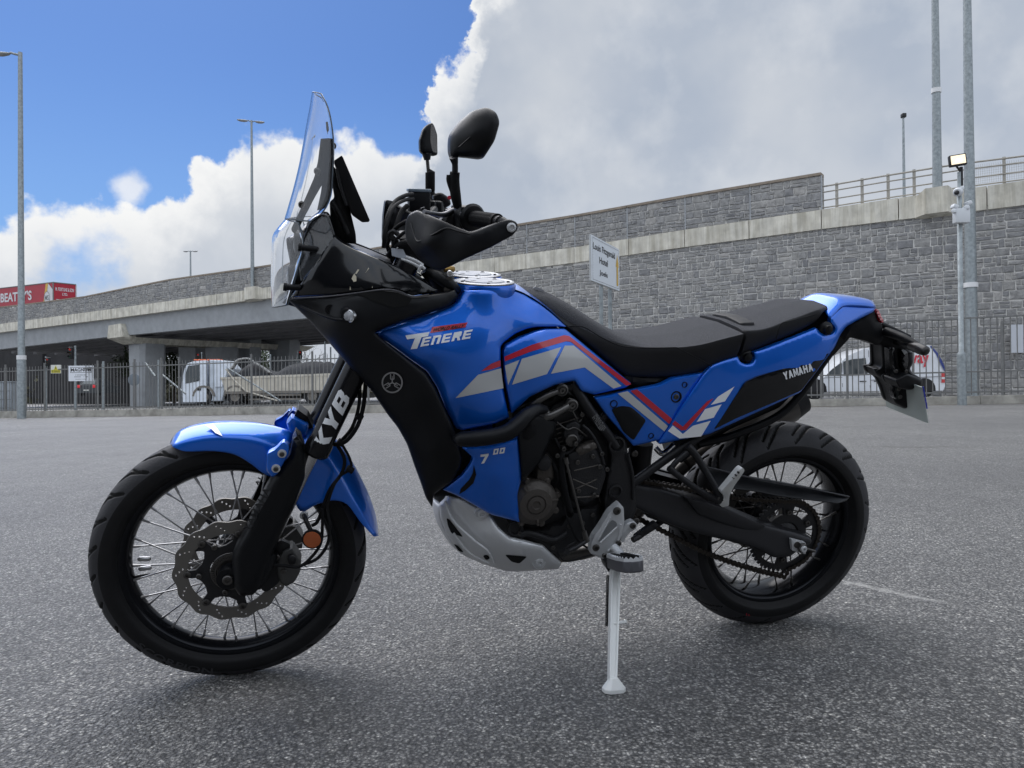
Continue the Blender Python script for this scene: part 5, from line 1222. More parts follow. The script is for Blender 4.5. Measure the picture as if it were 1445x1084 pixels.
# front
wf = rimm(AXF, .272, .060, bike, 'front spoked wheel', P_rim); wf.matrix_local = MS
tyre('tyre', AXF, .3475, .096, .268, .062, wf, g_front)
spokes(AXF, wf, 36, .038, .036, .249, .008, R(62), bike, P_spoke)
mb = MB(); mb.lathe(AXF, LF, [(.012, -.085), (.030, -.08), (.046, -.068), (.046, -.048), (.036, -.040), (.024, -.034), (.021, 0), (.024, .034), (.036, .040), (.046, .048), (.046, .068), (.030, .08), (.012, .085)], 32); mb.build('hub', P_engb, wf)
disc(AXF, .074, .141, .105, wf); disc(AXF, -.074, .141, .105, wf)
mb = MB(); mb.lathe(AXF+Vector((0, .079, 0)), LF, [(.050, 0), (.050, .004), (.036, .006), (.034, .002), (.030, .002)], 40)
for i in range(44):
    a = 2*math.pi*i/44; mb.box(AXF+Vector((.0435*math.cos(a), .085, .0435*math.sin(a))), (.008, .003, .0022), M=Matrix.Rotation(-a, 3, 'Y'))
mb.build('sensor_ring', P_dsteel, wf)
mb = MB(); p = AXF+Vector((math.cos(R(-8))*.246, 0, math.sin(R(-8))*.246)); mb.tube([p, p-Vector((.035, 0, -.004))], [.004, .003], 8); mb.build('valve', P_rub, wf)
# bright wheel weights clamped on the spokes at the front left of the rim
mb = MB()
for a in (R(176), R(183)):
    u = Vector((-math.cos(a), 0, math.sin(a))); p = AXF+u*.218; mb.tube([p-u*.016, p-u*.012, p+u*.012, p+u*.016], [.003, .0065, .0065, .003], 10)
mb.build('spoke_weight', P_spoke, wf)
# rear
wr = rimm(AXR, .238, .110, bike, 'rear spoked wheel', P_rim)
tyre('tyre', AXR, .3335, .152, .234, .112, wr, g_rear)
spokes(AXR, wr, 32, .042, .045, .215, .028, R(58), bike, P_dsteel)
mb = MB(); mb.lathe(AXR, LF, [(.014, -.10), (.05, -.09), (.05, -.05), (.03, -.04), (.028, 0), (.03, .04), (.055, .05), (.058, .07), (.04, .085), (.014, .10)], 32); mb.build('hub', P_engb, wr)
disc(AXR, -.085, .122, .085, wr, holes=12)
# sprocket and chain
SPY = .083; nt_ = 46; rs = .114; out = []
for i in range(nt_):
    a = 2*math.pi*i/nt_
    for q, rr in ((-.38, rs-.004), (-.12, rs+.0045), (.12, rs+.0045), (.38, rs-.004)): t = a+q*2*math.pi/nt_; out.append((rr*math.cos(t), rr*math.sin(t)))
loops = [out, circle(40, .045)]
for i in range(6):
    a0 = 2*math.pi*i/6; lp = []
    for rr, dirn in ((.096, 1), (.070, -1)):
        for q in np.linspace(-.32, .32, 8)*dirn: lp.append((rr*math.cos(a0+q), rr*math.sin(a0+q)))
    loops.append(lp)
vs, fs = plate_mesh(loops, .003, .0006); mb = MB(); mb.add([Vector((AXR.x+v.x, SPY+v.z, AXR.z+v.y)) for v in vs], fs); spk = mb.build('sprocket', P_engb, bike, smooth=25)
for i in range(6):
    a = 2*math.pi*(i+.5)/6; bolt(AXR+Vector((.078*math.cos(a), SPY+.003, .078*math.sin(a))), LF, .008, .008, P_dsteel, spk)
FS_C = B(872, 700, SPY); 
low = [B(x, y, SPY) for x, y in ((884, 724), (915, 739), (950, 757), (990, 777), (1030, 793), (1070, 805), (1105, 813))]
up_ = [B(x, y, SPY) for x, y in ((884, 676), (930, 683), (985, 692), (1040, 702), (1100, 706))]
def ang(p): return math.atan2(p.z-AXR.z, p.x-AXR.x)
aL, aU = ang(low[-1]), ang(up_[-1])
if aU < aL: aU += 2*math.pi
arc = [AXR+Vector((rs*math.cos(t), SPY, rs*math.sin(t))) for t in np.linspace(aL, aL-(2*math.pi-(aU-aL)), 24)]
path = [Vector(p) for p in catmull(low, 6)] + arc[1:-1] + [Vector(p) for p in catmull(up_[::-1], 6)]
cum = [0]
for a, b in zip(path[:-1], path[1:]): cum.append(cum[-1]+(b-a).length)
mb = MB(); pt = .0159; n_l = int(cum[-1]/pt)
def at(s): 
    return Vector([float(np.interp(s, cum, [p[i] for p in path])) for i in range(3)])
for i in range(n_l):
    a, b = at(i*pt), at((i+1)*pt); d = (b-a).normalized(); nrm = d.cross(LF).normalized(); c = (a+b)/2; M = Matrix((d, LF, nrm)).transposed()
    yo = .0095 if i % 2 else .007
    for s in (-1, 1):
        for e in (-1, 1): mb.lathe(c+d*(pt*.5*e)+LF*(s*yo-.0008), LF, [(.0070, 0), (.0070, .0016)], 8)
        mb.box(c+LF*s*yo, (pt, .0016, .009), M=M)
    mb.lathe(a-LF*.006, LF, [(.0048, 0), (.0048, .012)], 8)
mb.build('chain', P_chain, bike)['kind'] = 'stuff'
# tyre sidewall lettering, raised in the rubber
def arc_text(txt, ax, r0, h, y, a0, a1, parent):
    vs, fs = text_mesh(txt, weight=.02); mb = MB()
    for thk in (1,):
        q = []
        for a, b in vs: t = a0+(a1-a0)*a; rr = r0-h*b; q.append(ax+Vector((rr*math.cos(t), y, rr*math.sin(t))))
        mb.add(q, fs)
    mb.build('sidewall_letters', mat('raised_rubber', (.030, .030, .033), .6), parent, smooth=0, fix=False)
arc_text('SCORPION', AXF, .322, .017, .0492, R(-40), R(-78), wf)
mb = MB(); vs, fs = text_mesh('+1'); mb.add([AXR+Vector((.275*math.cos(R(-73)+a*.05), .0772, .275*math.sin(R(-73)+a*.05)-b*.009)) for a, b in vs], fs); mb.build('red_mark', P_red, wr, smooth=0, fix=False)
# ---------------------------------------------------------------- fork, guards, front fender
def fork(s):
    y = .107*s; base = Vector((1.535, y, .315)); topd = _a
    P1 = B(447, 636, .107); P2 = B(503, 520, .107); ax_ = (P2-P1).normalized(); P1.y = P2.y = y; ax_.y = 0
    lo = P1 - ax_*.36; hi = P1 + ax_*.52
    mb = MB(); mb.tube([P1-ax_*.012, P1-ax_*.005, P1+ax_*.02, P1+ax_*.035, hi], [.027, .033, .033, .0305, .0305], 24); t = mb.build('fork_tube', mat('fork_tube_black', (.006, .006, .008), .24, .2), bike)
    mb = MB(); mb.tube([lo+Vector((.006, 0, .003)), P1+Vector((.006, 0, .003))], .0185, 20); mb.build('fork_slider', P_chrome, bike)
    mb = MB(); mb.tube([lo-ax_*.03, lo+ax_*.05, lo+ax_*.07], [.027, .030, .024], 20)
    mb.tube([AXF+Vector((0, y-.016*s, 0)), AXF+Vector((0, y+.018*s, 0))], .028, 24); mb.prism([AXF+Vector((-.02, y-.014, .02)), AXF+Vector((.02, y-.014, -.024)), lo+Vector((.03, -.014, -.02)), lo+Vector((-.025, -.014, .02))], (0, .028, 0))
    mb.build('fork_foot', P_blk, bike)
    bolt(AXF+Vector((0, y+.016*s, 0)), (0, s, 0), .013, .010, P_dsteel, bike, 'axle_end', 16)
    return t, ax_
fk, AXK = fork(1); fork(-1)
# KYB print running up the leg
def fork_print():
    lo = B(447, 636, .107); ax_ = AXK; lo = lo+ax_*.008; L = .172; fwd = Vector((ax_.z, 0, -ax_.x)).normalized(); mb = MB(); x = 0
    for ch in 'KYB':
        for lp in GL[ch]:
            P, T = fill([((p[0]+x+p[1]*.30)*10, p[1]*10) for p in lp], 6); q = []
            for a, b in P:
                th = (b/50-.5)*1.22+.06; c = lo+ax_*(L*a/152); c.y = .107; q.append(c+fwd*(math.sin(th)*.0311)+LF*(math.cos(th)*.0311))
            mb.add(q, T)
        x += 4.7
    mb.build('fork_print', P_wht, fk, smooth=0, fix=False)
fork_print()
gp = [(417, 607, 2), (429, 627, 2), (432, 650, 3), (431, 674, 3), (415, 714), (402, 744), (389, 772), (379, 800), (368, 828), (357, 840), (338, 841), (328, 826), (327, 785), (333, 769), (346, 747), (360, 715), (384, 672), (396, 656), (409, 640), (412, 620, 2)]
gd, gf = sheet('fork_guard', gp, .145, P_blk, thick=.03, edge=13, drop=.030, step=5, r=4)
dtext('guard_letters', 'YAMAHA', (352, 752), (31, -61), (-9.5, -5), gf, mat('raised_plastic', (.018, .018, .020), .5), gd, off=.0012, weight=.02)
sheet('guard_wing', [(417, 607, 1), (424, 612, 1), (433, 640, 2), (434, 664, 2), (427, 680, 2), (419, 660, 2)], .125, P_mblk, thick=.02, edge=4, drop=.01, step=6)
# fender: arch built from edge lines
def arch(name, top, crease, low, l1, l2, m, n=26, thick=.004, label=None, bothl=None):
    T = catmull([B(x, y, 0) for x, y in top], 6); Cr = catmull([B(x, y, l1) for x, y in crease], 6); Lo = catmull([B(x, y, l2) for x, y in low], 6)
    def rs(P):
        P = np.array(P); s = np.r_[0, np.cumsum(np.linalg.norm(np.diff(P, axis=0), axis=1))]; u = np.linspace(0, s[-1], n); return np.stack([np.interp(u, s, P[:, i]) for i in range(3)], 1)
    T, Cr, Lo = rs(T), rs(Cr), rs(Lo); rows = []
    for i in range(n):
        t, c, l = T[i], Cr[i], Lo[i]; t = t*[1, 0, 1]
        half = catmull([l, l*.5+c*.5+np.array([0, .002, 0]), c, (c+t)/2+np.array([0, c[1]*.10, 0])+(t-c)*np.array([.12, 0, .12]), t], 4)
        rows.append([Vector(p) for p in half]+[mir(p) for p in half[-2::-1]])
    mb = MB(); mb.grid(rows); o = mb.build(name, m, bike, smooth=60, fix=True)
    sm = o.modifiers.new('solid', 'SOLIDIFY'); sm.thickness = thick; sm.offset = 0
    if label: o['label'] = label
    return o
ff = arch('front_fender', [(241.5, 623), (252, 610), (272, 603), (300, 598.5), (335, 597.5), (370, 599.5), (398, 605), (415, 612)], [(243, 628), (262, 622), (300, 616), (345, 618), (375, 626), (392, 637), (402, 640)], [(244, 631), (262, 637), (300, 636.5), (330, 641), (352, 653), (372, 668), (386, 674)], .062, .070, P_blue, label='front part of the blue front mudguard')
ar = arch('rear_fender', [(432, 596), (455, 606), (478, 625), (498, 655), (516, 690), (528, 722), (534, 752)], [(420, 640), (445, 650), (462, 660), (482, 680), (505, 712), (520, 738), (532, 756)], [(412, 700), (425, 722), (446, 712), (470, 706), (490, 712), (508, 736), (527, 757)], .060, .068, P_blue, label='rear part of the blue front mudguard behind the fork')
sheet('fender_mount', [(376, 640), (388, 634), (400, 622), (408, 628), (408, 640), (391, 670), (384, 674), (376, 664)], .150, P_blue, thick=.02, edge=4, drop=.006, step=5)
for (x, y) in ((398, 640), (389.5, 661)): 
    for s in (1, -1):
        p = B(x, y, .150); mb = MB(); mb.lathe(Vector((p.x, p.y*s, p.z)), (0, s, 0), [(.0105, 0), (.0105, .003), (.006, .004)], 18); w_ = mb.build('washer', P_alu, bike); bolt(Vector((p.x, (p.y+.003)*s, p.z)), (0, s, 0), .0062, .005, P_dsteel, bike)
sheet('fender_crown', [(404, 597, 1), (411, 588, 1), (420, 592, 1), (436, 600), (433, 615), (410, 612)], .055, P_blue, thick=.03, edge=4, drop=.01, step=5)
sheet('fork_clamp_cover', [(414, 590, 1), (420, 578, 1), (434, 588, 1), (442, 604, 1), (430, 606, 1)], .03, P_blk, thick=.06, edge=3, drop=.006, step=6, both=False)
decal('fender_emblem', [(289, 599.5), (301, 598), (307, 605), (314, 615.5), (304, 611), (299, 606)], Field([(289, 600, .030), (301, 598, .010), (314, 615, .0665), (304, 611, .06)]), P_wht, ff, off=.004, both=False)
bolt(B(429, 727, .085), LF, .011, .006, P_alu, ar)
# front calliper, lines, reflector
cp_ = [(400, 776), (412, 773), (425, 792), (424, 806), (416, 821), (404, 828), (395, 822), (390, 806), (392, 788)]
sheet('brake_calliper', cp_, .098, mat('calliper_grey', (.10, .10, .098), .5, .5, bump=.2, bscale=300), thick=.045, edge=5, drop=.008, step=5)
sheet('calliper_bracket', [(386, 770), (396, 762), (410, 768), (404, 800), (392, 824), (376, 836), (368, 832), (372, 812), (384, 792)], .088, P_mblk, thick=.014, edge=3, drop=.003, step=6)
for (x, y, l) in ((391, 786, .10), (373, 813, .10), (351, 831, .10), (364, 822, .095), (400, 806, .11), (318, 835, .088), (281, 813, .088), (303, 772, .088)):
    bolt(B(x, y, l), LF, .0075, .006, P_dsteel, bike)
sheet('calliper_piston', [(405, 786), (412, 783), (418, 788), (417, 796), (408, 798)], .112, P_mblk, thick=.02, edge=3, drop=.004, step=4)
btube('brake_hose', [(516, 540, .10), (513, 572, .11), (505, 600, .11), (489, 622, .11), (472, 627, .10), (464, 620, .09)], .0055, P_rub)
btube('brake_hose', [(508, 545, .10), (506, 575, .105), (497, 603, .10), (482, 622, .10)], .0045, P_rub)
btube('brake_hose', [(475, 626, .10), (486, 648, .10), (482, 668, .10), (466, 690, .10), (457, 712, .10), (448, 736, .10), (440, 742, .10)], .0045, P_rub)
btube('brake_hose', [(482, 626, .10), (493, 646, .10), (495, 661, .10), (480, 672, .10), (470, 688, .11), (462, 716, .11), (466, 740, .12)], .0035, P_rub)
btube('brake_hose', [(455, 718, .11), (455, 740, .11), (452, 768, .11), (436, 790, .12), (420, 800, .12), (398, 798, .12), (372, 797, .115)], .0042, P_rub)
btube('brake_hose', [(466, 740, .12), (462, 768, .12), (448, 788, .12), (428, 797, .115)], .0042, P_rub)
for (x, y) in ((494, 662), (481, 624), (507, 588)): btube('cable_tie', [(x-4, y-2, .105), (x+4, y+3, .105)], .0085, P_rub)
rf = MB(); c = B(440.5, 761, .135); rf.lathe(c, (.15, 1, 0), [(.0255, -.006), (.0255, .002), (.022, .003)], 32); ro = rf.build('reflector_base', P_rub, bike)
rf = MB(); rf.lathe(c+Vector((0, .002, 0)), (.15, 1, 0), [(.0222, 0), (.021, .003), (0, .0038)], 32); rf.build('reflector', P_amb, ro)
btube('reflector_arm', [(440, 752, .12), (432, 735, .11), (429, 727, .09)], .006, P_mblk)

# ---------------------------------------------------------------- black side cowl with indicator and emblem
cowl = [(407, 424, 2), (410, 421, 1), (463, 418), (505, 413), (541, 408.5), (560, 411), (582, 419), (605, 416), (629, 413), (642, 409, 2), (647, 419, 2), (634, 433), (600, 443), (574, 451), (531, 467, 2), (530, 471, 2), (546, 484.6), (579, 509.5), (601, 526), (615, 548), (629, 579), (640, 604), (646, 623), (653, 645), (651, 658), (637, 681), (623, 690), (612, 698), (610, 716, 2), (601, 703), (593.5, 681), (584, 655), (574, 626), (561, 603), (546, 584), (524, 551), (490.7, 515), (463, 482), (435, 451)]
cf = Field([(410, 422, .10), (470, 425, .16), (541, 410, .195), (620, 418, .175), (640, 425, .165), (470, 455, .175), (530, 469, .212), (435, 451, .105), (490, 515, .145), (524, 551, .15), (574, 626, .155), (560, 530, .205), (590, 560, .218), (600, 526, .222), (629, 579, .218), (610, 640, .20), (646, 640, .20), (600, 700, .125), (625, 688, .165), (593, 681, .13)])
co, cf = sheet('side_cowl', cowl, cf, P_blk, thick=.012, edge=9, drop=.012, step=5, r=5)
# recess lip and vent below the seam, the opening's dark painted flat black
vent_shade = [(502, 414), (541, 410.5), (561, 413), (582, 421), (575, 431), (556, 435), (532, 427)]
decal('vent_shade', vent_shade, cf, mat('opening_shade', (.002, .002, .002), .9), co, off=.0015)
btube('cowl_lip', [(410, 421.3, .108), (463, 418.3, .166), (505, 413.3, .186), (541, 408.7, .198), (562, 411, .197), (582, 418.6, .19), (605, 416, .182)], .0016, mat('cowl_edge_sheen', (.10, .10, .11), .3), co, both=True)
btube('cowl_ridge', [(425, 432, .125), (455, 445, .165), (476, 451, .185), (500, 450, .198), (530, 445, .203), (565, 440, .20)], .0035, P_blk, co, both=True)
# emblem: three tuning forks in a ring
def emblem(cx, cy, r, f, parent):
    def ringp(r0, r1, n=32):
        return [[(cx+q*math.cos(t), cy+q*math.sin(t)) for t in (2*math.pi*i/n, 2*math.pi*(i+1)/n) for q in ((r0, r1) if t == 2*math.pi*i/n else (r1, r0))] for i in range(n)]
    P = ringp(r*.86, r)
    def seg(a, u0, v0, u1, v1, w):
        ca, sa = math.cos(a), math.sin(a)
        dx, dy = u1-u0, v1-v0; L = math.hypot(dx, dy); nx, ny = -dy/L*w, dx/L*w
        return [(cx+(x*ca-y*sa)*r, cy+(x*sa+y*ca)*r) for x, y in ((u0+nx, v0+ny), (u1+nx, v1+ny), (u1-nx, v1-ny), (u0-nx, v0-ny))]
    for k in range(3):
        a = k*2*math.pi/3
        P += [seg(a, 0, 0, 0, -.34, .055), seg(a, -.16, -.32, .16, -.32, .05), seg(a, -.16, -.32, -.16, -.80, .045), seg(a, .16, -.32, .16, -.80, .045), seg(a, 0, -.36, 0, -.60, .03)]
    decal('emblem', P, f, P_spoke, parent, off=.003, step=9)
decal('emblem_base', [(553.5+16.5*math.cos(t), 540+16.5*math.sin(t)) for t in np.linspace(0, 2*math.pi, 36, False)], cf, P_blk, co, off=.0015)
emblem(553.5, 540, 15.0, cf, co)
# indicator
c = B(495, 446, .198); mb = MB(); mb.lathe(c-LF*.03, (.35, 1, .1), [(.024, 0), (.021, .018), (.013, .030)], 24); mb.build('indicator_housing', P_blk, co)
mb = MB(); q = Vector((.95, .8, .0)); mb.lathe(c-LF*.000, q, [(.0125, 0), (.0120, .008), (.009, .013), (0, .015)], 24); o_ = mb.build('indicator_lens', P_lens, co)
mb = MB(); mb.lathe(c-LF*.001, q, [(.0145, -.004), (.0148, .003), (.0125, .004)], 24); mb.build('indicator_rim', P_chrome, co)
c2_ = B(466, 437, cf(466, 437)); mb = MB(); mb.lathe(c2_-LF*.001, LF, [(.012, 0), (.012, .002), (.008, .002), (.007, -.003), (0, -.003)], 20); mb.build('plug', P_blk, co)
# ---------------------------------------------------------------- upper fairing and smoked window
fair = [(410, 420.5, 1), (416, 411), (427, 397), (445, 372), (463, 345), (471, 332), (476, 337), (484, 343), (500, 351), (527, 362), (560, 376), (590, 393), (617, 409, 1), (605, 414), (582, 417.5), (562, 410), (541, 407.5), (505, 412), (463, 417)]
fair_f = Field([(410, 420, .10), (427, 397, .125), (471, 333, .125), (500, 352, .140), (560, 378, .150), (617, 410, .165), (541, 408, .19), (463, 417, .16), (470, 380, .152), (520, 385, .172)])
fo, _ = sheet('upper_fairing', fair, fair_f, P_gloss, thick=.010, edge=6, drop=.008, step=6)
smk = [(426, 397, 1), (424, 380), (427, 350), (431, 333), (441, 312), (453, 304), (462, 305.5), (467, 318), (471, 332), (463, 345), (445, 372)]
so_, sf_ = sheet('smoked_side_screen', smk, Field([(426, 397, .125), (431, 333, .09), (453, 304, .085), (471, 332, .122), (445, 355, .118)]), P_smoke, thick=.004, edge=0, step=8)
btube('side_screen_edge', [(426, 396, .122), (424, 375, .105), (427, 350, .095), (431, 333, .09), (441, 312, .087), (453, 304, .086), (462, 305.5, .10), (467, 318, .112), (471, 332, .122)], .0028, P_gloss, so_, both=True)
# scuffs on the fairing
scf = mat('scuffed_film', (.55, .50, .38), .5)
decal('scuff', [[(500, 386), (503, 391), (503, 397), (499, 398), (496, 393)], [(505, 380), (507, 381), (503, 387), (501, 386)]], fair_f, scf, fo, off=.001, both=False)
decal('scuff', [[(517, 383), (520, 378), (521, 379), (515, 386)], [(494, 404), (495.5, 409), (493.5, 409)], [(525, 404), (526, 405), (525, 407)]], fair_f, scf, fo, off=.001, both=False)
# ---------------------------------------------------------------- screen, headlight shield, headlight tower
def screen(name, cen, near, m, thick, ny=14, rim=True, nrow=22, pw=2.0, k=.0, rr=.0015):
    C_ = catmull([B(x, y, 0) for x, y in cen], 6); N_ = catmull([B(x, y, l) for x, y, l in near], 6)
    def rs(P):
        P = np.array(P); s = np.r_[0, np.cumsum(np.linalg.norm(np.diff(P, axis=0), axis=1))]; u = np.linspace(0, s[-1], nrow); return np.stack([np.interp(u, s, P[:, i]) for i in range(3)], 1)
    C_, N_ = rs(C_), rs(N_); rows = []
    for c, q in zip(C_, N_):
        row = []
        for t in np.linspace(-1, 1, ny*2+1):
            w = abs(t)**pw; row.append(Vector((c[0]+(q[0]-c[0])*w, q[1]*t, c[2]+(q[2]-c[2])*w)))
        rows.append(row)
    mb = MB(); n = len(rows[0]); 
    back = [[p+Vector((-thick, 0, -thick*.3)) for p in r_] for r_ in rows]
    mb.grid(rows); mb.grid(back); nr = len(rows)
    v0, v1 = 0, nr*n
    per = [(0, j) for j in range(n)]+[(i, n-1) for i in range(1, nr)]+[(nr-1, j) for j in range(n-2, -1, -1)]+[(i, 0) for i in range(nr-2, 0, -1)]
    for a, b in zip(per, per[1:]+per[:1]): mb.f.append((a[0]*n+a[1], b[0]*n+b[1], v1+b[0]*n+b[1], v1+a[0]*n+a[1])); mb.m.append(0)
    o = mb.build(name, m, bike, smooth=60)
    if rim:
        pts = [rows[a][b] for a, b in per]+[rows[0][0]]; m2 = MB(); m2.tube([p+Vector((-thick*.5, 0, -thick*.15)) for p in pts], rr, 6); m2.build('screen_edge', mat('polished_edge', (.10, .13, .16), .2, trans=.3), o)
    return o, rows
scr, srow = screen('windscreen', [(440, 130.5), (437, 150), (433, 171), (428, 200), (422, 232), (414, 265), (406, 293), (401.5, 308)], [(452, 132, .055), (461, 150, .088), (467, 178, .112), (469.5, 210, .125), (468, 245, .130), (465.5, 275, .130), (455, 298, .128), (437, 312, .125)], P_glass, .004)
hs, hrow = screen('headlight_shield', [(402, 309), (391, 322), (384, 334), (382.5, 365), (382, 400), (383, 432)], [(420, 314, .10), (425, 330, .115), (426, 350, .122), (420, 375, .122), (413, 402, .118), (405, 430, .110)], P_glass, .004, pw=1.6)
for (x, y, l, x2, y2, l2) in ((425, 349, .128, 447, 352, .115), (404, 405, .120, 424, 406, .115)):
    btube('shield_standoff', [(x-3, y, l), (x2, y2, l2)], .0075, P_blk, both=True); btube('standoff_nut', [(x-4, y-.5, l+.002), (x+1, y+.2, l+.002)], .010, P_blk, both=True)
# struts behind the screen
for s in (1,):
    sheet('screen_strut', [(453, 196, 1), (465, 195, 1), (466, 214), (464, 236), (458, 252), (452, 262), (440, 283), (425, 313), (417, 331), (411, 325), (420, 306), (430, 283), (444, 250), (449, 228)], .070, P_mblk, thick=.006, edge=0, step=8)
    sheet('screen_strut', [(456, 247), (463, 240), (462, 270), (457, 296), (449, 322), (440, 330), (447, 300), (453, 272)], .070, P_mblk, thick=.006, edge=0, step=8)
for (x, y) in ((449, 242), (426.5, 289), (470, 206)):
    p = B(x, y, .074); mb = MB(); mb.lathe(p, (.5, 1, 0), [(.0085, 0), (.0085, .004), (.005, .006), (.004, .002), (0, .002)], 16); mb.build('bolt', P_dsteel, bike)
sheet('screen_hook', [(460, 172, 1), (465, 173, 1), (467, 190), (461, 186)], .06, P_mblk, thick=.02, edge=0, step=6)
# headlight tower: black body with four round projector lamps
tower = [(404, 336), (418, 331), (436, 312), (452, 300), (462, 308), (468, 330), (470, 350), (452, 372), (438, 392), (428, 404), (414, 414), (406, 418), (403, 405), (410, 372), (406, 352)]
sheet('headlight_body', tower, .050, P_gloss, thick=.10, edge=5, drop=.012, step=8, both=False)
lc = B(408, 345, 0); lc2 = B(400, 392, 0)
for (c, yy) in ((lc, .035), (lc, -.035), (lc2, .035), (lc2, -.035)):
    mb = MB(); p = Vector((c.x-.030, yy, c.z)); mb.lathe(p, (1, 0, -.05), [(.036, -.02), (.036, .012), (.031, .014), (.030, .006), (.024, .004)], 28); hb_ = mb.build('headlight', P_blk, bike)
    mb = MB(); mb.lathe(p, (1, 0, -.05), [(.029, .006), (.024, .014), (.012, .019), (0, .020)], 28); mb.build('lens', P_lens, hb_)
sheet('headlight_bezel', [(399, 428, 1), (405, 420), (430, 417), (470, 437), (480, 452), (440, 440), (425, 436, 1)], .07, P_blk, thick=.14, edge=4, drop=.01, step=9, both=False)
# display panel and mast
ds = [(471, 227, 1), (482, 219.5, 1), (484, 222, 1), (522, 311, 1), (520, 313.5, 1), (511, 314), (497, 304), (492, 290)]
sheet('display', ds, .055, P_blk, thick=.11, edge=2, drop=.004, step=8, both=False, r=2)
sheet('display_bracket', [(468, 232), (474, 238), (484, 268), (494, 296), (502, 330), (503, 345), (484, 342), (470, 330), (466, 305), (465, 285), (472, 280), (468, 255)], .030, P_blk, thick=.06, edge=3, drop=.005, step=8, both=False)
btube('display_stay', [(468, 285, .035), (478, 300, .035), (490, 330, .03)], .007, P_mblk)
btube('display_stay', [(475, 238, .05), (480, 262, .05), (489, 290, .05)], .004, P_mblk)
sheet('inner_fairing', [(463, 306), (470, 330), (480, 341), (500, 352), (530, 363), (560, 376), (590, 392), (606, 402), (600, 412), (560, 405), (500, 395), (470, 375), (458, 345)], .105, P_blk, thick=.21, edge=4, drop=.01, step=10, both=False)

# ---------------------------------------------------------------- tank
tank = [(530, 470.7, 1), (545, 463), (574, 453), (604, 444.5), (636, 434, 3), (648, 424), (652, 414), (655, 409, 1), (712, 408, 1), (724, 410), (740, 415.5), (760, 427.5), (780, 443), (799, 461, 1), (757, 461.5), (745, 463.5), (727, 471), (709.5, 484), (706.5, 490), (706.5, 505), (708, 535), (713, 563), (718.5, 589, 1), (698, 598), (651, 607.5, 2), (642, 603.6), (629, 577), (616, 546), (602, 524), (579, 507.5), (546, 483)]
tf_ = Field([(532, 471, .180), (565, 495, .192), (602, 524, .196), (618, 552, .196), (634, 590, .192), (590, 448, .178), (575, 475, .205), (610, 500, .225), (640, 560, .222), (656, 602, .198), (700, 590, .205), (706, 540, .200), (690, 510, .212), (704, 490, .196), (688, 470, .200), (660, 455, .196), (636, 434, .168), (652, 414, .150), (664, 411, .160), (683, 409, .166), (702, 409, .156), (683, 421, .172), (700, 432, .168), (690, 447, .183), (718, 450, .168), (730, 430, .140), (742, 455, .158), (757, 461, .155), (760, 430, .120), (780, 446, .118), (799, 461, .118), (727, 471, .172), (640, 480, .216), (724, 410, .118), (740, 416, .108)])
to, tf_ = sheet('fuel_tank', tank, tf_, P_blue, thick=.015, edge=6, drop=.008, step=3.6, r=4)
# saddle of the tank between the two sides
top_l = [(640, 430, .150), (652, 414, .147), (682, 409, .160), (712, 408, .125), (724, 410, .110), (740, 416, .102), (760, 428, .112), (780, 443.5, .110), (797, 460, .11)]
TL_ = [Vector(p) for p in catmull([B(*p) for p in top_l], 4)]; mb = MB(); rows = []
for p in TL_:
    k_ = max(0, 1-abs(p.x-.955)/.10)
    rows.append([Vector((p.x, p.y*t, p.z+.004+(.012-.040*min(1, k_*2))*(1-t*t))) for t in np.linspace(1, -1, 15)])
mb.grid(rows); o = mb.build('tank_saddle', P_blue, bike, smooth=60)
for s in (1, -1):
    c = B(683, 399, .082); c = Vector((c.x, c.y*s, c.z)); mb = MB()
    mb.lathe(c, (0, 0, 1), [(.062, -.060), (.074, -.042), (.080, -.022), (.0805, -.004), (.078, 0), (.074, .001)], 48); mb.build('filler_neck', P_blue, bike)
    mb = MB(); mb.lathe(c+Vector((0, 0, .001)), (0, 0, 1), [(.077, 0), (.077, .003), (.072, .0045), (.070, .0030), (.052, .0030), (.050, .0055), (0, .0055)], 48); cap = mb.build('fuel_cap', mat('cap_steel', (.40, .41, .43), .35, .6), bike)
    for i in range(5):
        a = 2*math.pi*i/5+.3; bolt(c+Vector((.061*math.cos(a), .061*math.sin(a), .004)), (0, 0, 1), .004, .003, P_mblk, cap)
    mb = MB()
    for a0 in (.5, 1.9, 3.6, 5.0):
        q = [c+Vector((rr*math.cos(a0+da), rr*math.sin(a0+da), .0062)) for rr, da in ((.030, -.18), (.030, .18), (.042, 0))]
        m_ = MB(); m_.prism(q, (0, 0, .0008)); m_.build('cap_mark', P_mblk, cap, smooth=0)
# prints
decal('logo_ribbon', [(610, 461.5), (660, 455), (656.5, 462), (607, 470)], tf_, P_red, to, off=.0012, step=6)
dtext('logo_small_letters', 'WORLD RALLY', (611, 468), (44, -6), (1.5, -4.8), tf_, P_blk, to, off=.0022, shear=.3, weight=.03)
gT = glyphs('T', 0, .25); 
decal('logo_letters', [[(572, 473.5), (606, 468.5), (604, 474.5), (595, 476), (588.5, 492), (579.5, 493), (585.5, 477.5), (574.5, 479)]], tf_, P_wht, to, off=.0018, step=6)
dtext('logo_letters', '', (593, 489.5), (73.5, -12.5), (.8, -12.2), tf_, P_wht, to, off=.0018, glyph=glyphs('ENERE', .75, .22))
decal('stripe_red', [(679, 524), (693, 513.5), (706, 508.5), (706.5, 517), (693, 521.5)], tf_, P_red, to)
decal('stripe_grey', [(642.6, 562), (674.7, 529), (707, 519.7), (710.5, 548)], tf_, P_grey, to)
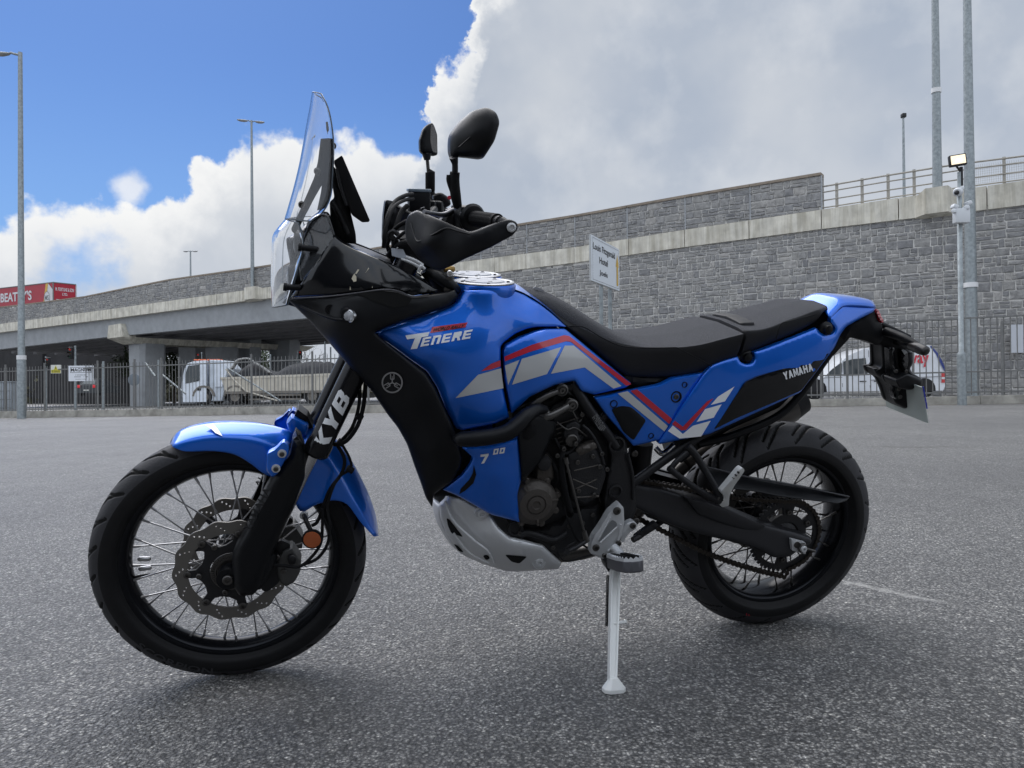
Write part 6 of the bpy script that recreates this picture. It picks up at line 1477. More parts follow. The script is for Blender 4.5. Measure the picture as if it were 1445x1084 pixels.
# ---- side panel behind the tank
sp_ = [(710, 497, 2), (712.5, 487.5, 3), (730, 477.5), (755, 468), (769, 465), (798, 464.5, 3), (845, 503), (891, 541, 2), (884, 547), (838, 557), (820, 552), (811, 537), (783, 543), (747, 560), (722, 584, 2), (719, 570), (712, 535)]
sp_f = Field([(710, 497, .192), (730, 482, .180), (769, 467, .160), (798, 465, .128), (845, 503, .130), (891, 541, .135), (838, 557, .148), (811, 536, .165), (783, 540, .185), (722, 582, .200), (712, 535, .200), (760, 500, .190), (800, 490, .160), (745, 530, .202), (820, 525, .155)])
spo, sp_f = sheet('side_panel', sp_, sp_f, P_blue, thick=.012, edge=6, drop=.008, step=3.4)
decal('stripe_red', [(712, 503.5), (749.5, 487), (796, 473), (803, 474), (891, 542), (884, 544.6), (806, 482.5), (799, 481.5), (749.5, 496), (712.5, 510)], sp_f, P_red, spo)
decal('stripe_grey', [[(712.5, 516), (733, 508), (717, 543.5)], [(736.5, 506.5), (792, 489.8), (772, 528), (722.5, 543)], [(797, 487.8), (809.7, 487.8), (877, 544.8), (865.7, 548.5), (825, 518.6), (777.5, 527.5)]], sp_f, P_grey, spo)
# ---- triangular frame cover
tri = [(838, 561, 2), (860, 558), (889, 551), (930, 543), (949, 533.5), (993, 526, 2), (931, 621, 2), (894, 629.5, 2), (887, 622), (855, 585)]
tr_f = Field([(838, 561, .142), (990, 527, .132), (930, 620, .140), (894, 628, .142), (900, 580, .148)])
tro, tr_f = sheet('frame_cover', tri, tr_f, P_blue, thick=.012, edge=4, drop=.005, step=3.6)
decal('stripe_grey', [(871.6, 555.3), (885.5, 552), (942.5, 601.5), (937.5, 609)], tr_f, P_grey, tro); decal('stripe_red', [(889.6, 551.6), (899, 549.5), (948.5, 591.5), (944.5, 598.5)], tr_f, P_red, tro)
ins = [(863, 578), (877, 573), (891, 574.5), (912, 593), (894, 622), (880, 610)]
sheet('cover_inset', ins, lambda x, y: 0, P_blk, thick=.008, edge=3, drop=.003, step=6, parent=tro) if False else sheet('cover_inset', ins, .152, P_blk, thick=.008, edge=3, drop=.003, step=6, parent=tro)
for (x, y, r_) in ((866, 570, .0105), (918.7, 615, .008), (954, 560, .016), (966, 543, .008)):
    p = B(x, y, tr_f(x, y)); mb = MB(); mb.lathe(p-LF*.002, LF, [(r_, 0), (r_, .0042), (r_*.8, .0042), (r_*.75, .001), (0, .001)], 20); h_ = mb.build('cover_boss', P_blk, tro)
    if r_ > .01 and x > 900: bolt(p+LF*.0, LF, .0075, .004, P_dsteel, tro)
# ---- tail panel
tail = [(928, 625, 1), (940, 607), (965, 568), (993, 527, 1), (1004, 515.5), (1020, 509), (1041, 503, 1), (1044, 510), (1052, 514.5), (1062, 513), (1066, 505), (1063, 497, 1), (1080.7, 491), (1118, 477), (1152, 463, 1), (1158, 470), (1168, 473), (1176, 471), (1179, 463), (1172, 456, 1), (1171, 449), (1180, 440), (1190, 431.5), (1236, 434, 2), (1233, 440), (1214.5, 449.6), (1194, 461), (1186, 472), (1177.6, 491), (1154, 522), (1129, 554), (1092, 571), (1000, 613), (962.7, 620), (931, 627, 1)]
tl_f = Field([(930, 624, .142), (965, 568, .146), (995, 527, .138), (1005, 516, .136), (1040, 505, .134), (1080, 492, .130), (1152, 464, .118), (1172, 452, .110), (1190, 433, .085), (1234, 436, .062), (1214, 449, .082), (1178, 490, .122), (1130, 552, .145), (1060, 584, .150), (1000, 612, .148), (1040, 550, .152), (1100, 510, .145), (1160, 480, .128), (985, 590, .152)])
tlo, tl_f = sheet('tail_panel', tail, tl_f, P_blue, thick=.012, edge=5, drop=.006, step=3.2)
insb = [(1008, 606, 2), (1030, 572), (1052, 539, 6), (1070, 531), (1110, 519), (1170, 498.5, 2), (1152, 524), (1131, 551, 3), (1090, 569), (1040, 590)]
ib, ibf = sheet('tail_inset', insb, Field([(1008, 606, .154), (1052, 539, .158), (1170, 499, .132), (1131, 551, .150), (1080, 550, .158)]), P_gloss, thick=.010, edge=3, drop=.003, step=7, parent=tlo)
dtext('maker_name', '', (1107.8, 536.2), (40, -13.2), (-3.4, -10.3), ibf, P_wht, ib, off=.0016, glyph=glyphs('YAMAHA', .55, .12))
decal('stripe_white', [[(1003, 571.5), (1013.4, 559.7), (1036.5, 545.5), (1023, 566.5)], [(983, 595.6), (995, 577.5), (1018.4, 570.7), (1007, 589.5)], [(942.6, 608.3), (949.5, 600.5), (963.6, 612.5), (977.5, 601), (1003, 593.8), (989.4, 616), (959, 619)]], tl_f, P_wht, tlo)
decal('stripe_red', [(948.5, 598.5), (952.5, 594), (963.6, 602.5), (998, 566.5), (1007, 562), (968, 606.8), (961.5, 607.5)], tl_f, P_red, tlo)
for (x, y) in ((1054, 504.5), (1167, 465)):
    p = B(x, y, .120); mb = MB(); mb.lathe(p-LF*.01, LF, [(.021, 0), (.021, .006), (.013, .012), (.012, .02), (.006, .022), (0, .022)], 20); mb.build('luggage_boss', P_blk, bike)
    mb = MB(); mb.lathe(mir(p-LF*.01), -LF, [(.021, 0), (.021, .006), (.013, .012), (.012, .02), (0, .022)], 20); mb.build('luggage_boss', P_blk, bike)
# top of the tail
tt_l = [(1164, 429.5, .088), (1178, 427.5, .085), (1190, 426.0, .080), (1205, 425.5, .074), (1222, 427, .066), (1234, 433, .060)]
tt_s = [(1171, 449, .110), (1180, 440, .098), (1190, 431.5, .086), (1208, 431, .078), (1222, 432, .070), (1236, 434.5, .060)]
L1 = [Vector(p) for p in catmull([B(*p) for p in tt_s], 4)]; rows = []
for p in L1: rows.append([Vector((p.x-.004*(1-t*t), p.y*t, p.z+.020*(1-t**4))) for t in np.linspace(1, -1, 17)])
mb = MB(); mb.grid(rows); o = mb.build('tail_top', P_blue, bike, smooth=50); sm = o.modifiers.new('solid', 'SOLIDIFY'); sm.thickness = .006
sheet('tank_dark_backing', [(548, 478), (600, 462), (660, 452), (720, 468), (780, 470), (830, 500), (882, 543), (838, 553), (800, 520), (740, 552), (722, 575), (706, 596), (650, 606), (690, 625), (690, 665), (668, 700), (650, 704), (622, 696), (612, 700), (606, 640), (612, 570), (590, 520)], Field([(560, 480, .165), (700, 480, .135), (690, 580, .165), (870, 545, .115), (620, 680, .13), (640, 620, .16), (780, 480, .12)]), P_rub, thick=.02, edge=0, step=12)  # black sheet added behind the seams so the gaps between panels stay dark
sheet('tail_dark_backing', [(1060, 495), (1115, 468), (1140, 452), (1162, 437), (1180, 430), (1192, 434), (1180, 462), (1172, 480), (1120, 520), (1060, 530)], .068, P_rub, thick=.02, edge=0, step=12)  # black sheet added to close the see-through gap under the pillion seat
sheet('cover_dark_backing', [(838, 562), (985, 530), (930, 618), (894, 626), (878, 640), (862, 612)], .085, P_rub, thick=.02, edge=0, step=12)  # black sheet added to darken the gap behind the frame cover
# ---------------------------------------------------------------- seat
def lerp_line(P, lat, xs):
    Q = np.array([B(x, y, lat)[:] for x, y in P]); Q = np.array(catmull(Q, 8)); o_ = np.argsort(Q[:, 0]); return np.interp(xs, Q[o_, 0], Q[o_, 2])
def seat(name, sil, crease, bot, xr, lat_b, lat_c, lat_t, mats, n=40, pillion=False):
    xs = np.linspace(xr[0], xr[1], n); zc = lerp_line(crease, .13, xs); zb = lerp_line(bot, .12, xs); zt_ = lerp_line(sil, -.03, xs); rows = []
    for i, x in enumerate(xs):
        t = i/(n-1); lb = np.interp(t, *lat_b); lc_ = np.interp(t, *lat_c); lt = np.interp(t, *lat_t); top = max(zt_[i], zc[i]+.006); b_ = min(zb[i], zc[i]-.006)
        half = catmull([(lb*.80, b_-.004), (lb, b_+.004), ((lb+lc_)/2+.004, (b_+zc[i])/2), (lc_, zc[i]-.002), (lc_*.93, zc[i]+(top-zc[i])*.35), (lt, zc[i]+(top-zc[i])*.80), (lt*.45, top+.001), (0, top+.003)], 3)
        rows.append([Vector((x, p[0], p[1])) for p in half]+[Vector((x, -p[0], p[1])) for p in half[-2::-1]])
    # rounded ends
    def shrink(row, dx, k):
        c = sum(row, Vector())/len(row); return [Vector((p.x+dx, c.y+(p.y-c.y)*k, c.z+(p.z-c.z)*k)) for p in row]
    rows = [shrink(rows[0], -.006, .90)]+rows+[shrink(rows[-1], .006, .90)]
    mb = MB(); m_ = len(rows[0]); mb.grid(rows, closev=True); mb.add(rows[0], [tuple(range(m_))]); mb.add(rows[-1], [tuple(range(m_))])
    # material split: grained top, smooth flank
    k = len(mb.f); h = (m_+1)//2
    for fi, f in enumerate(mb.f):
        if len(f) == 4 and fi < (len(rows)-1)*m_:
            j = fi % m_; mb.m[fi] = 0 if 10 <= j <= m_-12 else 1
        else: mb.m[fi] = 1
    return mb.build(name, mats, bike, smooth=60)
rs_ = seat('rider_seat', [(715, 402), (735, 403), (760, 409), (785, 421), (810, 436), (835, 452), (860, 465), (885, 472), (915, 473.5), (950, 468), (985, 459), (1015, 452), (1040, 450)],
     [(726, 412), (760, 425), (800, 453), (830, 470), (860, 483), (890, 490), (925, 491.5), (955, 490), (985, 486), (1015, 478), (1045, 470)],
     [(728, 416), (770, 440), (805, 468), (845, 500), (883, 530), (905, 534), (950, 534), (990, 525), (1020, 513), (1045, 503)],
     (B(1043, 480, .13).x, B(727, 413, .10).x), ([0, .5, .72, 1], [.122, .116, .102, .085]), ([0, .3, .6, 1], [.150, .145, .115, .070]), ([0, .3, .6, 1], [.10, .10, .085, .045]), [P_seat, P_seats], n=60)
ps_ = seat('pillion_seat', [(1045, 449), (1060, 444), (1090, 434), (1120, 430), (1145, 428.5), (1165, 430), (1175, 436)],
     [(1045, 467), (1070, 466), (1090, 462), (1110, 455), (1135, 448), (1160, 440), (1176, 438)],
     [(1045, 502), (1080, 490), (1120, 475), (1150, 461), (1166, 449), (1177, 441)],
     (B(1175, 437, .10).x, B(1050, 480, .13).x), ([0, .15, 1], [.072, .100, .120]), ([0, .15, 1], [.075, .105, .140]), ([0, .2, 1], [.05, .08, .10]), [P_seat, P_seats], n=36)
seat('seat_strap', [(1040, 447), (1060, 441), (1090, 431)], [(1035, 463), (1050, 461), (1090, 459)], [(1045, 502), (1060, 497), (1080, 490)], (B(1073, 480, .13).x, B(1058, 480, .13).x), ([0, 1], [.093, .093]), ([0, 1], [.088, .088]), ([0, 1], [.060, .060]), [P_seats, P_seats], n=6)
btube('seat_seam', [(798, 461, .098), (823, 461.5, .110), (850, 477, .125), (880, 489, .143), (920, 491, .152), (955, 490.5, .155)], .0014, P_rub, rs_)
btube('seat_seam', [(955, 490.5, .154), (975, 501, .152), (1004, 516, .143)], .0014, P_rub, rs_)
btube('seat_seam', [(1095, 479, .135), (1102, 458, .142), (1115, 453, .14), (1150, 444, .11)], .0014, P_rub, ps_)
sheet('seat_tag', [(756, 404.5, 1), (769, 410, 1), (764, 412.5, 1), (752, 406.5, 1)], .03, mat('tag_grey', (.35, .35, .36), .5), thick=.004, edge=0, step=5, both=False)
sheet('seat_base', [(880, 530), (905, 534), (950, 534), (990, 525), (1004, 517), (996, 528), (950, 541), (905, 549), (892, 545)], .118, P_blk, thick=.2, edge=2, drop=.004, step=8, both=False)
# ---------------------------------------------------------------- tail end
sheet('tail_underside', [(1186, 472), (1194, 461), (1214, 450), (1234, 438, 1), (1239, 454), (1245, 457), (1246, 480), (1238, 488), (1222, 481), (1200, 476), (1190, 482), (1180, 488, 1)], .058, P_blk, thick=.11, edge=4, drop=.008, step=7, both=False)
sheet('tail_light', [(1233.5, 436, 1), (1239, 436.5), (1246.5, 452), (1247, 455.5), (1241, 456, 1), (1236, 447)], .055, P_tail, thick=.11, edge=3, drop=.010, step=4, both=False)
for t in (438.5, 443, 448, 452):
    x0 = 1234.5+(t-437)*.42; btube('light_guide', [(x0, t, .057), (x0+4, t+.6, .050)], .0016, mat('tail_lens_dark', (.14, .005, .01), .3), n=6)
brk = [(1222, 480), (1240, 482), (1249, 466), (1262, 464), (1276, 480), (1284, 495), (1288, 497), (1288.5, 513), (1284, 520), (1287, 526), (1302, 535), (1301.5, 545), (1284, 550), (1282.5, 577), (1276, 577), (1261, 569), (1254, 548), (1248, 536), (1235, 529), (1231.5, 520, 1), (1243, 518.5), (1242.5, 486), (1232, 487)]
sheet('plate_bracket', brk, Field([(1225, 482, .035), (1250, 470, .04), (1285, 500, .06), (1243, 518, .02), (1300, 540, .085), (1232, 520, .0), (1265, 565, .03), (1282, 577, .05), (1262, 520, .045)]), P_blk, thick=.05, edge=5, drop=.012, step=6, both=False)
sheet('plate_bracket_rib', [(1254, 490), (1262, 490), (1266, 530), (1270, 566), (1262, 562), (1256, 530)], .064, P_gloss, thick=.02, edge=3, drop=.006, step=5, both=False)
sheet('plate_bracket_rib', [(1272, 492), (1281, 496), (1282, 512), (1278, 526), (1272, 520)], .070, P_gloss, thick=.02, edge=3, drop=.006, step=5, both=False)
sheet('plate_lamp', [(1262, 536), (1280, 527), (1302, 536, 1), (1301, 545), (1284, 551), (1268, 548)], .095, P_blk, thick=.06, edge=4, drop=.010, step=6, both=False)
for (x, y) in ((1264, 524), (1278, 524), (1267, 537), (1268, 549), (1270, 560)): bolt(B(x, y, .068), LF, .006, .004, P_dsteel, bike)
btube('indicator_stalk', [(1243, 458, .03), (1262, 466, .05), (1284, 476, .07)], [.010, .008, .007], P_blk)
btube('indicator_stalk', [(1250, 468, .05), (1275, 477, .12), (1302, 489.5, .19)], [.014, .012, .006], P_blk)
btube('indicator_stalk', [(1266, 482, .05), (1280, 487, .12), (1292, 491, .17)], [.011, .011, .013], P_blk)
btube('indicator_lens', [(1286, 488, .15), (1298, 492, .19), (1306, 495.5, .215), (1309, 497, .222)], [.013, .016, .014, .008], mat('dark_lens', (.02, .018, .018), .35))
# number plate, seen from its back
pc = [B(1301.5, 546, .125), B(1310.5, 597, .125)]
tp = pc[0]; bt = pc[1]; dz = bt-tp
P4 = [Vector((tp.x, .125, tp.z)), Vector((bt.x, .125, bt.z)), Vector((bt.x, -.055, bt.z)), Vector((tp.x, -.055, tp.z))]; nrm = dz.cross(LF).normalized()
mb = MB(); mb.prism(P4, nrm*.003); npl = mb.build('number_plate', mat('plate_back', (.50, .55, .52), .45, .1), bike, smooth=0)
mb = MB(); u = dz.normalized(); 
a_, b_ = tp+u*.0, tp+u*(dz.length*.6); mb.prism([a_+LF*.001, b_+LF*.001, b_+LF*.001-nrm*.003, a_+LF*.001-nrm*.003], LF*.002); mb.build('plate_blue_edge', mat('plate_blue', (.02, .04, .45), .4), npl, smooth=0)
vs, fs = tiny_print(1, 9)
mb = MB(); O_ = bt-u*.022-LF*.10; mb.add([O_-LF*(.07*a)-u*(.010*b)*1.0 + (nrm*.0042) for a, b in vs], fs); mb.build('plate_small_print', P_mblk, npl, smooth=0)

# ---------------------------------------------------------------- frame and engine
ENG = .12
sheet('engine_block', [(724, 600), (750, 585), (770, 560), (790, 550), (812, 560), (838, 580), (862, 612), (880, 640), (884, 668), (866, 676), (846, 705), (852, 722), (846, 748), (834, 757), (812, 778), (790, 790), (760, 782), (728, 758), (716, 735), (716, 690), (722, 650)], .105, P_engb, thick=.22, edge=10, drop=.02, step=9, both=False)
# cases and ribs that break up the block
sheet('cylinder_head', [(768, 578), (795, 562), (815, 572), (826, 596), (815, 622), (790, 630), (772, 620)], .118, P_engb, thick=.05, edge=6, drop=.014, step=6)
for i in range(7): btube('cylinder_fin', [(784+i*1.0, 600+i*6.2, .128), (816+i*1.2, 590+i*6.2, .128)], .0022, P_eng, n=6)
sheet('sprocket_cover', [(800, 640), (838, 625, 3), (852, 648), (855, 672), (846, 700), (826, 712), (806, 706), (800, 675)], .152, P_engb, thick=.06, edge=7, drop=.012, step=6)
sheet('sprocket_cover_ledge', [(812, 634), (840, 623), (845, 631), (818, 644)], .158, P_eng, thick=.02, edge=3, drop=.006, step=5)
for (x, y) in ((836, 643.5), (814.5, 652), (786, 643), (812, 626), (795, 633), (846, 658), (856, 662)): bolt(B(x, y, .156), LF, .0065, .006, P_dsteel, bike)
cov = [(722, 700), (724, 683), (733, 672), (748, 670), (766, 672), (775, 682), (786, 690), (792, 703), (792, 716), (785, 730), (770, 738), (757, 744), (742, 741), (730, 733), (724, 718)]
cc = B(756, 711.5, .165); mb = MB()
mb.lathe(cc-LF*.05, LF, [(.064, 0), (.063, .040), (.058, .048), (.046, .052), (.044, .0545), (.027, .057), (.0265, .054), (.023, .054), (.0225, .058), (.012, .0595), (.010, .056), (0, .056)], 56); gcov = mb.build('generator_cover', P_eng, bike)
for a in (18, 68, 120, 165, 205, 250, 300, 340):
    t = R(a); mb = MB(); d_ = Vector((math.cos(t), 0, math.sin(t))); p = cc-LF*.045+d_*.066; mb.lathe(p, LF, [(.0095, 0), (.0095, .032), (.006, .034), (.0055, .038), (0, .038)], 14); mb.build('cover_bolt', P_eng, gcov)
for a in (55, 170, 262): 
    t = R(a); d_ = Vector((math.cos(t), 0, math.sin(t))); mb = MB(); M = Matrix.Rotation(-t, 3, 'Y'); mb.box(cc+d_*.045+LF*.001, (.034, .008, .006), M=M, bev=.0015); mb.build('cover_rib', P_eng, gcov)
sheet('starter_cover', [(758, 652), (770, 640, 2), (781, 650), (782, 676), (768, 684), (756, 678)], .150, P_eng, thick=.05, edge=4, drop=.01, step=5)
mb = MB(); c = B(768, 655, .160); mb.lathe(c-LF*.03, LF, [(.021, 0), (.021, .025), (.017, .034), (.009, .036), (0, .036)], 24); mb.build('oil_filler', P_engb, bike)
sheet('lower_case', [(726, 740), (757, 746), (790, 734), (812, 716), (846, 712), (846, 748), (834, 757), (812, 778), (790, 790), (745, 775), (728, 760)], .128, P_engb, thick=.06, edge=8, drop=.02, step=7)
mb = MB(); c = B(727, 746, .13); mb.lathe(c, LF, [(.022, 0), (.022, .008), (.014, .010), (.012, .004), (0, .004)], 20); mb.build('drain_boss', P_engb, bike)
sheet('clutch_lever_block', [(797, 600), (812, 593), (820, 600), (816, 612), (822, 622), (812, 630), (798, 626), (793, 612)], .150, P_engb, thick=.03, edge=4, drop=.01, step=5)
btube('hose', [(795, 630, .15), (792, 655, .16), (797, 690, .16), (803, 716, .15), (806, 722, .14)], .008, P_rub)
btube('hose', [(782, 618, .14), (800, 640, .15), (832, 604, .13), (846, 598, .11)], .005, P_rub)
btube('hose', [(770, 640, .13), (784, 660, .15), (788, 676, .15), (778, 690, .13)], .007, P_rub)
btube('wire', [(776, 690, .14), (790, 700, .15), (800, 730, .15), (815, 762, .14), (832, 775, .12)], .003, P_rub)
btube('wire', [(812, 765, .14), (800, 772, .14), (790, 782, .13), (800, 792, .12), (838, 782, .12)], .003, P_mblk)
for (x0, y0, x1, y1) in ((810, 664, 845, 656), (808, 676, 842, 690), (842, 676, 812, 690), (812, 702, 845, 700)): btube('case_rib', [(x0, y0, .150), (x1, y1, .150)], .0032, P_eng, n=6)
mb = MB(); c = B(806, 621, .15); mb.lathe(c, LF, [(.017, 0), (.017, .006), (.014, .008), (.013, .002), (0, .002)], 20); mb.build('hose_clip', P_dsteel, bike)
btube('shift_rod', [(799, 652, .175), (826, 757, .190)], .0034, P_dsteel, smooth=False)
btube('rod_joint', [(798, 646, .173), (800, 655, .175)], .0065, P_dsteel, smooth=False); btube('rod_joint', [(824, 749, .19), (828, 764, .19)], [.006, .0085], P_dsteel, smooth=False)
btube('shift_lever', [(828, 763, .19), (814, 772, .20), (802, 777, .21), (798, 778, .23)], .006, P_mblk)
btube('lever_pedal', [(790, 778, .205), (800, 779, .25)], .008, P_rub)
# radiator and header hidden behind the panels
sheet('radiator', [(604, 560), (640, 560), (648, 640), (640, 700), (612, 700)], .10, P_mblk, thick=.20, edge=2, drop=.004, step=10, both=False)
# frame tubes
btube('frame_tube', [(806, 540, .135), (832, 580, .135), (858, 614, .130), (869, 630, .128)], .0150, P_mblk, both=True)
btube('frame_tube', [(718, 575, .10), (745, 560, .12), (780, 548, .13), (808, 545, .135)], .014, P_mblk, both=True)
btube('frame_tube', [(846, 596, .12), (880, 560, .115), (930, 548, .11), (1000, 522, .11), (1100, 485, .10), (1180, 470, .07)], .011, P_mblk, both=True)
plt_ = [(858, 618), (872, 612), (884, 622), (886, 640), (892, 660), (897, 690), (898, 720), (890, 742), (880, 756), (868, 764), (854, 758), (856, 730), (852, 708), (856, 680), (862, 650)]
pvp, _ = sheet('pivot_plate', plt_, .135, P_engb, thick=.035, edge=6, drop=.010, step=6)
for (x, y, r_) in ((870, 627, .0235), (868, 693, .020)):
    p = B(x, y, .136); mb = MB(); mb.lathe(p, LF, [(r_, -.004), (r_, .006), (r_*.78, .007), (r_*.70, -.004), (0, -.006)], 28); mb.build('pivot_boss', P_engb, pvp)
btube('plate_rib', [(886, 640, .139), (893, 672, .139), (894, 705, .139)], .004, P_engb, pvp)
# caution print on the frame tube
vs, fs = tiny_print(5, 7); mb = MB()
a0 = B(835, 590, .1495); a1 = B(848, 611, .1495); a2 = B(843, 583.5, .1495); mb.add([a0+(a1-a0)*a+(a2-a0)*b for a, b in vs], fs); mb.build('frame_sticker', mat('faded_print', (.22, .22, .22), .6), bike, smooth=0, fix=False)
# alloy engine hanger arms
M_arm = mat('hanger_alloy', (.13, .125, .12), .40, .8)
for pts, rr in (((( 742, 582, .165), (752, 571, .168), (768, 560, .165), (786, 552.5, .158)), (.009, .010, .009, .008)), (((762, 590, .162), (776, 587, .168), (792, 579, .165), (802, 573, .160)), (.013, .011, .009, .008)), (((752, 572, .160), (764, 576, .163), (772, 584, .165)), (.008, .010, .010))):
    btube('engine_hanger', list(pts), list(rr), M_arm, both=True)
for (x, y) in ((793, 550.5), (807, 572)):
    p = B(x, y, .158); mb = MB(); mb.lathe(p-LF*.012, LF, [(.0165, 0), (.0165, .014), (.0125, .016), (.0115, .012), (.008, .012), (.0075, .018), (.004, .018), (.004, .013), (0, .013)], 24); mb.build('hanger_bolt', M_arm, bike)
btube('wire', [(808, 580, .15), (813, 590, .15), (816, 596, .14), (822, 590, .13)], .002, P_dsteel)
# knee piece and guard bar cover
kn, _ = sheet('knee_cover', [(727, 585), (748, 577), (764, 588), (785, 594), (783, 610), (774, 627), (763, 652), (745, 672), (736, 680), (734, 650), (731, 616)], Field([(727, 600, .215), (785, 600, .165), (735, 675, .195), (760, 640, .185)]), P_blk, thick=.03, edge=5, drop=.014, step=6)
sheet('knee_socket', [(737, 604, 1), (748, 596, 1), (758, 603), (757, 613), (746, 622), (735, 618)], .208, P_rub, thick=.01, edge=3, drop=.004, step=5)
btube('guard_bar', [(641, 620.5, .215), (650, 620, .235), (670, 619, .243), (700, 615, .243), (718, 609, .240), (732, 598, .232), (744, 586, .222), (757, 578, .205), (770, 578, .185)], [.006, .018, .020, .020, .021, .021, .019, .016, .010], P_blk, both=True, n=14)
# 700 panel
low_p = [(652, 632, 2), (690, 630), (727, 620, 2), (731, 614), (733, 640), (737, 671), (730, 698), (733, 737, 1), (692, 726), (648, 701, 1), (625, 691, 1), (651, 671.5), (663, 656), (667, 646)]
lpf = Field([(652, 632, .205), (727, 618, .205), (737, 671, .185), (733, 737, .165), (692, 726, .170), (648, 700, .165), (625, 691, .150), (700, 670, .208), (667, 646, .205)])
lp, lpf = sheet('engine_side_panel', low_p, lpf, P_blue, thick=.012, edge=5, drop=.007, step=3.8)
decal('panel_slot_shade', [(668.5, 656), (672, 670), (668, 682), (656, 693), (648, 697.5), (650, 690), (662, 677), (667, 668)], lpf, mat('opening_shade', (.002, .002, .002), .9), lp, off=.0015)  # shade inside the slot painted as a flat black patch
dtext('model_number', '', (679, 654.5), (13.5, -1.8), (-3, -12.5), lpf, P_wht, lp, glyph=glyphs('7', .8, .28)); dtext('model_number', '', (695.5, 642), (17, -2.6), (.6, -8), lpf, P_wht, lp, glyph=glyphs('00', 1.0, .12))
# ---------------------------------------------------------------- skid plate
skid = [(620, 712, 2), (628, 705), (632, 696, 1), (648, 702), (682, 720), (694, 728), (703, 744), (719, 759), (742, 764), (766, 770, 3), (780, 783), (793, 795, 2), (788, 803), (760, 805), (727, 807), (704, 803), (678, 795), (654, 783), (638, 766), (628, 750), (621, 730)]
skf = Field([(620, 712, .085), (632, 697, .10), (648, 702, .135), (694, 730, .150), (766, 770, .150), (793, 796, .135), (727, 807, .110), (654, 783, .080), (625, 745, .070), (680, 755, .150), (730, 785, .150), (650, 740, .118)])
sk, skf = sheet('skid_plate', skid, skf, P_skid, thick=.008, edge=8, drop=.013, step=3.8)
for hole in ([(630, 731), (634, 733), (653.5, 758), (637, 753), (632, 742)], [(712.5, 783), (744, 785.5), (733, 795.5), (722, 793)], [(640, 767), (646, 770), (655, 780), (647, 778)], [(681, 784), (688, 783), (692, 788), (686, 791)]):
    decal('skid_opening_shade', rnd(hole, 3), skf, mat('opening_shade', (.002, .002, .002), .9), sk, off=.0015, step=5)  # holes drawn as flat patches, their inner shade painted black
btube('skid_ridge', [(628, 707, .108), (640, 735, .125), (668, 762, .147), (688, 778, .150), (697, 798, .128)], .0035, P_skid, sk, both=True)
btube('skid_ridge', [(640, 752, .095), (662, 780, .12), (690, 795, .13)], .0028, P_skid, sk, both=True)
for (x, y) in ((680, 725), (761, 794)):
    p = B(x, y, skf(x, y)+.002); mb = MB(); mb.lathe(p-LF*.006, LF, [(.021, 0), (.019, .006), (.0125, .004), (.012, .010), (.0065, .011), (.006, .006), (0, .006)], 24); mb.build('skid_bolt', P_alu, sk)
# belly floor between the two sides, and front face with its plate
bl = [Vector(p) for p in catmull([B(*p) for p in ((622, 714, .08), (622, 730, .065), (630, 752, .062), (654, 783, .072), (704, 803, .098), (727, 806, .105), (788, 803, .118))], 4)]
mb = MB(); mb.grid([[Vector((p.x+.012*(1-t*t), p.y*t, p.z-.010*(1-t*t))) for t in np.linspace(1, -1, 13)] for p in bl]); bo_ = mb.build('skid_floor', P_skid, sk, smooth=60); sm = bo_.modifiers.new('solid', 'SOLIDIFY'); sm.thickness = .005
fp = MB(); a = B(610, 704, .04); b = B(622, 711, .06); c = B(627, 747, .06); d = B(617, 722, .03)
gfx = [B(609.5, 703.5, .0), B(619, 709, .06), B(626.5, 746, .06), B(614, 718, .0)]
mb = MB(); mb.prism([gfx[0], gfx[1], gfx[2], gfx[3]], (-.004, 0, 0)); fpl = mb.build('front_plate', mat('pale_front_plate', (.55, .58, .62), .4, .3), bike, smooth=0)
vs, fs = text_mesh('G', weight=.03); O_, U_, V_ = gfx[3], gfx[2]-gfx[3], gfx[0]-gfx[3]
e = (gfx[1]-gfx[0]).cross(gfx[3]-gfx[0]).normalized(); e = e if e.x > 0 else -e
def bil(u, v): return (gfx[3]*(1-u)+gfx[2]*u)*(1-v)+(gfx[0]*(1-u)+gfx[1]*u)*v
mb = MB(); mb.add([bil(.25+.6*a, .30+.28*b)+e*.003+LF*.002 for a, b in vs], fs); mb.build('plate_letter', P_mblk, fpl, smooth=0, fix=False)
# ---------------------------------------------------------------- foot peg hanger, pegs, side stand
hang = [(874, 710, 3), (880, 716), (881, 736), (878, 756), (871, 768), (866, 786), (860, 792), (846, 787), (833, 781, 2), (833, 768), (838, 756), (846, 745), (860, 722)]
hg, _ = sheet('peg_hanger', hang, .185, P_alu, thick=.022, edge=3.5, drop=.005, step=5, r=3)
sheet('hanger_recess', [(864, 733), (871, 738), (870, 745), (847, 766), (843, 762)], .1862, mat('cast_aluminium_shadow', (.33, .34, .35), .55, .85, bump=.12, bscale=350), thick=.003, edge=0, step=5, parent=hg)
btube('hanger_rib', [(862, 730, .187), (844, 762, .187)], .0026, P_alu, hg); btube('hanger_rib', [(871, 744, .187), (847, 766, .187)], .0030, P_alu, hg)
btube('hanger_rib', [(876, 740, .187), (872, 764, .187), (858, 778, .187)], .0026, P_alu, hg)
lug = [(879, 747), (884, 739), (893, 735, 3), (899, 739), (898, 747), (890, 750), (884, 757), (880, 766), (876, 764)]
sheet('hanger_lug', lug, .180, P_alu, thick=.018, edge=3, drop=.004, step=5, parent=hg)
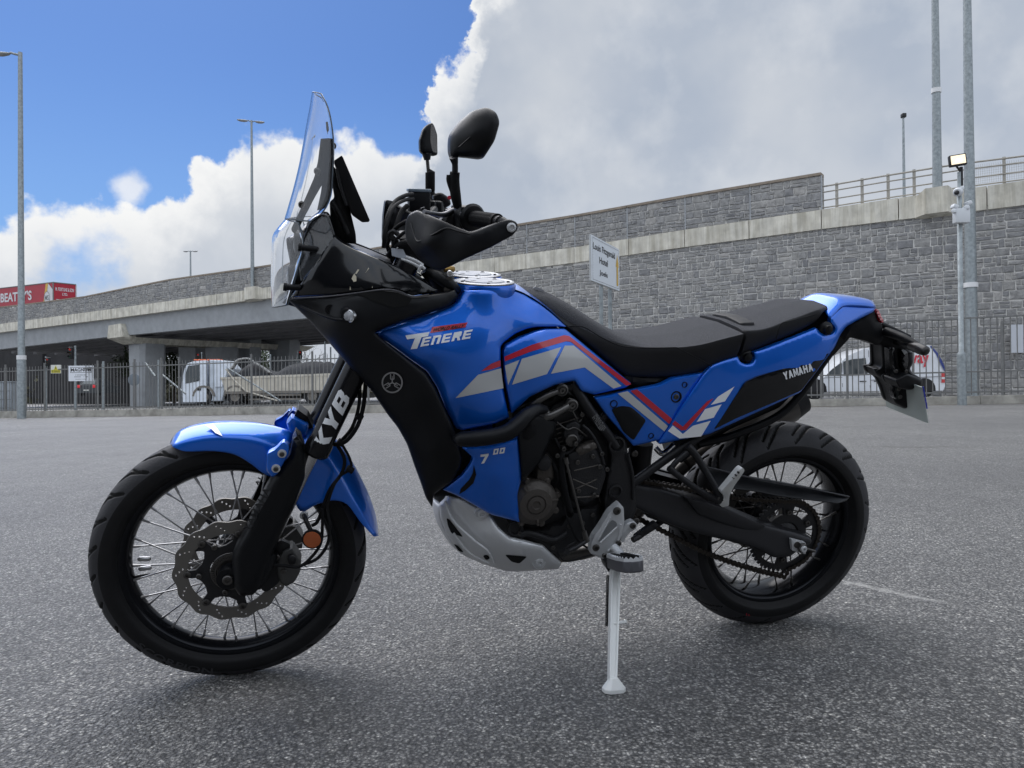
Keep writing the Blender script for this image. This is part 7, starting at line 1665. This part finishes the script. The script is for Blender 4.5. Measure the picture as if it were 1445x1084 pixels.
for (x, y, l, r_) in ((870.5, 721, .187, .011), (893, 742, .182, .009), (841, 773, .187, .010), (872.5, 767, .189, .009), (853, 784, .186, .007)):
    p = B(x, y, l); mb = MB(); mb.lathe(p-LF*.001, LF, [(r_, 0), (r_, .003), (r_*.72, .005), (r_*.5, .005), (r_*.45, .001), (0, .001)], 18); mb.build('hanger_bolt', P_dsteel, hg)
# peg: cleated frame round two rubber blocks, reaching out to the left
pg0 = B(872, 783, .20); 
def peg(o, d, L=.115, W=.052):
    d = d.normalized(); u = Vector((1, 0, 0)); u = (u-d*u.dot(d)).normalized(); w = u.cross(d); w = w if w.z > 0 else -w
    mb = MB(); outl = [(0, -W*.45), (0, W*.45), (L*.6, W*.55), (L*.9, W*.45), (L, W*.2), (L, -W*.2), (L*.9, -W*.45), (L*.6, -W*.55)]
    mb.prism([o+d*a+u*b-w*.028 for a, b in outl], w*.030); pe = mb.build('foot_peg', mat('peg_steel', (.10, .10, .11), .5, .5), bike, smooth=30, bevel=.004); pe['label'] = "rider's foot peg with rubber blocks between steel cleats"
    mb = MB(); n = 44; per = densify(outl, .0065); 
    lo_ = [o+d*a+u*b*.98+w*.0 for a, b in per]; hi_ = [o+d*a+u*b*.98+w*(.012 if i % 2 else .006) for i, (a, b) in enumerate(per)]; li = [o+d*(a*.93+L*.035)+u*b*.86+w*.0 for a, b in per]; hi2 = [o+d*(a*.93+L*.035)+u*b*.86+w*(.012 if i % 2 else .006) for i, (a, b) in enumerate(per)]
    mb.grid([lo_, hi_, hi2, li], closev=True, closeu=True); mb.build('peg_cleats', P_alu, pe, smooth=0)
    for s in (-.25, .25):
        mb = MB(); M = Matrix((d, u, w)).transposed(); mb.box(o+d*(L*.5)+u*(W*s)+w*.004, (L*.80, W*.30, .016), M=M, bev=.003); mb.build('peg_rubber', P_rub, pe)
    return pe
pp = B(869, 786, .215); pq = B(894, 792, .325); peg(pp, pq-pp, L=(pq-pp).length+.012, W=.060)
peg_r = D.objects['foot_peg']
btube('peg_clevis', [(866, 772, .19), (874, 780, .21), (878, 786, .225)], .012, P_alu)
# side stand: H-section leg with a flat foot on the ground
fg = BMi @ G(866, 976); top_s = B(868, 802, .205); ft = Vector((fg.x+.004, fg.y-.004, fg.z+.018))
d_ = (ft-top_s).normalized(); u_ = Vector((1, 0, 0)); u_ = (u_-d_*u_.dot(d_)).normalized(); w_ = d_.cross(u_)
if w_.y < 0: w_ = -w_
mb = MB(); rows = []
for t, wd in ((0, .026), (.12, .027), (.5, .024), (.9, .021), (1.0, .020)):
    p = top_s.lerp(ft, t); a = wd/2; c_ = .011
    prof_ = [(-a, c_), (-a*.62, c_), (-a*.5, c_*.35), (a*.5, c_*.35), (a*.62, c_), (a, c_), (a, -c_), (a*.62, -c_), (a*.5, -c_*.35), (-a*.5, -c_*.35), (-a*.62, -c_), (-a, -c_)]
    rows.append([p+u_*x+w_*y for x, y in prof_])
mb.grid(rows, closev=True); mb.add(rows[0], [tuple(range(12))]); mb.add(rows[-1], [tuple(range(12))]); st = mb.build('side_stand', P_stand, bike, smooth=25, bevel=.0015)
up_w = (BMi.to_3x3() @ Vector((0, 0, 1))).normalized(); fx_ = Vector((1, 0, 0)); fx_ = (fx_-up_w*fx_.dot(up_w)).normalized(); fy_ = up_w.cross(fx_)
mb = MB(); oc = fg+up_w*.001
oct_ = [(-.029, -.008), (-.020, -.019), (.015, -.020), (.028, -.009), (.027, .009), (.014, .019), (-.019, .019), (-.029, .008)]
bot = [oc+fx_*x+fy_*y for x, y in oct_]; mid_ = [oc+fx_*x*1.0+fy_*y+up_w*.009 for x, y in oct_]; tp_ = [oc+fx_*(x*.36)+fy_*(y*.45)+up_w*.034 for x, y in oct_]
mb.grid([bot, mid_, tp_], closev=True); mb.add(bot, [tuple(range(8))]); mb.add(tp_, [tuple(range(8))]); mb.build('stand_foot', P_stand, st, smooth=20)
pk = top_s.lerp(ft, .50); mb = MB(); mb.tube([pk, pk+Vector((-.028, .01, .010))], .0045, 8); mb.tube([pk+Vector((-.026, .009, .009)), pk+Vector((-.031, .011, .011))], .006, 8); mb.build('stand_peg', P_stand, st)
sheet('stand_pivot', [(853, 792), (866, 790), (878, 798), (877, 808), (866, 812), (857, 806)], .205, P_mblk, thick=.04, edge=3, drop=.006, step=5, both=False)
mb = MB(); s0, s1 = B(858, 812, .20), B(856.5, 884, .285); n = 260; pts = []
for i in range(n+1):
    t = i/n; a = t*2*math.pi*34; pts.append(s0.lerp(s1, t)+Vector((.0042*math.cos(a), .0042*math.sin(a), 0)))
mb.tube(pts, .0011, 5); mb.build('stand_spring', P_mblk, bike)
sheet('rear_peg_tube', [(895, 758), (925, 736), (930, 742), (900, 764)], .12, P_mblk, thick=.015, edge=2, drop=.003, step=5, both=False)
btube('linkage_arm', [(893, 762, .12), (912, 750, .10), (935, 735, .08)], .009, P_mblk)
# passenger peg bracket and folding peg
btube('peg_bracket', [(944, 660, .155), (958, 672, .160), (980, 688, .165), (1000, 700, .168), (1016, 706, .17)], [.010, .009, .009, .010, .013], P_mblk)
btube('peg_bracket', [(970, 630, .15), (980, 640, .155), (995, 664, .160), (1008, 686, .168), (1018, 704, .17)], [.012, .011, .010, .010, .014], P_mblk)
btube('peg_bracket', [(946, 662, .155), (956, 650, .155), (970, 638, .152)], .008, P_mblk)
btube('peg_bracket', [(944, 660, -.155), (980, 688, -.165), (1016, 706, -.17)], .010, P_mblk); btube('peg_bracket', [(970, 630, -.15), (995, 664, -.160), (1018, 704, -.17)], .011, P_mblk)
pf = [(1018, 694, 2), (1030, 680), (1044, 663), (1048.5, 660), (1051, 664), (1046, 672), (1036, 686), (1030, 698), (1029, 704), (1028.5, 714, 2), (1019, 716, 2), (1015, 712), (1024, 702)]
pfo, _ = sheet('passenger_peg', pf, Field([(1018, 710, .180), (1050, 662, .275), (1030, 690, .22)]), P_stand, thick=.022, edge=2.5, drop=.005, step=4, both=False, r=3)
for i in range(6):
    t = i/5; x, y = 1025+17*t, 686-19*t; btube('peg_tooth', [(x-1.2, y-1.0, .215+.05*t), (x+.6, y+.6, .215+.05*t)], .0028, P_mblk, pfo, n=6)
bolt(B(1015, 704, .176), LF, .008, .005, P_dsteel, bike)
# rear shock, strut
btube('frame_strut', [(893, 682, .125), (940, 648, .125), (985, 617, .125), (1010, 604, .12)], .0125, P_mblk, both=True)
btube('shock', [(905, 625, .0), (902, 650, .0), (898, 690, .0)], .035, P_mblk); 
for (x, y, l) in ((895, 640, .10), (897, 735, .13)): bolt(B(x, y, l), LF, .010, .006, P_dsteel, bike)
btube('hose', [(925, 632, .06), (935, 640, .07), (950, 628, .06)], .008, P_chrome)
# ---------------------------------------------------------------- swingarm, chain guard, axle
sw = [(884, 668), (898, 683), (935, 690), (960, 697.5), (1000, 708), (1025, 716.5), (1060, 731), (1084, 741), (1120, 750), (1144, 758, 1), (1146, 766), (1130, 774), (1114, 786), (1092, 787), (1078, 780), (1060, 772), (1030, 764), (1001, 757), (970, 749), (942, 739), (912, 724), (895, 716), (880, 708)]
swo, _ = sheet('swingarm', sw, Field([(890, 690, .120), (960, 720, .118), (1040, 745, .125), (1110, 770, .135), (1145, 762, .130)]), mat('swingarm_black', (.020, .020, .023), .42, .2, bump=.06, bscale=500), thick=.040, edge=6, drop=.010, step=4)
sheet('swingarm_flange', [(965, 700, 2), (1000, 709), (1030, 720), (1062, 734), (1082, 742), (1070, 751), (1048, 748), (1015, 738), (985, 726)], .128, MATS['swingarm_black'], thick=.012, edge=5, drop=.005, step=6, parent=swo)
mb = MB(); a, b = B(900, 700, 0), B(955, 722, 0); mb.box((a+b)/2, ((a-b).length, .20, .05), M=Matrix.Rotation(math.atan2(b.z-a.z, -(b.x-a.x)), 3, 'Y')); mb.build('swingarm_bridge', P_engb, swo)
cg = [(988, 660, 2), (1010, 663), (1049, 673), (1095, 681), (1137, 688.5), (1199, 701, 1), (1196, 706), (1183, 711), (1140, 706), (1100, 701), (1060, 693), (1030, 690), (1006, 684), (996, 672)]
sheet('chain_guard', cg, Field([(988, 660, .075), (1049, 680, .105), (1100, 690, .108), (1199, 703, .095)]), P_blk, thick=.020, edge=4, drop=.008, step=6, both=False)
btube('guard_lip', [(990, 659, .074), (1010, 662, .085), (1049, 672, .103), (1095, 680, .107), (1137, 688, .104), (1198, 701, .095)], .0026, mat('guard_edge', (.05, .05, .055), .35))
blk_ = [(1117, 761, 1), (1137, 766, 1), (1137, 782, 1), (1118, 777, 1)]
sheet('axle_block', blk_, .148, P_alu, thick=.012, edge=2, drop=.002, step=5)
ax_p = B(1131, 772.5, .150); bolt(ax_p, LF, .0155, .010, P_dsteel, bike, 'axle_nut', 6); bolt(ax_p+LF*.006, LF, .010, .010, P_alu, bike, 'axle_nut', 18)
mb = MB(); mb.tube([Vector((AXR.x, -.15, AXR.z)), Vector((AXR.x, .15, AXR.z))], .010, 16); mb.build('axle', P_dsteel, bike)
btube('chain_adjuster', [(1137, 774, .14), (1150, 778, .14)], .004, P_dsteel)
sheet('rear_calliper', [(1060, 695), (1082, 690), (1096, 700), (1090, 716), (1070, 718), (1058, 708)], -.075, P_engb, thick=.05, edge=5, drop=.01, step=6, both=False)
# ---------------------------------------------------------------- exhaust on the right
M_mf = mat('muffler_steel', (.085, .078, .072), .38, .85)
mb = MB(); e0, e1, e2 = B(968, 655, -.12), B(1030, 618, -.15), B(1112, 572, -.17)
mb.tube([e0, e0.lerp(e1, .5), e1, e1.lerp(e2, .3), e2, e2+(e2-e1).normalized()*.012], [.028, .036, .056, .060, .058, .050], 36); mf = mb.build('muffler', M_mf, bike)
mb = MB(); dd = (e2-e1).normalized(); mb.tube([e2+dd*.004, e2+dd*.050, e2+dd*.055], [.056, .050, .040], 32); mb.build('muffler_cap', P_engb, mf)
btube('exhaust_pipe', [(640, 690, -.06), (660, 770, -.08), (760, 785, -.10), (850, 770, -.12), (920, 700, -.13), (968, 655, -.12)], .022, P_dsteel)
# inner rear mudguard above the tyre
btube('inner_rail', [(985, 627, .05), (1040, 612, .06), (1110, 578, .06), (1170, 500, .05)], .012, P_blk, both=True)
sheet('inner_mudguard', [(950, 626), (1000, 600), (1060, 560), (1130, 520), (1190, 482), (1200, 476), (1178, 500), (1130, 545), (1100, 575), (1030, 606), (985, 635), (960, 655)], .055, P_blk, thick=.11, edge=3, drop=.006, step=9, both=False)
# ---------------------------------------------------------------- bars, controls, mirrors
cl = B(607, 345, 0)
hb_pts = [B(706, 313, .43), B(664, 307, .30), B(645, 312, .22), B(628, 330, .10), B(612, 338, .04)]
gl, gr_ = hb_pts[0], hb_pts[1]
half = [hb_pts[0], hb_pts[1], Vector((1.045, .22, hb_pts[1].z-.004)), Vector((1.09, .12, hb_pts[1].z-.045)), Vector((1.10, .05, hb_pts[1].z-.055)), Vector((1.10, 0, hb_pts[1].z-.055))]
fullp = half + [mir(p) for p in half[-2::-1]]; P = [Vector(p) for p in catmull(fullp, 6)]
mb = MB(); mb.tube(P, .0115, 14); mb.build('handlebar', P_mblk, bike)
def grip(p0, p1, name):
    d = (p1-p0).normalized(); L = (p1-p0).length; mb = MB(); u, v = orient(d); n = 40; m_ = 60; rows = []
    for i in range(m_+1):
        t = i/m_; base = .0165+(.003 if t < .06 else 0); rows.append([p0+d*L*t+(u*math.cos(2*math.pi*j/n)+v*math.sin(2*math.pi*j/n))*(base-.0012*((i % 3 == 0) or (j % 4 == 0))*(.08 < t < .95)) for j in range(n)])
    mb.grid(rows, closev=True); mb.add(rows[0], [tuple(range(n))]); mb.add(rows[-1], [tuple(range(n))]); return mb.build(name, P_rub, bike, smooth=30)
g1a, g1b = B(664, 307.5, .305), B(702, 313, .415); grip(g1a, g1b, 'grip'); grip(mir(g1a), mir(g1b), 'grip')
dg_ = (g1b-g1a).normalized()
for s in (1, -1):
    a = g1b+dg_*.002; b = B(718, 318, .445); 
    if s < 0: a, b = mir(a), mir(b)
    mb = MB(); b = a.lerp(b, .75); mb.tube([a, a.lerp(b, .5), b], [.012, .013, .010], 16); mb.build('bar_end', P_mblk, bike)
    c = g1a-dg_*.012; M = Matrix((dg_, Vector((0, 0, 1)).cross(dg_).normalized(), Vector((0, 0, 1)))).transposed()
    if s < 0: c = mir(c); M = Matrix((mir(dg_), Vector((0, 0, 1)).cross(mir(dg_)).normalized(), Vector((0, 0, 1)))).transposed()
    mb = MB(); mb.box(c, (.040, .058, .052), M=M, bev=.010); mb.lathe(c+(dg_ if s > 0 else mir(dg_))*.016, dg_ if s > 0 else mir(dg_), [(.030, 0), (.031, .006), (.026, .012), (.018, .013)], 24); mb.box(c-(dg_ if s > 0 else mir(dg_))*.03+Vector((.004, 0, .008)), (.03, .034, .034), M=M, bev=.006); mb.build('switch_housing', P_blk, bike)
# hand guards
hgp = [(573, 313), (577, 303), (589, 296.5, 3), (597, 300), (623.4, 311), (645, 321), (663, 327.5), (672, 325.5), (690, 318.5), (707, 312), (719, 309, 5), (729.7, 313.8, 5), (731, 323, 5), (724, 332), (693, 349), (655, 366), (636, 376), (623, 381), (610, 380), (597, 371), (588, 361), (574, 342), (571.8, 328.5)]
hf = Field([(722, 321, .452), (690, 332, .452), (655, 345, .440), (625, 335, .410), (623, 365, .395), (600, 318, .372), (588, 345, .350), (596, 362, .340), (576, 325, .300), (589, 300, .330), (582, 312, .318), (612, 376, .360), (600, 345, .392), (607, 308, .378), (662, 330, .440)])
hg_, hf = sheet('hand_guard', hgp, hf, P_blk, thick=.008, edge=4, drop=.006, step=5, r=3, smooth=60)
btube('guard_crease', [(580, 316, hf(580, 316)), (586, 336, hf(586, 336)-.001), (592, 341, hf(592, 341)-.001), (610, 332, hf(610, 332)-.001), (630, 322.5, hf(630, 322.5)-.001), (648, 327, hf(648, 327)-.001), (663, 331, hf(663, 331)-.001)], .0022, P_blk, hg_, both=True)
for s in (1, -1):
    p = B(721.5, 321, hf(721, 321)+.001); p = Vector((p.x, p.y*s, p.z)); mb = MB(); mb.lathe(p, (0, s, 0), [(.0095, 0), (.0095, .003), (.006, .005), (.005, .003), (0, .003)], 18); mb.build('bolt', P_alu, bike)
btube('guard_stay', [(592, 299, .325), (600, 305, .30), (614, 313, .26), (624, 322, .22)], .006, P_mblk, both=True)
btube('guard_fixing', [(596, 293, .32), (598, 299, .32)], .005, P_mblk, both=True)
# levers
btube('clutch_lever', [(648, 299, .27), (640, 297, .275), (630, 302, .29), (620, 303.5, .31), (606, 301, .34), (598, 299, .35)], [.006, .006, .006, .006, .005, .005], mat('lever_grey', (.12, .12, .13), .3, .8))
btube('brake_lever', [(596, 300, -.22), (610, 304, -.26), (630, 298, -.34), (642, 292, -.40)], .0055, MATS['lever_grey'])
sheet('lever_perch', [(621, 312, 2), (628, 303), (642, 298), (650, 300), (650, 315), (640, 322), (628, 322)], .285, P_mblk, thick=.035, edge=3, drop=.006, step=5, both=False)
# mirrors
def mirror_shell(outl, ctrl, thick, name='mirror', glass=None):
    o, f = sheet(name, outl, Field(ctrl), P_blk, thick=thick, edge=13, drop=.020, step=4, both=False, r=6, smooth=70); return o, f
mm, mf_ = mirror_shell([(634, 217), (633.5, 203), (635, 190), (648, 172.6), (667, 156), (686.6, 151), (700.5, 158.5), (705.5, 172.6), (698, 199), (681, 225.5), (661.7, 223), (645, 221.5), (638, 226)], [(634, 215, .325), (640, 180, .335), (686, 152, .385), (705, 172, .405), (681, 225, .375), (665, 190, .385), (650, 215, .345)], .022)
mm['label'] = 'near mirror, seen from its back'
btube('mirror_crease', [(648, 208, .368), (668, 190, .383), (700, 165, .392)], .0015, P_blk, mm)
btube('mirror_stem', [(640, 222, .325), (642, 232, .320), (642, 246, .315)], [.010, .0065, .0065], P_mblk)
btube('mirror_stem', [(642, 243, .315), (641, 256, .312), (643, 276, .308), (646, 292, .300)], [.0105, .0115, .0115, .0095], P_rub)
btube('mirror_stem', [(634, 247, .312), (634, 256, .312), (640, 274, .308)], .006, P_rub)
fm = [(592.5, 213), (592, 198), (597, 182), (603, 175.5), (610, 173), (613, 178), (617, 190), (617.5, 219), (611, 220.5), (604, 216), (597, 218)]
fmo, _ = sheet('mirror', fm, Field([(592, 200, -.330), (618, 200, -.365), (605, 175, -.345)]), P_blk, thick=.03, edge=5, drop=.012, step=4, both=False, r=3, smooth=60)
fmo['label'] = 'far mirror with its glass showing'
sheet('mirror_glass', [(608.5, 176), (611.5, 176.5), (615, 186), (616.5, 200), (616.8, 216.5), (610.5, 214), (607.5, 200), (607.5, 185)], -.327, P_chrome, thick=.001, edge=0, step=5, parent=fmo, both=False)
btube('mirror_stem', [(602, 217, -.345), (603, 226, -.345)], [.014, .009], P_mblk)
btube('mirror_stem', [(603, 226, -.345), (604.5, 243, -.345)], .0052, P_dsteel)
btube('mirror_stem', [(604.5, 242, -.345), (607, 243, -.345), (607, 269, -.345), (607, 271, -.345)], [.009, .0145, .0145, .011], P_rub, smooth=False)
btube('mirror_stem', [(609, 268, -.345), (610, 285, -.345)], [.009, .011], P_mblk)
# brake reservoir with a printed lid
mb = MB(); rc = B(591, 285, -.21); mb.box(rc, (.060, .05, .055), bev=.006); rsv = mb.build('brake_reservoir', P_blk, bike)
mb = MB(); mb.box(rc+Vector((0, 0, .031)), (.064, .054, .009), bev=.003); lid = mb.build('reservoir_lid', mat('lid_grey', (.16, .20, .24), .4), rsv)
vs, fs = tiny_print(3, 11); mb = MB(); mb.add([rc+Vector((.028-.056*a, -.02+.04*b, .0365)) for a, b in vs], fs)
mb.build('lid_print', P_mblk, rsv, smooth=0, fix=False)
sheet('switch_housing_far', [(610, 275), (622, 271), (634, 279), (637, 289), (628, 294), (612, 292)], -.30, P_blk, thick=.04, edge=4, drop=.01, step=5, both=False)
mb = MB(); c = B(634, 279, -.29); mb.lathe(c, LF, [(.006, 0), (.006, .004), (0, .005)], 10); mb.build('kill_switch', P_red, bike)
# cables and hoses round the head stock
for pts, rr in ((((582, 274, -.15), (572, 276, -.10), (558, 284, -.05), (549, 300, .02), (544, 322, .05), (546, 345, .06), (556, 372, .06)), .0055),
                (((583, 281, -.14), (570, 283, -.08), (556, 292, 0), (548, 310, .04), (543, 330, .06), (541, 350, .06)), .0048),
                (((640, 306, .22), (618, 312, .20), (596, 309, .16), (575, 312, .12), (555, 326, .09), (545, 350, .08)), .0050),
                (((640, 310, .20), (612, 320, .18), (585, 322, .15), (562, 335, .12), (550, 358, .10)), .0042),
                (((575, 290, .02), (566, 300, .03), (560, 318, .05), (556, 340, .06), (560, 366, .05)), .0062),
                (((598, 332, .05), (580, 340, .10), (565, 345, .12), (556, 352, .10), (548, 362, .09)), .0075),
                (((555, 352, .08), (570, 360, .09), (590, 366, .08), (612, 380, .09), (630, 392, .08)), .0055)):
    btube('cable', list(pts), rr, P_rub)
btube('riser', [(600, 330, .045), (602, 352, .05), (606, 372, .05)], .020, P_blk, both=True)
sheet('top_yoke', [(556, 338), (575, 330), (600, 336), (628, 352), (636, 372), (622, 382), (596, 376), (572, 366), (560, 356)], .085, P_blk, thick=.17, edge=4, drop=.010, step=7, both=False)
sheet('bar_clamp', [(585, 315), (602, 312), (618, 322), (622, 340), (600, 345), (586, 336)], .055, P_blk, thick=.11, edge=4, drop=.010, step=6, both=False)
sheet('dash_cover', [(544, 282), (556, 284), (560, 300), (552, 330), (545, 352), (540, 340), (541, 305)], -.02, P_blk, thick=.05, edge=3, drop=.008, step=6, both=False)
mb = MB(); c = B(555, 332, .10); mb.lathe(c, (.3, 1, 0), [(.014, -.01), (.014, .004), (.010, .007), (.009, .003), (0, .003)], 20); mb.build('yoke_cap', P_mblk, bike)
sheet('key_tag', [(552, 350, 1), (569, 352, 1), (574, 363, 1), (567, 365, 1), (553, 361, 1)], .12, mat('tag_pale', (.48, .52, .58), .4), thick=.002, edge=0, step=6, both=False)
btube('key_ring', [(556, 332, .115), (562, 338, .12), (564, 345, .122), (560, 351, .122)], .0016, P_chrome)
for pts in (((566, 366, .12), (580, 371, .125), (593, 378, .128)), ((570, 362, .115), (586, 368, .12), (597, 375, .125)), ((590, 384, .13), (594, 376, .13), (599, 380, .13))):
    btube('chrome_bracket', list(pts), .0045, P_alu)
sheet('lock_plate', [(560, 368), (573, 371), (590, 383), (584, 389), (568, 379)], .122, P_dsteel, thick=.006, edge=2, drop=.002, step=4, both=False)
sheet('tank_bracket', [(632, 384, 2), (636, 382), (640, 400), (643, 416, 1), (634, 416, 1), (626, 412)], .142, P_dsteel, thick=.008, edge=2, drop=.002, step=5)
bolt(B(634, 386, .145), LF, .008, .008, P_chrome, bike); btube('gold_fitting', [(627, 381, .125), (633, 380, .12), (639, 380, .11)], [.006, .008, .008], mat('brass_tone', (.30, .19, .06), .35, .9))
btube('head_tube', [(608, 375, 0), (620, 392, 0), (640, 430, 0), (662, 480, 0)], .035, P_mblk)
btube('head_shroud', [(604, 384, .10), (616, 390, .12), (634, 402, .13), (646, 412, .12)], [.010, .014, .016, .012], P_blk, both=True)
for (x, y, l) in ((733, 752, .135), (745, 768, .13), (803, 742, .135), (822, 738, .135), (836, 726, .135), (780, 772, .13), (816, 692, .155), (838, 698, .155), (801, 664, .153), (776, 585, .14), (821, 585, .135), (770, 606, .15), (849, 640, .15)):
    bolt(B(x, y, l), LF, .0062, .006, P_dsteel, bike)
btube('hose', [(822, 600, .14), (834, 612, .15), (846, 634, .15), (852, 656, .15)], .0045, P_mblk)
btube('hose', [(742, 668, .17), (752, 655, .16), (752, 640, .15), (764, 628, .14)], .006, P_rub)
btube('wire', [(786, 596, .15), (800, 606, .155), (812, 604, .15), (828, 616, .14)], .0022, P_dsteel)
btube('coolant_pipe', [(727, 760, .12), (742, 752, .14), (760, 756, .14), (782, 762, .13), (800, 752, .13)], .009, P_engb)
